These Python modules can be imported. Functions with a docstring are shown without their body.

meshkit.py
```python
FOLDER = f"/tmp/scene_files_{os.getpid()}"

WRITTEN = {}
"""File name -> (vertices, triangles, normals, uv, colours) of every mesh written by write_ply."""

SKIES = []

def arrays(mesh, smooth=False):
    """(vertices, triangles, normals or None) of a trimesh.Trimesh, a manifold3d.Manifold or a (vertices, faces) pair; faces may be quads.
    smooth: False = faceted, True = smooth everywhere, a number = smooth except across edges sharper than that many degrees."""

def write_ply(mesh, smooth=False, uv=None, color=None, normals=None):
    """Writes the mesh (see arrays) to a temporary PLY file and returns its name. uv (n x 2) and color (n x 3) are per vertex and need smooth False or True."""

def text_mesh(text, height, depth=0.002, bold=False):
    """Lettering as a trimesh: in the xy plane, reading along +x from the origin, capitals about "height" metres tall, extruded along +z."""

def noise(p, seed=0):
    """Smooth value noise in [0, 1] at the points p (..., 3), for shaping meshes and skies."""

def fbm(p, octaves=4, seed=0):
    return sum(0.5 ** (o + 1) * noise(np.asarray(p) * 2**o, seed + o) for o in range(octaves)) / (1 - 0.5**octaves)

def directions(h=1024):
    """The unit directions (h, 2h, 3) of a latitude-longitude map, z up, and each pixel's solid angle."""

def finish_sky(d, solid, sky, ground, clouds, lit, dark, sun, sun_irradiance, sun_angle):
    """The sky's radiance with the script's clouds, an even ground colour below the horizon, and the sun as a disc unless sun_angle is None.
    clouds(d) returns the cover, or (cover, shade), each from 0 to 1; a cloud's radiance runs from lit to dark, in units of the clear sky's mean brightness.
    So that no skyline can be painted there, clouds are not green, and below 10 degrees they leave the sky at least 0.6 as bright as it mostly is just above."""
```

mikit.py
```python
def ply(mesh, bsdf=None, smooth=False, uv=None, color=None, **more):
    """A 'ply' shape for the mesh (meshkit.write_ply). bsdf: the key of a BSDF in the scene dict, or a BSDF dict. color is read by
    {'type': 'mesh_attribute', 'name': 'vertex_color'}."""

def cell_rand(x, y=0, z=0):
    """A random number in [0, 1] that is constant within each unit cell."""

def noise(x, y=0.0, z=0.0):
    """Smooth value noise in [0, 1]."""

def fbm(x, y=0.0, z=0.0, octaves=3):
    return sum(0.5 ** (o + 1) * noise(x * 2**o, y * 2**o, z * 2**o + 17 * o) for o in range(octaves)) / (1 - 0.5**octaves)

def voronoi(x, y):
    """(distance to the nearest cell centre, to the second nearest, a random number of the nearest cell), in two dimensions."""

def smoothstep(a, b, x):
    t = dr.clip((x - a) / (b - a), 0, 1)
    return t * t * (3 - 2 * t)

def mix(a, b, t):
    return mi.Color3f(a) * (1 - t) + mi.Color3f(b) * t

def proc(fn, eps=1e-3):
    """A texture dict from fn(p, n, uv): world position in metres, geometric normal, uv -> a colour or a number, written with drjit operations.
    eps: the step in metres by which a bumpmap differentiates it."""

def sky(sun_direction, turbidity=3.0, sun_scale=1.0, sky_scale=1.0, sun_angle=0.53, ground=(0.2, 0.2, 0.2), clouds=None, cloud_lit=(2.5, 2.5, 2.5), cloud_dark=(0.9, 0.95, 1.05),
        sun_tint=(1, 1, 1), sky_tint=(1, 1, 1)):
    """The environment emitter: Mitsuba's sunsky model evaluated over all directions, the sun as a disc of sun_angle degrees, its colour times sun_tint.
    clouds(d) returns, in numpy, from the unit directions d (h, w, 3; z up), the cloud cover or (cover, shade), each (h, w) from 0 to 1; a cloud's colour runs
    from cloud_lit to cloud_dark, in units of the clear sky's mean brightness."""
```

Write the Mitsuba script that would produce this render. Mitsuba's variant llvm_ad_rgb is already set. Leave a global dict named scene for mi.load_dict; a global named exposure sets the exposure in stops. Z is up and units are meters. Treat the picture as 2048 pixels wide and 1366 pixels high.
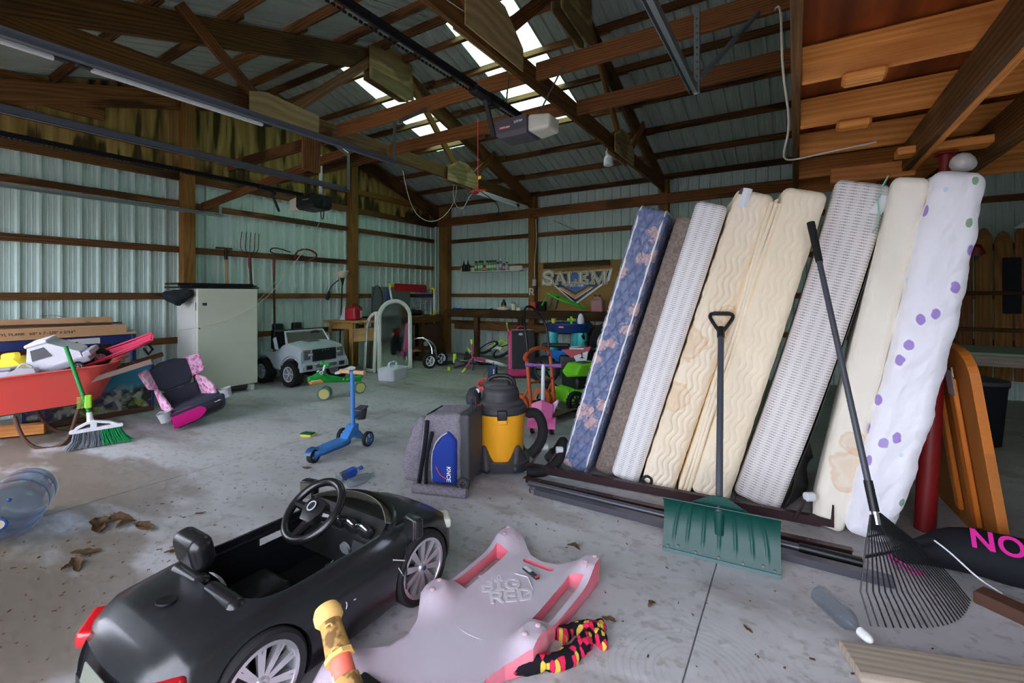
import math, random
import numpy as np, trimesh, manifold3d as mf
import mitsuba as mi, drjit as dr
import mikit
from mikit import proc, noise, fbm, voronoi, cell_rand, smoothstep, mix
from meshkit import text_mesh, fbm as nfbm, noise as nnoise
from shapely.geometry import Polygon, LineString, Point, box as sbox
from shapely import affinity, union_all
ST = mi.ScalarTransform4f
scene, labels = {}, {}
# ---------------------------------------------------------------- camera, sky, exposure
YAW = math.atan2(1588.7 - 1024, 910.)
scene['camera'] = {'type': 'perspective', 'fov': math.degrees(2 * math.atan(1024 / 910.)), 'fov_axis': 'x',
    'principal_point_offset_x': 0.0, 'principal_point_offset_y': (683 - 590) / 1366.,
    'to_world': ST().look_at(origin=[0, 0, 1.28], target=[-math.sin(YAW), math.cos(YAW), 1.28], up=[0, 0, 1]), 'near_clip': 0.02}
scene['sky'] = mikit.sky([-0.35, -0.5, 0.8], turbidity=5.0, sun_scale=0.0, sky_scale=1.0, ground=(0.16, 0.2, 0.14),
    clouds=lambda d: (np.clip(0.75 + 0.5 * (nfbm(d * 3.0, 3, 5) - 0.5), 0, 1), 0.3 + 0 * d[..., 0]), cloud_lit=(1.9, 1.92, 2.2), cloud_dark=(1.2, 1.22, 1.45))
exposure = 5.1
# ---------------------------------------------------------------- helpers
def lin(*c):
    c = np.array(c[0] if len(c) == 1 else c, float) / 255
    return [float(x) for x in np.where(c <= .04045, c / 12.92, ((c + .055) / 1.055) ** 2.4)]
def tex(c): return c if isinstance(c, dict) else {'type': 'rgb', 'value': list(c)}
def M(name, rgb, rough=.5, metal=0., spec=.5, bump=None, **k):
    base = rgb if isinstance(rgb, dict) else tex(lin(rgb))
    b = {'type': 'principled', 'base_color': base, 'roughness': rough, 'metallic': metal, 'specular': spec, **k}
    if bump: b = {'type': 'bumpmap', 'arbitrary': proc(bump[0], bump[2] if len(bump) > 2 else 1e-3), 'scale': bump[1], 'bsdf': b}
    scene['mat_' + name] = {'type': 'twosided', 'bsdf': b}
    return name
def glass(name, rgb=(255, 255, 255), haze=.06, tint=(206, 216, 226)):
    scene['mat_' + name] = {'type': 'blendbsdf', 'weight': haze, 'a': {'type': 'thindielectric', 'int_ior': 1.5, 'specular_transmittance': tex(lin(rgb))}, 'b': {'type': 'twosided', 'bsdf': {'type': 'principled', 'base_color': tex(lin(tint)), 'roughness': .12, 'specular': .9}}}
    return name
def tr(x=0, y=0, z=0): m = np.eye(4); m[:3, 3] = x, y, z; return m
def rot(a, ax='z'):
    return trimesh.transformations.rotation_matrix(math.radians(a), {'x': [1, 0, 0], 'y': [0, 1, 0], 'z': [0, 0, 1]}.get(ax, ax) if isinstance(ax, str) else ax)
def sc(x, y=None, z=None): return np.diag([x, x if y is None else y, x if z is None else z, 1.])
def frame(o, x, z):
    x = np.array(x, float); x /= np.linalg.norm(x); z = np.array(z, float); z -= x * (z @ x); z /= np.linalg.norm(z)
    m = np.eye(4); m[:3, 0] = x; m[:3, 1] = np.cross(z, x); m[:3, 2] = z; m[:3, 3] = o; return m
def TM(v, f): return trimesh.Trimesh(np.asarray(v, float), np.asarray(f, int), process=False)
def join(*ms):
    ms = [m for x in ms for m in (x if isinstance(x, (list, tuple)) else [x])]
    return trimesh.util.concatenate(ms) if len(ms) > 1 else ms[0]
def mv(mesh, *mats):
    m = mesh.copy()
    for t in mats: m.apply_transform(t)
    return m
def at(mesh, x=0, y=0, z=0): return mv(mesh, tr(x, y, z))
def hull(pts): return trimesh.convex.convex_hull(np.asarray(pts, float))
def box(sx, sy, sz, c=(0, 0, 0), b=0.):
    h = np.array([sx, sy, sz]) / 2
    g = np.array([[x, y, z] for x in (-1, 1) for y in (-1, 1) for z in (-1, 1)], float)
    if b <= 0: m = trimesh.creation.box((sx, sy, sz))
    else:
        b = min(b, h.min() * .95)
        m = hull(np.vstack([g * (h - b * (1 - np.eye(3)[k])) for k in range(3)]))
    return at(m, *c)
_ICO = trimesh.creation.icosphere(1).vertices
_ICO2 = trimesh.creation.icosphere(2).vertices
def rbox(sx, sy, sz, r=.01, c=(0, 0, 0), fine=False):
    h = np.maximum(np.array([sx, sy, sz]) / 2 - r, 1e-5); s = _ICO2 if fine else _ICO
    return at(hull(np.vstack([s * r + h * [x, y, z] for x in (-1, 1) for y in (-1, 1) for z in (-1, 1)])), *c)
def ball(r, c=(0, 0, 0), s=(1, 1, 1), n=2): return at(mv(trimesh.creation.icosphere(n, r), np.diag([*s, 1.])), *c)
def spheres(ps): return hull(np.vstack([_ICO * p[3] + np.array(p[:3]) for p in ps]))
def lathe(prof, n=32, c=(0, 0, 0), ax='z', cap=True):
    prof = np.asarray(prof, float); k = len(prof); a = np.arange(n) * 2 * np.pi / n
    v = np.stack([np.outer(np.cos(a), prof[:, 0]), np.outer(np.sin(a), prof[:, 0]), np.tile(prof[:, 1], (n, 1))], -1).reshape(-1, 3)
    i, j = np.meshgrid(np.arange(n), np.arange(k - 1), indexing='ij'); i2 = (i + 1) % n
    q = np.stack([i * k + j, i2 * k + j, i2 * k + j + 1, i * k + j + 1], -1).reshape(-1, 4)
    f = [q[:, [0, 1, 2]], q[:, [0, 2, 3]]]
    if cap:
        for e, s in ((0, 0), (k - 1, 1)):
            if prof[e, 0] > 1e-6:
                v = np.vstack([v, [[0, 0, prof[e, 1]]]]); ii = np.arange(n); t = np.stack([ii * k + e, (ii + 1) % n * k + e, 0 * ii + len(v) - 1], 1)
                f.append(t if s else t[:, ::-1])
    m = TM(v, np.vstack(f)); m.update_faces(m.nondegenerate_faces())
    if ax == 'x': m.apply_transform(rot(90, 'y'))
    if ax == 'y': m.apply_transform(rot(-90, 'x'))
    return at(m, *c)
def cyl(r, h, c=(0, 0, 0), ax='z', n=24, r2=None, b=0.):
    r2 = r if r2 is None else r2
    p = [(r - b, -h / 2), (r, -h / 2 + b), (r2, h / 2 - b), (r2 - b, h / 2)] if b else [(r, -h / 2), (r2, h / 2)]
    return lathe(p, n, c, ax)
def tube(pts, r=.01, n=10, closed=False, smooth=0):
    P = np.asarray(pts, float)
    if smooth: P = spline(P, smooth, closed)
    k = len(P); R = np.broadcast_to(np.asarray(r, float), (k,)) if np.ndim(r) == 0 or len(r) == k else np.interp(np.linspace(0, 1, k), np.linspace(0, 1, len(r)), r)
    t = np.roll(P, -1, 0) - np.roll(P, 1, 0) if closed else np.gradient(P, axis=0)
    t /= np.linalg.norm(t, axis=1, keepdims=True) + 1e-12
    u = np.cross(t[0], [0, 0, 1] if abs(t[0][2]) < .9 else [1, 0, 0]); u /= np.linalg.norm(u); a = np.arange(n) * 2 * np.pi / n; rings = []
    for i in range(k):
        u = u - t[i] * (u @ t[i]); u /= np.linalg.norm(u) + 1e-12; w = np.cross(t[i], u)
        rings.append(P[i] + R[i] * (np.cos(a)[:, None] * u + np.sin(a)[:, None] * w))
    return loft(rings, closed)
def spline(P, n=6, closed=False):
    from scipy.interpolate import CubicSpline
    P = np.asarray(P, float)
    if closed: P = np.vstack([P, P[:1]])
    d = np.r_[0, np.cumsum(np.maximum(np.linalg.norm(np.diff(P, axis=0), axis=1), 1e-6) ** .7)]
    s = CubicSpline(d, P, bc_type='periodic' if closed else 'natural')
    x = np.linspace(0, d[-1], (len(P) - 1) * n + 1)
    return s(x)[:-1] if closed else s(x)
def loft(rings, closed=False, cap=True):
    rings = [np.asarray(r, float) for r in rings]; n = len(rings[0]); k = len(rings); v = np.vstack(rings); f = []
    for i in range(k if closed else k - 1):
        a, b = i * n, (i + 1) % k * n; j = np.arange(n); j2 = (j + 1) % n
        f += [np.stack([a + j, a + j2, b + j2], 1), np.stack([a + j, b + j2, b + j], 1)]
    if cap and not closed:
        for e, s in ((0, 1), (k - 1, 0)):
            v = np.vstack([v, rings[e].mean(0)[None]]); j = np.arange(n); t = np.stack([e * n + j, e * n + (j + 1) % n, 0 * j + len(v) - 1], 1)
            f.append(t[:, ::-1] if s else t)
    m = TM(v, np.vstack(f))
    m.update_faces(m.nondegenerate_faces())
    if m.volume < 0: m.invert()
    return m
def prism(poly, d, c=(0, 0, 0), m=None):
    p = poly if hasattr(poly, 'geom_type') else Polygon(poly)
    g = join([trimesh.creation.extrude_polygon(q, d, engine='earcut') for q in getattr(p, 'geoms', [p]) if q.area > 1e-9])
    if m is not None: g.apply_transform(m)
    return at(g, *c)
UPX = np.array([[0, 0, 1, 0], [1, 0, 0, 0], [0, 1, 0, 0], [0, 0, 0, 1.]])   # prism xy -> yz plane, extruded along x
UPY = np.array([[1, 0, 0, 0], [0, 0, -1, 0], [0, 1, 0, 0], [0, 0, 0, 1.]])  # prism xy -> xz plane, extruded along -y
def grid(fn, nu, nv, closed_u=False):
    u, v = np.meshgrid(np.linspace(0, 1, nu + (closed_u))[:nu], np.linspace(0, 1, nv), indexing='ij')
    p = np.stack(np.broadcast_arrays(*fn(u, v)), -1).reshape(-1, 3)
    i, j = np.meshgrid(np.arange(nu if closed_u else nu - 1), np.arange(nv - 1), indexing='ij'); i2 = (i + 1) % nu
    q = np.stack([i * nv + j, i2 * nv + j, i2 * nv + j + 1, i * nv + j + 1], -1).reshape(-1, 4)
    return TM(p, np.vstack([q[:, [0, 1, 2]], q[:, [0, 2, 3]]]))
def gridsolid(fn, nu, nv, th):
    m = grid(fn, nu, nv); n = m.vertex_normals; v = np.vstack([m.vertices, m.vertices - n * th]); k = len(m.vertices)
    b = [i * nv for i in range(nu)] + [(nu - 1) * nv + j for j in range(1, nv)] + [i * nv + nv - 1 for i in range(nu - 2, -1, -1)] + [j for j in range(nv - 2, 0, -1)]
    s = []
    for a, c in zip(b, b[1:] + b[:1]): s += [[a, c, c + k], [a, c + k, a + k]]
    return TM(v, np.vstack([m.faces, m.faces[:, ::-1] + k, np.array(s)[:, ::-1]]))
def rrect(w, h, r, n=5, c=(0, 0)):
    a = np.linspace(0, np.pi / 2, n); o = []
    for k, (sx, sy) in enumerate(((1, 1), (-1, 1), (-1, -1), (1, -1))):
        o.append(np.stack([c[0] + sx * (w / 2 - r) + r * np.cos(a + k * np.pi / 2), c[1] + sy * (h / 2 - r) + r * np.sin(a + k * np.pi / 2)], 1))
    return np.vstack(o)
def torus(R, r, n=32, k=10, c=(0, 0, 0), ax='z', s=1.):
    a = np.arange(k) * 2 * np.pi / k
    return lathe(np.stack([R + r * np.cos(np.r_[a, 0]), s * r * np.sin(np.r_[a, 0])], 1), n, c, ax, cap=False)
def lumpy(m, amp, freq, seed=0):
    m = m.copy(); m.vertices = m.vertices + m.vertex_normals * ((nfbm(np.asarray(m.vertices) * freq, 3, seed) - .5) * 2 * amp)[:, None]; return m
def fine(m, l): 
    v, f = trimesh.remesh.subdivide_to_size(m.vertices, m.faces, l, max_iter=12); m = trimesh.Trimesh(v, f); m.merge_vertices(); return m
def body(bones, l=.012, it=10):
    """bones: pairs of (x,y,z,r); one continuous smoothed skin"""
    m = None
    for a, b in bones:
        h = hull(np.vstack([_ICO2 * a[3] + np.array(a[:3]), _ICO2 * b[3] + np.array(b[:3])])) if a is not b else ball(a[3], a[:3])
        k = mf.Manifold(mf.Mesh(np.asarray(h.vertices, np.float32), np.asarray(h.faces, np.uint32)))
        m = k if m is None else m + k
    m = m.refine_to_length(l).to_mesh(); t = trimesh.Trimesh(m.vert_properties[:, :3], m.tri_verts)
    trimesh.smoothing.filter_taubin(t, iterations=it); return t
def diff(a, *bs):
    f = lambda h: mf.Manifold(mf.Mesh(np.asarray(h.vertices, np.float32), np.asarray(h.faces, np.uint32)))
    a = f(trimesh.Trimesh(a.vertices, a.faces))
    for b in bs: a = a - f(trimesh.Trimesh(b.vertices, b.faces))
    m = a.to_mesh(); return trimesh.Trimesh(m.vert_properties[:, :3], m.tri_verts, process=False)
# ---- scene entries
def numbered(name, pool):
    if name not in pool: return name
    k = 1
    while f'{name}_{k:03d}' in pool: k += 1
    return f'{name}_{k:03d}'
USED = set()
class Th:
    """One thing: parts are added under its key; m places it (baked into the vertices)."""
    def __init__(s, name, label=None, cat=None, m=None, group=None, kind=None):
        s.key = numbered(name, USED); USED.add(s.key); s.m = np.eye(4) if m is None else m; s.log = []
        if label or kind:
            labels[s.key] = {k: v for k, v in (('label', label), ('category', cat), ('group', group), ('kind', kind)) if v}
    def p(s, part, mesh, mat, smooth=35, of=None, uv=None, label=None, kind=None, m=None, em=None):
        base = (of or s.key) + ('__' + part if part else '')
        key = numbered(base, USED | {s.key}) if part else base
        USED.add(key)
        mesh = mv(mesh, *( [m] if m is not None else []), s.m)
        more = {'emitter': em} if em else {}
        if uv is not None: smooth = True if smooth is True else False
        scene[key] = mikit.ply(mesh, 'mat_' + mat, smooth, uv=uv, **more)
        if label or kind: labels.setdefault(key, {}).update({k: v for k, v in (('label', label), ('kind', kind)) if v})
        return key
def single(name, mesh, mat, label, cat, m=None, group=None, smooth=35, uv=None, kind=None):
    t = Th(name, label, cat, m, group, kind); t.p('', mesh, mat, smooth, uv=uv); return t
# ---- boards: 24 vertices, uv = (metres along the grain, metres across + 8 * board number)
_bn = [0]
def board(p0, p1, w, h, up=(0, 0, 1), ext=0., b=0.004):
    """a board from p0 to p1 (centre line), w across, h along up; returns mesh, uv"""
    p0, p1 = np.array(p0, float), np.array(p1, float); L = np.linalg.norm(p1 - p0) + 2 * ext
    m = frame((p0 + p1) / 2, p1 - p0, up); _bn[0] += 1; n = _bn[0]
    g = box(L, w, h, b=b); V, F, U = [], [], []
    for tri, nn in zip(g.faces, g.face_normals):
        v = g.vertices[tri]; k = int(np.argmax(np.abs(nn)))
        across = v[:, 1] if k == 2 else v[:, 2] + .3 if k == 1 else v[:, 1] + .6
        along = v[:, 0] if k else v[:, 2]
        U.append(np.stack([along + n * 3.7, across * (1 if k else 1) + 8 * (n % 64) + 4 + (2 if k == 0 else 0)], 1)); F.append(np.arange(3) + len(V) * 3); V.append(v)
    M_ = TM(np.vstack(V), np.array(F)); M_.apply_transform(m); return M_, np.vstack(U)
def bd(t, part, p0, p1, w, h, mat, up=(0, 0, 1), of=None, label=None, b=0.004):
    me, uv = board(p0, p1, w, h, up, b=b); return t.p(part, me, mat, False, of=of, uv=uv, label=label)
def joinuv(*bs): return join([x[0] for x in bs]), np.vstack([x[1] for x in bs])
# ---------------------------------------------------------------- materials
def wood_fn(dark, light, stain=(.02, .015, .01), amount=.5, ring=34., spread=.5):
    dark, light, stain = lin(dark), lin(light), lin(stain)
    def f(p, n, uv):
        u, v = uv.x, uv.y; k = dr.floor(v / 8)
        r = cell_rand(k, 3, 7)
        w = v * ring + 2.2 * fbm(u * .55 + r * 40, v * 5., k, 2) * 3.
        g = dr.abs(w - dr.floor(w) - .5) * 2
        fine = noise(u * 6., v * 260., k)
        t = dr.clip(.2 + .5 * g + .35 * (fine - .5) + spread * (r - .5), 0, 1)
        s = smoothstep(.5, .72, fbm(u * 1.6, v * 6., k + 5, 3) + .25 * (cell_rand(k, 8, 1) - .5)) * amount
        return mix(mix(dark, light, t), stain, s)
    return f
M('old_wood', proc(wood_fn((66, 42, 22), (142, 96, 54), (26, 17, 10), .7)), .75, spec=.25)
M('brace_wood', proc(wood_fn((84, 48, 22), (152, 97, 52), (52, 28, 14), .5)), .65, spec=.3)
M('post_wood', proc(wood_fn((98, 66, 28), (150, 106, 54), (78, 52, 22), .4, 20, .2)), .7, spec=.25)
M('joist_wood', proc(wood_fn((170, 96, 34), (222, 150, 74), (150, 84, 34), .5, 26, .25)), .55, spec=.35)
M('pale_wood', proc(wood_fn((138, 124, 108), (176, 164, 148), (108, 94, 78), .5)), .7, spec=.3)
M('beam_wood', proc(wood_fn((70, 46, 22), (126, 88, 46), (44, 28, 14), .5)), .7, spec=.25)
M('headboard_wood', proc(wood_fn((168, 88, 22), (214, 124, 36), (150, 74, 20), .3, 30, .1)), .3, spec=.5, clearcoat=.4)
def ply_fn(a, b, mould, amt):
    a, b, mould = lin(a), lin(b), lin(mould)
    def f(p, n, uv):
        k = dr.floor(uv.y / 8)
        w = uv.y * 9 + 3.4 * fbm(uv.x * 1.1 + k * 3, uv.y * 3.2, k, 3); g = dr.abs(w - dr.floor(w) - .5) * 2
        t = dr.clip(.15 + .6 * g + .3 * (noise(uv.x * 5, uv.y * 90, k) - .5), 0, 1)
        return mix(mix(a, b, t), mould, smoothstep(.46, .6, fbm(uv.x * 2.6, uv.y * 4.5, k + 9, 4)) * amt)
    return f
M('loft_plywood', proc(ply_fn((84, 34, 10), (150, 72, 26), (70, 30, 10), .3)), .7, spec=.25)
M('gusset_plywood', proc(ply_fn((138, 114, 72), (178, 152, 106), (66, 50, 26), .5)), .75, spec=.2)
def mould_fn(p, n, uv):
    k = dr.floor(p.y / 1.22 + .25)
    w = p.y * 7 + 2.5 * fbm(p.y * 2., p.z * .8 + k * 5, k, 3); g = dr.abs(w - dr.floor(w) - .5) * 2
    c = mix(lin(122, 98, 50), lin(172, 144, 86), dr.clip(.2 + .6 * g + .4 * (noise(p.y * 70, p.z * 3) - .5), 0, 1))
    drip = fbm(p.y * 9, p.z * 1.1, k, 3) + .35 * fbm(p.y * 1.7, p.z * 1.2, 3, 2)
    edge = smoothstep(.35, .0, dr.abs(p.z - 2.9)) * .22
    return mix(c, lin(22, 20, 12), smoothstep(.72, .92, drip + edge) * .85)
M('mouldy_plywood', proc(mould_fn), .85, spec=.15)
def floor_fn(p, n, uv):
    x, y = p.x, p.y
    c = mix(lin(160, 157, 158), lin(186, 183, 184), fbm(x * 1.6, y * 2.6, 0, 4))
    c = mix(c, lin(134, 130, 124), smoothstep(.48, .72, fbm(x * .9 + 9, y * 2.2, 4, 5)) * .45)
    c = mix(c, lin(132, 132, 112), smoothstep(3.2, 5.6, y) * .6)
    near = smoothstep(1.9, .5, y + .25 * (x + 3.0)) * smoothstep(-1.2, -2.4, x)
    dirt = smoothstep(.40, .66, fbm(x * 1.7 + 30, y * 4.2, 2, 5) + .34 * near - .14)
    c = mix(c, lin(98, 82, 60), dirt * (.35 + .45 * near))
    c = mix(c, lin(112, 100, 88), smoothstep(.56, .8, fbm(x * 30, y * 36, 3, 4)) * .35)
    d = dr.sqrt(dr.square(x + .3) + dr.square(y - 1.62)); sw = d * 40 + .6 * noise(x * 9, y * 9)
    c = mix(c, lin(128, 125, 126), smoothstep(.5, .95, dr.abs(sw - dr.floor(sw) - .5) * 2) * .18 * smoothstep(.42, .2, d) * smoothstep(.05, .12, d))
    return c
M('concrete', proc(floor_fn), .62, spec=.35, bump=(lambda p, n, uv: fbm(p.x * 24, p.y * 24, 0, 3), .004))
def steel_fn(p, n, uv):
    c = mix(lin(176, 196, 186), lin(192, 208, 198), noise(p.x * 1.3 + 5, p.y * 1.3, p.z * .7))
    return mix(c, lin(120, 128, 112), smoothstep(.6, .85, fbm(p.x * 3, p.y * 3, p.z * .5, 3)) * .1)
M('wall_steel', proc(steel_fn), .42, spec=.5)
M('roof_steel', proc(lambda p, n, uv: mix(lin(150, 160, 152), lin(168, 176, 166), fbm(p.x * 2, p.y * 1.3, 0, 3))), .45, spec=.45)
M('galvanised', (142, 152, 152), .38, .7)
M('galvanised_dark', (108, 112, 122), .4, .6)
M('black_steel', (26, 26, 28), .4, .3)
M('black_plastic', (24, 24, 26), .42)
M('black_rubber', (30, 29, 30), .8, spec=.3)
M('dusty_black', (44, 44, 48), .6)
M('dark_grey', (62, 62, 66), .6)
M('mid_grey', (112, 112, 116), .55)
M('light_grey', (168, 170, 172), .5)
M('white_plastic', (222, 222, 224), .4)
M('off_white', (214, 208, 196), .5)
M('chrome', (210, 212, 214), .18, 1.)
M('cable_white', (214, 206, 188), .5)
M('red_plastic', (200, 34, 36), .4)
M('yellow_plastic', (232, 206, 40), .4)
M('blue_plastic', (34, 74, 176), .4)
M('dark_red_steel', (120, 22, 24), .45, spec=.5)
M('cardboard', (176, 138, 98), .8, spec=.2)
M('rust_brown', (84, 54, 40), .7, .2)
scene['mat_skylight_panel'] = {'type': 'principledthin', 'base_color': {'type': 'rgb', 'value': [.74, .97, .82]}, 'diff_trans': 1.7, 'roughness': .5, 'spec_trans': 0.0}
# ---------------------------------------------------------------- the building (x along the back wall, y into the depth, z up)
XL, YB, XR, YF = -6.9, 7.92, 3.2, -.5
ridge_y, ridge_z, slope = 4.08, 4.44, .305
def rz_(y): return ridge_z - slope * abs(y - ridge_y)
S = lambda name: Th(name, kind='structure')
g = S('floor'); g.p('', box(XR - XL + .6, YB - YF + .6, .1, ((XL + XR) / 2, (YB + YF) / 2, -.065)), 'concrete')
for x0, x1 in ((XL - .1, -3.695), (-3.69, -.317), (-.312, XR)):
    for y0, y1 in ((YF - .2, 5.896), (5.904, YB + .1)):
        g.p('slab', box(x1 - x0, y1 - y0, .06, ((x0 + x1) / 2, (y0 + y1) / 2, -.03), .002), 'concrete')
S('ground_outside').p('', box(60, 40, .1, (-2, -20.75, -.12)), 'concrete')
# ribbed steel sheet: profile along s with a rib every 0.163 m
def ribbed(L, h, pitch=.163, depth=.028, lap=True):
    xs, zs = [], []
    n = int(round(L / pitch))
    for i in range(n):
        o = i * pitch
        for a, z in ((0, 0), (.014, depth), (.034, depth), (.048, 0), (.084, 0), (.088, .003), (.094, .003), (.098, 0), (.124, 0), (.128, .003), (.134, .003), (.138, 0)):
            xs.append(o + a); zs.append(z)
    xs.append(L); zs.append(0)
    xs, zs = np.array(xs), np.array(zs)
    k = len(xs); v = np.vstack([np.stack([xs, 0 * xs, zs], 1), np.stack([xs, 0 * xs + h, zs], 1)])
    j = np.arange(k - 1); f = np.vstack([np.stack([j, j + 1, j + 1 + k], 1), np.stack([j, j + 1 + k, j + k], 1)])
    return TM(v, f)
P_ = .163 * 6
def wallpanels(t, s0, s1, h, place, mat='wall_steel'):
    s = s0
    while s < s1 - .05:
        L = min(P_ + .03, s1 - s); t.p('steel_panel', mv(ribbed(L, h), place(s)), mat, False); s += P_
# left wall
wl = S('wall_left')
wallpanels(wl, YF, YB, 2.95, lambda s: frame((XL, s, 0), (0, 1, 0), (1, 0, 0)))
wl.p('gable_sheet', prism([(YF, 2.9), (YB, 2.9), (YB, rz_(YB)), (ridge_y, ridge_z), (YF, rz_(YF))], .008, (XL - .01, 0, 0), UPX), 'wall_steel', False)
y = 1.45 - 1.22 * 2
for i in range(8):
    a, b_ = max(YF, y), min(YB, y + 1.216)
    za, zb = rz_(a), rz_(b_); pts = [(a, 2.82), (b_, 2.82), (b_, zb)] + ([(ridge_y, ridge_z)] if a < ridge_y < b_ else []) + [(a, za)]
    wl.p('plywood_panel', prism([(p[0], p[1] - (.015 if k > 1 else 0)) for k, p in enumerate(pts)], .012, (XL + .02, 0, 0), UPX), 'mouldy_plywood'); y += 1.22
bays = ((YF, 2.76), (2.905, 5.405), (5.54, 7.72))
for z in (2.476, 1.876, 1.266, .69):
    for a, b_ in bays: bd(wl, 'girt', (XL + .04, a, z), (XL + .04, b_, z), .04, .08, 'old_wood')
for a, b_ in bays:
    bd(wl, 'ledger', (XL + .05, a, 2.83), (XL + .05, b_, 2.83), .05, .1, 'old_wood')
    bd(wl, 'ledger', (XL + .05, a, 3.18), (XL + .05, b_, 3.17), .05, .1, 'brace_wood' if a < 3 else 'post_wood')
bd(wl, 'gable_board', (XL + .06, YF, 3.44), (XL + .06, 2.0, 3.44), .05, .26, 'old_wood')
for a in (2.763, 5.407): bd(wl, 'post', (-6.79, a + .07, 0), (-6.79, a + .07, rz_(a + .07) - .25), .14, .14, 'post_wood', (0, 1, 0))
bd(wl, 'post', (-6.6, 7.81, 0), (-6.6, 7.81, 3.22), .14, .24, 'post_wood', (1, 0, 0))
for sgn in (-1, 1): bd(wl, 'rafter', (-6.81, ridge_y + sgn * .02, ridge_z - .22), (-6.81, ridge_y + sgn * 4., ridge_z - .22 - slope * 4), .05, .24, 'old_wood', (0, 0, 1))
# back wall
wb = S('wall_back')
s = XL
while s < XR - .05:
    L = min(P_ + .03, XR - s); wb.p('steel_panel', mv(ribbed(L, 3.3), np.array([[1, 0, 0, s], [0, 0, -1, YB], [0, 1, 0, 0], [0, 0, 0, 1.]])), 'wall_steel', False); s += P_
cols = [-6.72, -4.36, -1.845, .7, 3.1]
for x in cols[1:]: bd(wb, 'post', (x, 7.81, 0), (x, 7.81, 3.2), .14, .14, 'post_wood', (0, 1, 0))
for z in (2.46, 1.868, 1.27, .69):
    for a, b_ in zip(cols, cols[1:]): bd(wb, 'girt', (a + .07, YB - .04, z), (b_ - .07, YB - .04, z), .04, .08, 'brace_wood')
for a, b_ in ((-6.72, -4.37), (-4.37, -1.75), (-1.75, .8), (.8, 3.1)): bd(wb, 'header', (a, 7.715, 2.87), (b_, 7.715, 2.87), .05, .17, 'brace_wood')
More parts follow.
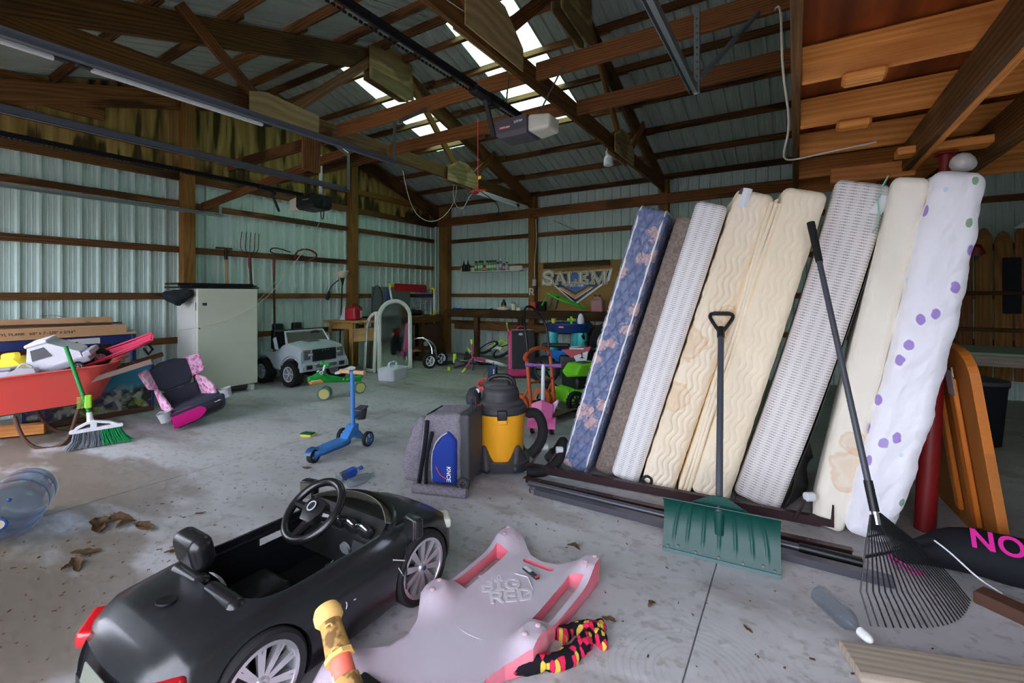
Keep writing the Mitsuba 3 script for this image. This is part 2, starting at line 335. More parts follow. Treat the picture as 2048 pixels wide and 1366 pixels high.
# right and front walls (the front has the open doorways the light comes in through)
wr = S('wall_right'); wr.p('', box(.05, YB - YF, 4.6, (XR, (YB + YF) / 2, 2.3)), 'wall_steel')
wf = S('wall_front')
def seg(x0, x1, z0, z1): wf.p('panel', box(x1 - x0, .05, z1 - z0, ((x0 + x1) / 2, YF, (z0 + z1) / 2)), 'wall_steel')
DOORS = ((-6.6, -3.85), (-2.1, 1.25))
seg(XL, -6.6, 0, 3.1); seg(-3.85, -2.1, 0, 3.1); seg(1.25, XR, 0, 3.1); seg(-6.6, -3.85, 2.3, 3.1); seg(-2.1, 1.25, 2.15, 3.1)
# roof
rf = S('ceiling')
SKY = ((-5.36, -4.56), (-3.48, -2.54))
def roofsheet(x0, L, ya, yb, part, mat):
    d = np.array([0, yb - ya, rz_(yb) - rz_(ya)]); h = np.linalg.norm(d); d = d / h
    up = np.cross([1, 0, 0], d); m = np.eye(4); m[:3, 0] = 1, 0, 0; m[:3, 1] = d; m[:3, 2] = up; m[:3, 3] = x0, ya, rz_(ya)
    if part == 'skylight': me = box(L, h, .002, (L / 2, h / 2, 0))
    else: me = ribbed(L, h, .163)
    rf.p(part, mv(me, m), mat, False)
edges = sorted({XL - .1, XR, *[a for k in SKY for a in k]})
for a, b_ in zip(edges, edges[1:]):
    s = a; issky = (a, b_) in SKY
    while s < b_ - .02:
        L = min(P_, b_ - s)
        roofsheet(s, L + .004, YF - .1, ridge_y, 'steel_panel', 'roof_steel')
        if issky: roofsheet(s, L + .004, 6.12, YB + .1, 'steel_panel', 'roof_steel')
        else: roofsheet(s, L + .004, ridge_y, YB + .1, 'steel_panel', 'roof_steel')
        s += L
    if issky: roofsheet(a, b_ - a, ridge_y + .02, 6.14, 'skylight', 'skylight_panel')
for yy in (7.82, 7.2, 6.59, 5.99, 5.38, 4.76, 4.27, 3.9, 3.41, 2.79, 2.16, 1.55, .93, .3, -.3):
    z = rz_(yy) - .05
    for i, (a, b_) in enumerate(((-6.9, -4.2), (-4.5, -1.7), (-2.0, 1.0), (.7, XR))):
        o = .02 * (1 if i % 2 else -1) * (1 if yy > 4 else -1)
        sl = -slope if yy > ridge_y else slope
        bd(rf, 'purlin', (a, yy + o, z - sl * 0), (b_, yy + o, z), .042, .088, 'old_wood', (0, -sl, 1))
# trusses: top chords, bottom chord, W of webs, plywood gussets
def truss(x, label, old='old_wood', bc='beam_wood'):
    t = Th('roof_truss', label, 'roof truss')
    zt = ridge_z - .1 - .12
    for sg in (-1, 1): bd(t, 'top_chord', (x, ridge_y + sg * .01, zt + .0), (x, ridge_y + sg * 3.9, zt - slope * 3.9), .045, .24, old if sg > 0 else bc)
    for yy, e in ((YF + .1, 2.66), (2.66, 5.5), (5.5, 7.75)): bd(t, 'bottom_chord', (x, yy, 3.09), (x, e, 3.09), .04, .18, bc)
    for sg in (-1, 1):
        bd(t, 'web', (x + .043, ridge_y + sg * 1.42, 3.08), (x + .043, ridge_y + sg * .22, 4.2), .035, .1, 'brace_wood' if sg < 0 else 'post_wood')
        bd(t, 'web', (x + .043, ridge_y + sg * 1.62, 3.08), (x + .043, ridge_y + sg * 2.34, 3.68), .035, .1, 'brace_wood')
        c = ridge_y + sg * 1.42
        q = ([(-.36, 3.0), (.36, 3.0), (.36, 3.17), (.1, 3.36), (-.12, 3.36), (-.36, 3.17)] if x > -3 else [(-.36, 3.0), (.36, 3.0), (.36, 3.18), (-.2, 3.22), (-.36, 3.17)]) if sg < 0 else [(-.36, 2.96), (.36, 2.96), (.36, 3.16), (.12, 3.3), (-.1, 3.3), (-.36, 3.16)]
        for dx in (-.034, .062):
            me = prism([(c + a, b_) for a, b_ in q], .012, (x + dx, 0, 0), UPX)
            t.p('gusset_plate', me, 'gusset_plywood', False, uv=np.asarray(me.vertices)[:, 1:] + [[3, 4 + 8 * sg + 16]])
    for dx in (-.036, .064):
        me = prism([(ridge_y - .38, 3.86), (ridge_y - .38, 4.25), (ridge_y, 4.38), (ridge_y + .32, 4.3), (ridge_y + .36, 3.86), (ridge_y + .2, 3.8)], .012, (x + dx, 0, 0), UPX)
        t.p('gusset_plate', me, 'gusset_plywood', False, uv=np.asarray(me.vertices)[:, 1:] + [[5, 36]])
    return t
T1 = truss(-4.36, 'wooden roof truss between the two skylight strips')
T2 = truss(-1.845, 'wooden roof truss to the right of the skylights, over the mattresses')
T3 = truss(.7, 'wooden roof truss hidden above the plywood loft')
for k, (a, b_, yy, z, w) in enumerate(((-4.29, -1.89, 3.27, 3.1, 'brace_wood'), (-1.78, .66, 3.25, 3.09, 'brace_wood'), (-4.29, -1.89, 4.03, 3.09, 'brace_wood'), (-1.78, .66, 4.06, 3.08, 'brace_wood'), (-6.78, -4.41, 3.35, 3.09, 'old_wood'), (-6.78, -4.41, 4.1, 3.08, 'old_wood'))):
    me, uv = board((a, yy, z), (b_, yy, z + .01), .04, .14)
    single('brace_board', me, w, ('horizontal brace board from the middle truss to the loft edge, nearer one', 'nearer horizontal brace board between the two trusses, behind the grey opener', 'farther horizontal brace board between the two trusses, crossing the skylight', 'farther horizontal brace board running from the right truss to the loft edge', 'nearer brace board between the mouldy gable and the first truss', 'farther brace board between the mouldy gable and the first truss')[(1, 0, 2, 3, 4, 5)[k]], 'brace', uv=uv, smooth=False)
me, uv = board((-6.8, 3.02, 2.47), (-4.45, 3.6, 3.02), .04, .1); single('knee_brace', me, 'brace_wood', 'slanting orange brace board from the left wall girt up to the first truss', 'brace', uv=uv, smooth=False)
me, uv = board((-4.315, 2.95, 2.58), (-4.315, 2.95, 3.16), .2, .04, (1, 0, 0)); single('hanger_board', me, 'brace_wood', 'short upright board hanging from the first truss beside the white pipe', 'board', uv=uv, smooth=False)
# ---------------------------------------------------------------- loft, tracks, openers, lamps, cables
lf = Th('loft', 'orange plywood and joist storage loft over the mattresses', 'loft')
bd(lf, 'rim_board', (.006, 1.0, 2.27), (.006, 4.88, 2.27), .036, .185, 'beam_wood')
for yy in (1.2, 2.3, 2.91, 3.52, 4.17, 4.8): bd(lf, 'joist', (.026, yy, 2.253), (3.15, yy, 2.27), .038, .15, 'joist_wood')
for x0 in (.026, 1.26, 2.5):
    for y0, y1 in ((1.0, 2.3), (2.304, 4.88)):
        x1 = min(x0 + 1.23, 3.15); me = box(x1 - x0, y1 - y0, .018, ((x0 + x1) / 2, (y0 + y1) / 2, 2.35))
        lf.p('deck_panel', me, 'loft_plywood', False, uv=np.asarray(me.vertices)[:, [1, 0]] * [.45, .5] + [[x0 * 3 + y0, 4 + 8 * (2 + int(x0 * 3))]])
for yy, a, b_ in ((2.3, .165, .31), (2.91, .185, .33)): bd(lf, 'block', (a, yy - .0, 2.158), (b_, yy, 2.158), .09, .04, 'joist_wood', b=.012)
lb = Th('loft_beam', 'heavy dark timber beam running under the loft joists above the red post', 'beam')
bd(lb, 'plank', (.573, .9, 2.105), (.573, 4.9, 2.105), .036, .15, 'beam_wood'); bd(lb, 'plank', (.607, 1.75, 2.095), (.607, 4.9, 2.095), .03, .13, 'joist_wood')
lb = Th('loft_beam', 'darker timber beam to the right of the red post with a black wire on it', 'beam')
bd(lb, 'plank', (.9, 1.5, 2.1), (.9, 4.9, 2.1), .09, .15, 'beam_wood'); lb.p('wire', tube([(.84, 2.5, 2.18), (.845, 2.5, 2.06), (.86, 2.52, 2.018), (.95, 2.52, 2.018)], .004, 6, smooth=4), 'black_plastic')
me, uv = board((.48, 3.28, 2.066), (1.9, 3.28, 2.085), .12, .042); single('cross_board', me, 'joist_wood', 'orange board lying across the top of the red post', 'board', uv=uv, smooth=False)
me, uv = board((.2, 3.62, 2.05), (.62, 3.62, 2.05), .05, .1); single('short_plank', me, 'joist_wood', 'short orange plank under the loft joists behind the cross board', 'board', uv=uv, smooth=False)
t = Th('support_post', 'leaning dark red steel pipe post behind the sheet-covered mattress', 'post')
t.p('pipe', tube([(.605, 3.3, .0), (.656, 3.3, 1.25)], .047, 20), 'dark_red_steel'); t.p('inner_pipe', tube([(.654, 3.3, 1.2), (.69, 3.3, 2.03)], .026, 16), 'dark_red_steel'); t.p('head_plate', box(.09, .09, .01, (.69, 3.3, 2.037), .003), 'dark_red_steel')
# punched angle iron
def angle_iron(p0, p1, up, w=.035, hole=.01):
    p0, p1 = np.array(p0, float), np.array(p1, float); L = np.linalg.norm(p1 - p0)
    n = max(2, int(L / .04)); pl = sbox(-L / 2, -w / 2, L / 2, w / 2)
    for i in range(n): pl = pl.difference(affinity.translate(sbox(-.007, -hole / 2, .007, hole / 2), -L / 2 + (i + .5) * L / n, 0))
    return mv(join(prism(pl, .003), box(L, .003, w, (0, -w / 2, w / 2))), frame((p0 + p1) / 2, p1 - p0, up))
def track(x, z, y1, label, hangers, mat='galvanised', side=1):
    t = Th('door_track', label, 'door track')
    q = LineString([(-.02, -.02), (-.022, .02), (.0, .022), (.022, .018), (.018, -.0), (.02, -.02), (-.002, -.022)]).buffer(.0022, cap_style='flat')
    me = prism(q, y1 - YF); me.apply_transform(np.array([[side, 0, 0, x], [0, 0, 1, YF], [0, 1, 0, z], [0, 0, 0, 1.]]))
    t.p('rail', me if side > 0 else TM(me.vertices, me.faces[:, ::-1]), mat, 20)
    for a, b_ in hangers: t.p('hanger', angle_iron(a, b_, (0, -1, .1)), 'galvanised')
    return t
track(-3.016, 2.458, 2.88, 'long grey door track hanging below the first truss, in front of the mouldy gable', [((-2.99, 2.86, 2.47), (-2.99, 2.86, 2.8)), ((-2.99, 2.9, 2.8), (-2.99, 3.27, 3.04))], 'galvanised_dark')
track(-3.99, 2.385, 3.17, 'lower grey door track on the left, just above the black opener rail', [((-3.97, 3.15, 2.38), (-3.97, 3.15, 2.75)), ((-3.97, 3.15, 2.75), (-4.35, 3.15, 3.0))], 'galvanised_dark', -1)
track(-6.64, 2.365, 3.2, 'pale green door track along the girt of the left wall', [((-6.62, 3.17, 2.37), (-6.62, 3.17, 2.52)), ((-6.62, 3.17, 2.52), (-6.85, 3.17, 2.5))])
track(-.51, 2.5, 2.87, 'pale green door track hanging left of the loft by a punched strap', [((-.49, 2.87, 2.47), (-.49, 2.87, 2.98)), ((-.485, 2.89, 2.56), (-.2, 3.2, 3.02))])
# tube lamps under the first truss
for k, (a, b_, lab) in enumerate(((1.2, 2.45, 'white tube lamp under the first truss, longest in view beside the door track'), (-.3, 1.0, 'white tube lamp cut off by the left edge under the first truss'), (5.95, 7.15, 'white tube lamp at the back wall end of the first truss'))):
    t = Th('tube_lamp', lab, 'lamp', group=None)
    t.p('batten', box(.05, b_ - a, .05, (-4.36, (a + b_) / 2, 2.965), .004), 'white_plastic'); t.p('diffuser', cyl(.02, b_ - a, (-4.345, (a + b_) / 2, 2.918), 'y', 14), 'white_plastic')
    for yy in (a - .04, b_ + .04): t.p('end_cap', box(.055, .09, .045, (-4.35, yy, 2.94), .005), 'black_plastic')
# openers
M('lens_white', (206, 202, 184), .35); M('opener_grey', (84, 80, 84), .5); M('label_red', (206, 66, 64), .5); M('label_white', (228, 226, 222), .5)
def opener(name, label, x, y, z0, z1, w, d, bodymat, rail_y, lens_side, words):
    t = Th(name, label, 'door opener'); zc = (z0 + z1) / 2; h = z1 - z0
    pr = [(-w / 2 + .0, h / 2), (w / 2, h / 2), (w / 2, -h * .2), (w / 2 - .01, -h / 2), (-w / 2 + .03, -h / 2), (-w / 2, -h * .3)]
    b = hull([(px, s * d / 2 * (1 if pz > -h * .4 else .84), pz) for px, pz in pr for s in (-1, 1)]); t.p('motor_case', at(b, x, y, zc), bodymat, 20)
    lw = w * .62; lx = x + lens_side * (w / 2 + lw / 2)
    lens = hull(np.vstack([_ICO * .025 + [lx + sx * (lw / 2 - .025) * (1 if sx * lens_side < 0 else k), y + sy * (d / 2 - .03) * (1 if sx * lens_side < 0 else .75), zc + sz * (h / 2 - .028) * (1 if sx * lens_side < 0 else .8)] for sx in (-1, 1) for sy in (-1, 1) for sz in (-1, 1) for k in (1,)]))
    t.p('light_lens', lens, 'lens_white', 40)
    t.p('rail', join(box(.035, y - d / 2 - YF + .1, .012, (x + rail_y, (y - d / 2 + YF) / 2, z1 + .03)), box(.012, y - d / 2 - YF + .1, .03, (x + rail_y, (y - d / 2 + YF) / 2, z1 + .012))), 'black_steel')
    n = int((y - YF) / .03); ch = [box(.008, .018, .011, (x + rail_y - .04, YF + .02 + i * .03, z1 + .002)) for i in range(n)]
    t.p('chain', join(ch), 'black_steel', False, kind='stuff')
    t.p('trolley', join(box(.07, .16, .05, (x + rail_y, y - .55, z1 + .0), .008), mv(box(.03, .02, .26, (0, 0, -.13), .004), rot(25, 'x'), tr(x + rail_y, y - .5, z1)), box(.06, .05, .05, (x + rail_y, y - .46, z1 - .03), .01)), 'black_steel')
    for txt, hh, ox, oz, m_ in words: t.p('lettering', mv(text_mesh(txt, hh, .0015, True), rot(90, 'x'), tr(x + ox, y - d / 2 - .002 , zc + oz)), m_, False)
    return t
o2 = opener('door_opener', 'grey garage door opener with white lens and red pull cord', -1.74, 2.89, 2.43, 2.56, .27, .22, 'opener_grey', .05, 1, (('1/2 HP', .016, .03, .018, 'label_white'),))
o2.p('badge', box(.085, .002, .018, (-1.79, 2.778, 2.495)), 'label_red'); o2.p('lettering', mv(text_mesh('CRAFTSMAN', .011, .0015, True), rot(90, 'x'), sc(.95, 1, 1), tr(-1.825, 2.7775, 2.4895) @ np.eye(4)), 'label_white', False) if False else o2.p('lettering', mv(text_mesh('CRAFTSMAN', .01, .0012, True), rot(90, 'x'), tr(-1.828, 2.7765, 2.49)), 'label_white', False)
for a, b_ in (((-1.84, 2.85, 2.56), (-1.95, 3.1, 3.05)), ((-1.55, 2.85, 2.56), (-1.52, 3.2, 3.05))): o2.p('hanger', tube([a, b_], .006, 6), 'galvanised')
px, py = -1.86, 2.55
o2.p('pull_cord', tube([(px, py, 2.5), (px, py, 2.0)], .003, 6), 'label_red'); o2.p('tag', box(.03, .002, .022, (px + .012, py, 2.09)), 'yellow_plastic'); o2.p('pull_handle', mv(torus(.06, .012, 20, 8, s=.8), sc(1, .35, .4), tr(px, py, 2.0)), 'red_plastic')
o1 = opener('door_opener', 'black garage door opener with cream lens below the grey track', -5.06, 3.5, 2.33, 2.5, .34, .26, 'black_plastic', -.1, -1, ())
o1.p('name_plate', box(.12, .004, .012, (-5.04, 3.367, 2.44), .002), 'mid_grey'); o1.p('power_cord', tube([(-4.88, 3.5, 2.44), (-4.84, 3.48, 2.3), (-4.85, 3.47, 2.2), (-4.89, 3.48, 2.22), (-4.9, 3.5, 2.4)], .006, 8, smooth=6), 'black_plastic')
single('conduit_pipe', tube([(-5.1, 3.62, 2.56), (-5.1, 3.62, 3.05)], .021, 14), 'white_plastic', 'white plastic pipe hanging down to the black opener', 'pipe')
# cords and small lamp under the trusses
def cord(label, pts, r, mat, name='cord'): return single(name, tube(pts, r, 7, smooth=6), mat, label, 'cord')
cord('white cable drooping in a loop in front of the gable corner', [(-4.6, 4.55, 3.0), (-4.7, 4.75, 2.72), (-4.85, 5.2, 2.45), (-4.78, 5.5, 2.47), (-4.55, 5.6, 2.75), (-4.42, 5.5, 2.98)], .005, 'cable_white')
cord('black and white cord hanging by the knotted plywood gusset', [(-4.4, 5.42, 2.98), (-4.45, 5.5, 2.7), (-4.42, 5.62, 2.62), (-4.38, 5.8, 2.86), (-4.36, 6.0, 2.93)], .006, 'light_grey')
cord('black cord hooked under the truss next to the far tube lamp', [(-4.3, 5.8, 2.98), (-4.3, 6.5, 2.72), (-4.4, 6.6, 2.66), (-4.36, 6.7, 2.74)], .006, 'black_plastic')
cord('thin pink wire stapled along the right truss chord', [(-1.82, .9, 3.05), (-1.815, 1.5, 3.09), (-1.815, 1.9, 3.07), (-1.815, 2.5, 3.13), (-1.81, 2.9, 3.12)], .003, 'cable_white', 'wire')
cord('white cable running along the loft joist and up beside the rim board', [(.42, 3.48, 2.2), (.25, 3.48, 2.185), (.08, 3.47, 2.165), (-.03, 3.43, 2.15), (-.035, 3.1, 2.2), (-.03, 2.9, 2.3), (-.05, 2.75, 2.45), (-.06, 2.8, 2.75), (-.1, 3.2, 3.02)], .006, 'cable_white', 'cable')
cord('white cable on the back wall post left of the painted sign', [(-4.25, 7.72, 2.75), (-4.24, 7.72, 2.3), (-4.27, 7.72, 1.95), (-4.27, 7.72, 1.5)], .007, 'cable_white', 'cable')
cord('thin black wire across the siding above the sign', [(-3.95, 7.88, 2.72), (-3.7, 7.88, 2.6), (-3.3, 7.87, 2.42)], .004, 'black_plastic', 'wire')
t = Th('lamp_holder', 'clear glass lamp under the right truss gusset', 'lamp'); glass('clear_glass', (236, 240, 240))
t.p('holder', cyl(.035, .05, (-1.95, 5.4, 3.03)), 'white_plastic'); t.p('jar', lathe([(.03, 3.0), (.055, 2.97), (.06, 2.88), (.0, 2.86)], 20, (-1.95, 5.4, 0)), 'white_plastic')
t = Th('tube_lamp', 'white reflector lamp hanging under the right end of the loft', 'lamp'); t.p('reflector', prism([(-.12, 0), (.12, 0), (.05, .06), (-.05, .06)], 1.2, m=np.array([[1, 0, 0, 1.66], [0, 0, 1, 4.2], [0, 1, 0, 1.83], [0, 0, 0, 1.]])), 'white_plastic', False)
t = Th('work_lamp', 'silver reflector work lamp clipped to the dark beam at the right edge', 'lamp'); t.p('reflector', mv(lathe([(.0, .03), (.03, .03), (.07, -.03), (.066, -.03), (.0, .02)], 24), rot(30, 'x'), tr(1.16, 2.6, 2.1)), 'chrome'); t.p('clamp', box(.03, .03, .08, (1.16, 2.62, 2.16), .006), 'black_plastic')
t = Th('weathered_rail', 'weathered grey timber end leaning behind the cream mattresses', 'board'); me, uv = board((-.95, 5.12, .05), (-.03, 4.95, 2.14), .1, .1); t.p('', me, 'pale_wood', False, uv=uv)
def balloon(label, c, r, s, mat):
    t = Th('balloon', label, 'balloon'); t.p('skin', mv(lathe([(0, -1.12), (.12, -1.1), (.45, -.92), (.8, -.5), (.98, 0), (.92, .42), (.7, .74), (.35, .96), (0, 1.02)], 28), sc(r), rot(70, 'y'), rot(s), tr(*c)), mat, 60); return t
M('balloon_skin', (176, 172, 168), .25)
balloon('pale grey balloon resting on the sheet-covered mattress top', (.7, 3.05, 1.925), .05, 200, 'balloon_skin'); balloon('second balloon half hidden behind the red post', (.76, 3.6, 1.985), .05, 30, 'balloon_skin')
# ---------------------------------------------------------------- mattresses leaning in a row, and what lies in front of them
def hexd(u, z, s):   # 0 at the seams of a quilted hexagon net, 1 in the middle of a cell
    x, y = u / s, z / (s * 1.1)
    d1 = np.abs((x + y * .5) % 1 - .5) * 2; d2 = np.abs((x - y * .5) % 1 - .5) * 2; 
    return np.minimum(1 - d1, 1 - d2)
def mattress(label, xb, xt, zt, t, y0, mat, disp, yaw=12, d=.92, r=.035, L=None, group=None, pipe=None, n=46, nz=150, bow=0.):
    th = Th('mattress', label, 'mattress'); z_ = np.array([xt - xb, 0, zt]); Ln = np.linalg.norm(z_); Ln = L or Ln; z_ = z_ / np.linalg.norm(z_)
    x_ = np.array([z_[2], 0, -z_[0]]); dep = np.array([-math.sin(math.radians(yaw)), math.cos(math.radians(yaw)), 0]); dep -= z_ * (dep @ z_); dep /= np.linalg.norm(dep); x_ = np.cross(dep, z_)
    m = np.eye(4); m[:3, 0], m[:3, 1], m[:3, 2] = x_, dep, z_; m[:3, 3] = xb, y0, t / 2 * abs(x_[2]) + .004
    th.m = m
    base = np.vstack([np.stack([np.linspace(0, t / 2 - r, n // 2), np.full(n // 2, 0.)], 1)] + [np.array([[t / 2 - r + r * np.sin(a), r - r * np.cos(a)]]) for a in np.linspace(.2, np.pi / 2, 6)] +
        [np.stack([np.full(24, t / 2), np.linspace(r + .03, d - r, 24)], 1), np.stack([np.linspace(t / 2 - .02, 0, 4), np.full(4, d)], 1)])
    ring = np.vstack([base, (base * [-1, 1])[::-1][1:]])       # closed: starts and ends at the middle of the front
    s = np.r_[0, np.cumsum(np.linalg.norm(np.diff(ring, axis=0), axis=1))]; P_ = s[-1]; s = np.where(np.arange(len(s)) < len(base), s, s - P_)
    tn = np.gradient(ring, axis=0); nn = np.stack([tn[:, 1], -tn[:, 0]], 1); nn /= np.linalg.norm(nn, axis=1, keepdims=True) + 1e-9; nn[0] = nn[-1] = (0, -1)
    zz = np.r_[r - r * np.cos(np.linspace(0, np.pi / 2, 5)), np.linspace(r, Ln - r, nz)[1:-1], Ln - r + r * np.sin(np.linspace(0, np.pi / 2, 5))]
    ins = np.r_[r - r * np.sin(np.linspace(0, np.pi / 2, 5)), 0 * np.linspace(r, Ln - r, nz)[1:-1], r - r * np.cos(np.linspace(0, np.pi / 2, 5))]
    S_, Z = np.meshgrid(s, zz, indexing='ij')
    D = disp(S_, Z) * (1 - np.clip(ins / r, 0, 1))[None] - ins[None]
    v = np.stack([ring[:, 0, None] + nn[:, 0, None] * D + bow * np.sin(np.pi * Z / Ln), ring[:, 1, None] + nn[:, 1, None] * D, Z + 0 * D], -1)
    k, q = v.shape[:2]; i, j = np.meshgrid(np.arange(k - 1), np.arange(q - 1), indexing='ij'); f4 = np.stack([i * q + j, (i + 1) * q + j, (i + 1) * q + j + 1, i * q + j + 1], -1).reshape(-1, 4)
    V = v.reshape(-1, 3); F = np.vstack([f4[:, [0, 1, 2]], f4[:, [0, 2, 3]]]); U = np.stack([S_, Z], -1).reshape(-1, 2)
    for e in (0, q - 1):
        c = len(V); V = np.vstack([V, v[:, e].mean(0)]); U = np.vstack([U, [[0, zz[e]]]]); i = np.arange(k - 1)
        F = np.vstack([F, np.stack([i * q + e, (i + 1) * q + e, 0 * i + c], 1)[:, ::1 if e else -1]])
    me = TM(V, F)
    th.p('cover', me, mat, True, uv=U)
    if pipe:
        for sx in (-1, 1):
            a = np.linspace(0, np.pi / 2, 5); x = sx * (t / 2 - .008); q_ = .05
            pts = [(x, d * .9, -.002), (x, q_, -.002)] + [(x, q_ - q_ * np.sin(b), q_ - q_ * np.cos(b)) for b in a[1:]] + [(x, -.004, z) for z in np.linspace(.1, Ln - .1, 12)] + [(x, q_ - q_ * np.cos(b), Ln - q_ + q_ * np.sin(b)) for b in a] + [(x, d * .9, Ln + .002)]
            th.p('piping', tube(pts, .007, 8), pipe, label='white piping')
    return th
# fabrics
def floral(p, n, uv):
    x, z = uv.x, uv.y
    base = mix(lin(98, 108, 140), lin(126, 136, 166), noise(x * 60, z * 60))
    a, b, c = voronoi(x / .13 + .3, z / .13)
    cx = x / .13 + .3; cz = z / .13
    ang = dr.atan2(z - .037 * dr.floor(z / .037) - .018, x) if False else dr.atan2(noise(x * 22, z * 22, 2) - .5, noise(x * 22 + 9, z * 22, 7) - .5)
    petal = .30 + .12 * dr.cos(ang * 3) + .14 * (noise(x * 90, z * 90, 3) - .5)
    on = smoothstep(.04, -.04, a - petal) * smoothstep(.35, .5, c)
    line = smoothstep(.2, .5, dr.abs(dr.sin(18 * a + 6 * noise(x * 60, z * 60, 1))))
    stem = smoothstep(.035, .015, dr.abs(b - a)) * smoothstep(.4, .6, noise(x * 9, z * 9, 4))
    return mix(base, lin(204, 168, 162), dr.clip(on * (.35 + .5 * line) + stem * .5, 0, 1))
def check(sz, dark, lt):
    dk, lt = lin(dark), lin(lt)
    def f(p, n, uv):
        x, z = uv.x, uv.y
        row = smoothstep(-.15, .4, dr.sin(z * 2 * math.pi / sz)); band = .5 + .5 * dr.sin(x * 2 * math.pi / .052 + .6 * dr.sin(z * 2.4)); band2 = .5 + .5 * dr.sin(x * 2 * math.pi / .019)
        cell = smoothstep(-.5, .5, dr.sin(x * 2 * math.pi / (sz * .62) + 3.14 * dr.floor(z / sz)))
        k = row * (.3 + .7 * band) * (.55 + .45 * cell) * (.75 + .25 * band2)
        return mix(lt, dk, k * .85)
    return f
def cream(tone, stains=()):
    a, b = tone
    def f(p, n, uv):
        x, z = uv.x, uv.y
        c = mix(lin(a), lin(b), fbm(x * 5, z * 2.2, 1, 3))
        w = fbm(x * 16, z * 16, 2, 3)
        for (sx, szz, r) in stains:
            q = dr.sqrt(dr.square(x - sx) + dr.square(z - szz) * .8) / r + (w - .5) * 1.1
            c = mix(c, lin(206, 152, 90), (smoothstep(.62, .95, q) * smoothstep(1.12, 1.0, q)) * .4 + smoothstep(1.0, .3, q) * .3)
        return c
    return f
M('blue_floral', proc(floral), .8, spec=.2, sheen=.3)
M('stripe_fabric', proc(check(.0125, (78, 78, 84), (230, 226, 224))), .85, spec=.15); M('check_fabric', proc(check(.0155, (84, 80, 80), (226, 220, 216))), .85, spec=.15)
M('cream_fabric', proc(cream(((226, 208, 178), (240, 226, 204)), ((-.09, .98, .09), (-.06, .62, .07), (.06, 1.2, .05)))), .85, spec=.15, sheen=.2)
M('cream_pale', proc(cream(((232, 214, 184), (240, 226, 200)))), .85, spec=.15)
M('foam_fabric', proc(cream(((224, 216, 198), (238, 232, 218)), ((.05, .34, .1), (.02, .5, .05)))), .9, spec=.1)
M('brown_fabric', proc(lambda p, n, uv: mix(lin(112, 98, 90), lin(140, 126, 118), noise(uv.x * 90, uv.y * 90))), .9, spec=.1)
M('piping_white', (226, 222, 216), .6)
def sheet(p, n, uv):
    x, z = uv.x, uv.y
    a, b, c = voronoi(x / .1 + .2, z / .16)
    w = .06 * (noise(x * 60, z * 60, 2) - .5)
    q = a + w
    c0 = mix(lin(228, 226, 232), lin(238, 236, 240), noise(x * 4, z * 3))
    pur = smoothstep(.19, .15, q) * smoothstep(.76, .78, c); grn = smoothstep(.15, .12, q) * smoothstep(.2, .18, c)
    ylw = smoothstep(.34, .30, dr.maximum(dr.abs(a * 1.0), 0) + w) * smoothstep(.36, .38, c) * smoothstep(.5, .48, c)
    rim = smoothstep(.02, .0, dr.abs(q - .16)) * .5
    o = mix(c0, lin(148, 112, 196), pur * .85); o = mix(o, lin(112, 156, 112), grn * .85); o = mix(o, lin(226, 206, 96), ylw * .0)
    return mix(o, lin(190, 214, 226), smoothstep(.1, .07, q) * smoothstep(.55, .57, c) * smoothstep(.62, .6, c) * .7)
M('printed_sheet', proc(sheet), .85, spec=.15, sheen=.2)
wave = lambda S_, Z: .011 * np.abs(np.sin(np.pi * (S_ + .013 * np.sin(2 * np.pi * Z / .15)) / .034)) ** .45
mattress('blue floral quilted mattress with white piping, leftmost of the leaning row', -1.34, -.775, 1.815, .172, 2.99, 'blue_floral', lambda S_, Z: .017 * np.clip(hexd(S_, Z, .062) * 3.2, 0, 1) ** .7, pipe='piping_white', yaw=8, nz=200)
mattress('thin brown mattress squeezed between the blue floral one and the striped one', -1.13, -.565, 1.75, .14, 3.03, 'brown_fabric', lambda S_, Z: .004 * np.clip(hexd(S_, Z, .05) * 2.5, 0, 1), yaw=10)
mattress('white mattress with fine grey cross stripes, third in the leaning row', -.975, -.42, 1.81, .185, 2.99, 'stripe_fabric', lambda S_, Z: .002 * np.sin(Z * 2 * np.pi / .0125 * 0) + .012 * np.cos(np.pi * S_ / .19) * (np.abs(S_) < .095), yaw=11)
t = mattress('cream wavy quilted mattress with rusty stains and a torn white tag on top', -.755, -.185, 1.85, .185, 2.99, 'cream_fabric', wave, yaw=12, nz=180)
t.p('tag', gridsolid(lambda u, v: (-.075 + .05 * u, -.012 - .012 * np.sin(3 * u), 1.83 + .11 * v), 5, 4, .002), 'white_plastic', label='torn white tag'); t.p('burn_mark', gridsolid(lambda u, v: (-.09 + .06 * u, -.009 - .006 * np.sin(3 * u), 1.9 + .035 * v), 4, 4, .002), 'black_plastic'); t.p('tie', torus(.028, .009, 14, 6, (-.07, -.012, .03), 'y'), 'black_plastic')
t = mattress('thin cream mattress pad with rolled edges, between the two wavy cream mattresses', -.6, -.085, 1.81, .06, 3.0, 'cream_pale', lambda S_, Z: .006 * nfbm(np.stack([S_ * 20, Z * 5, 0 * Z], -1), 3, 2), yaw=12)
for k in (-1, 0, 1): t.p('rolled_edge', tube([(k * .02 + .004 * math.sin(z * 7 + k), -.012 + .006 * math.cos(5 * z + k), z) for z in np.linspace(.02, 1.86, 30)], .011, 8), 'cream_pale')
mattress('wide cream quilted mattress behind the snow shovel handle', -.445, .06, 1.835, .2, 2.995, 'cream_pale', lambda S_, Z: .6 * wave(S_, Z) + .006 * nfbm(np.stack([S_ * 5, Z * 4, 0 * Z], -1), 2, 8), yaw=9, nz=180)
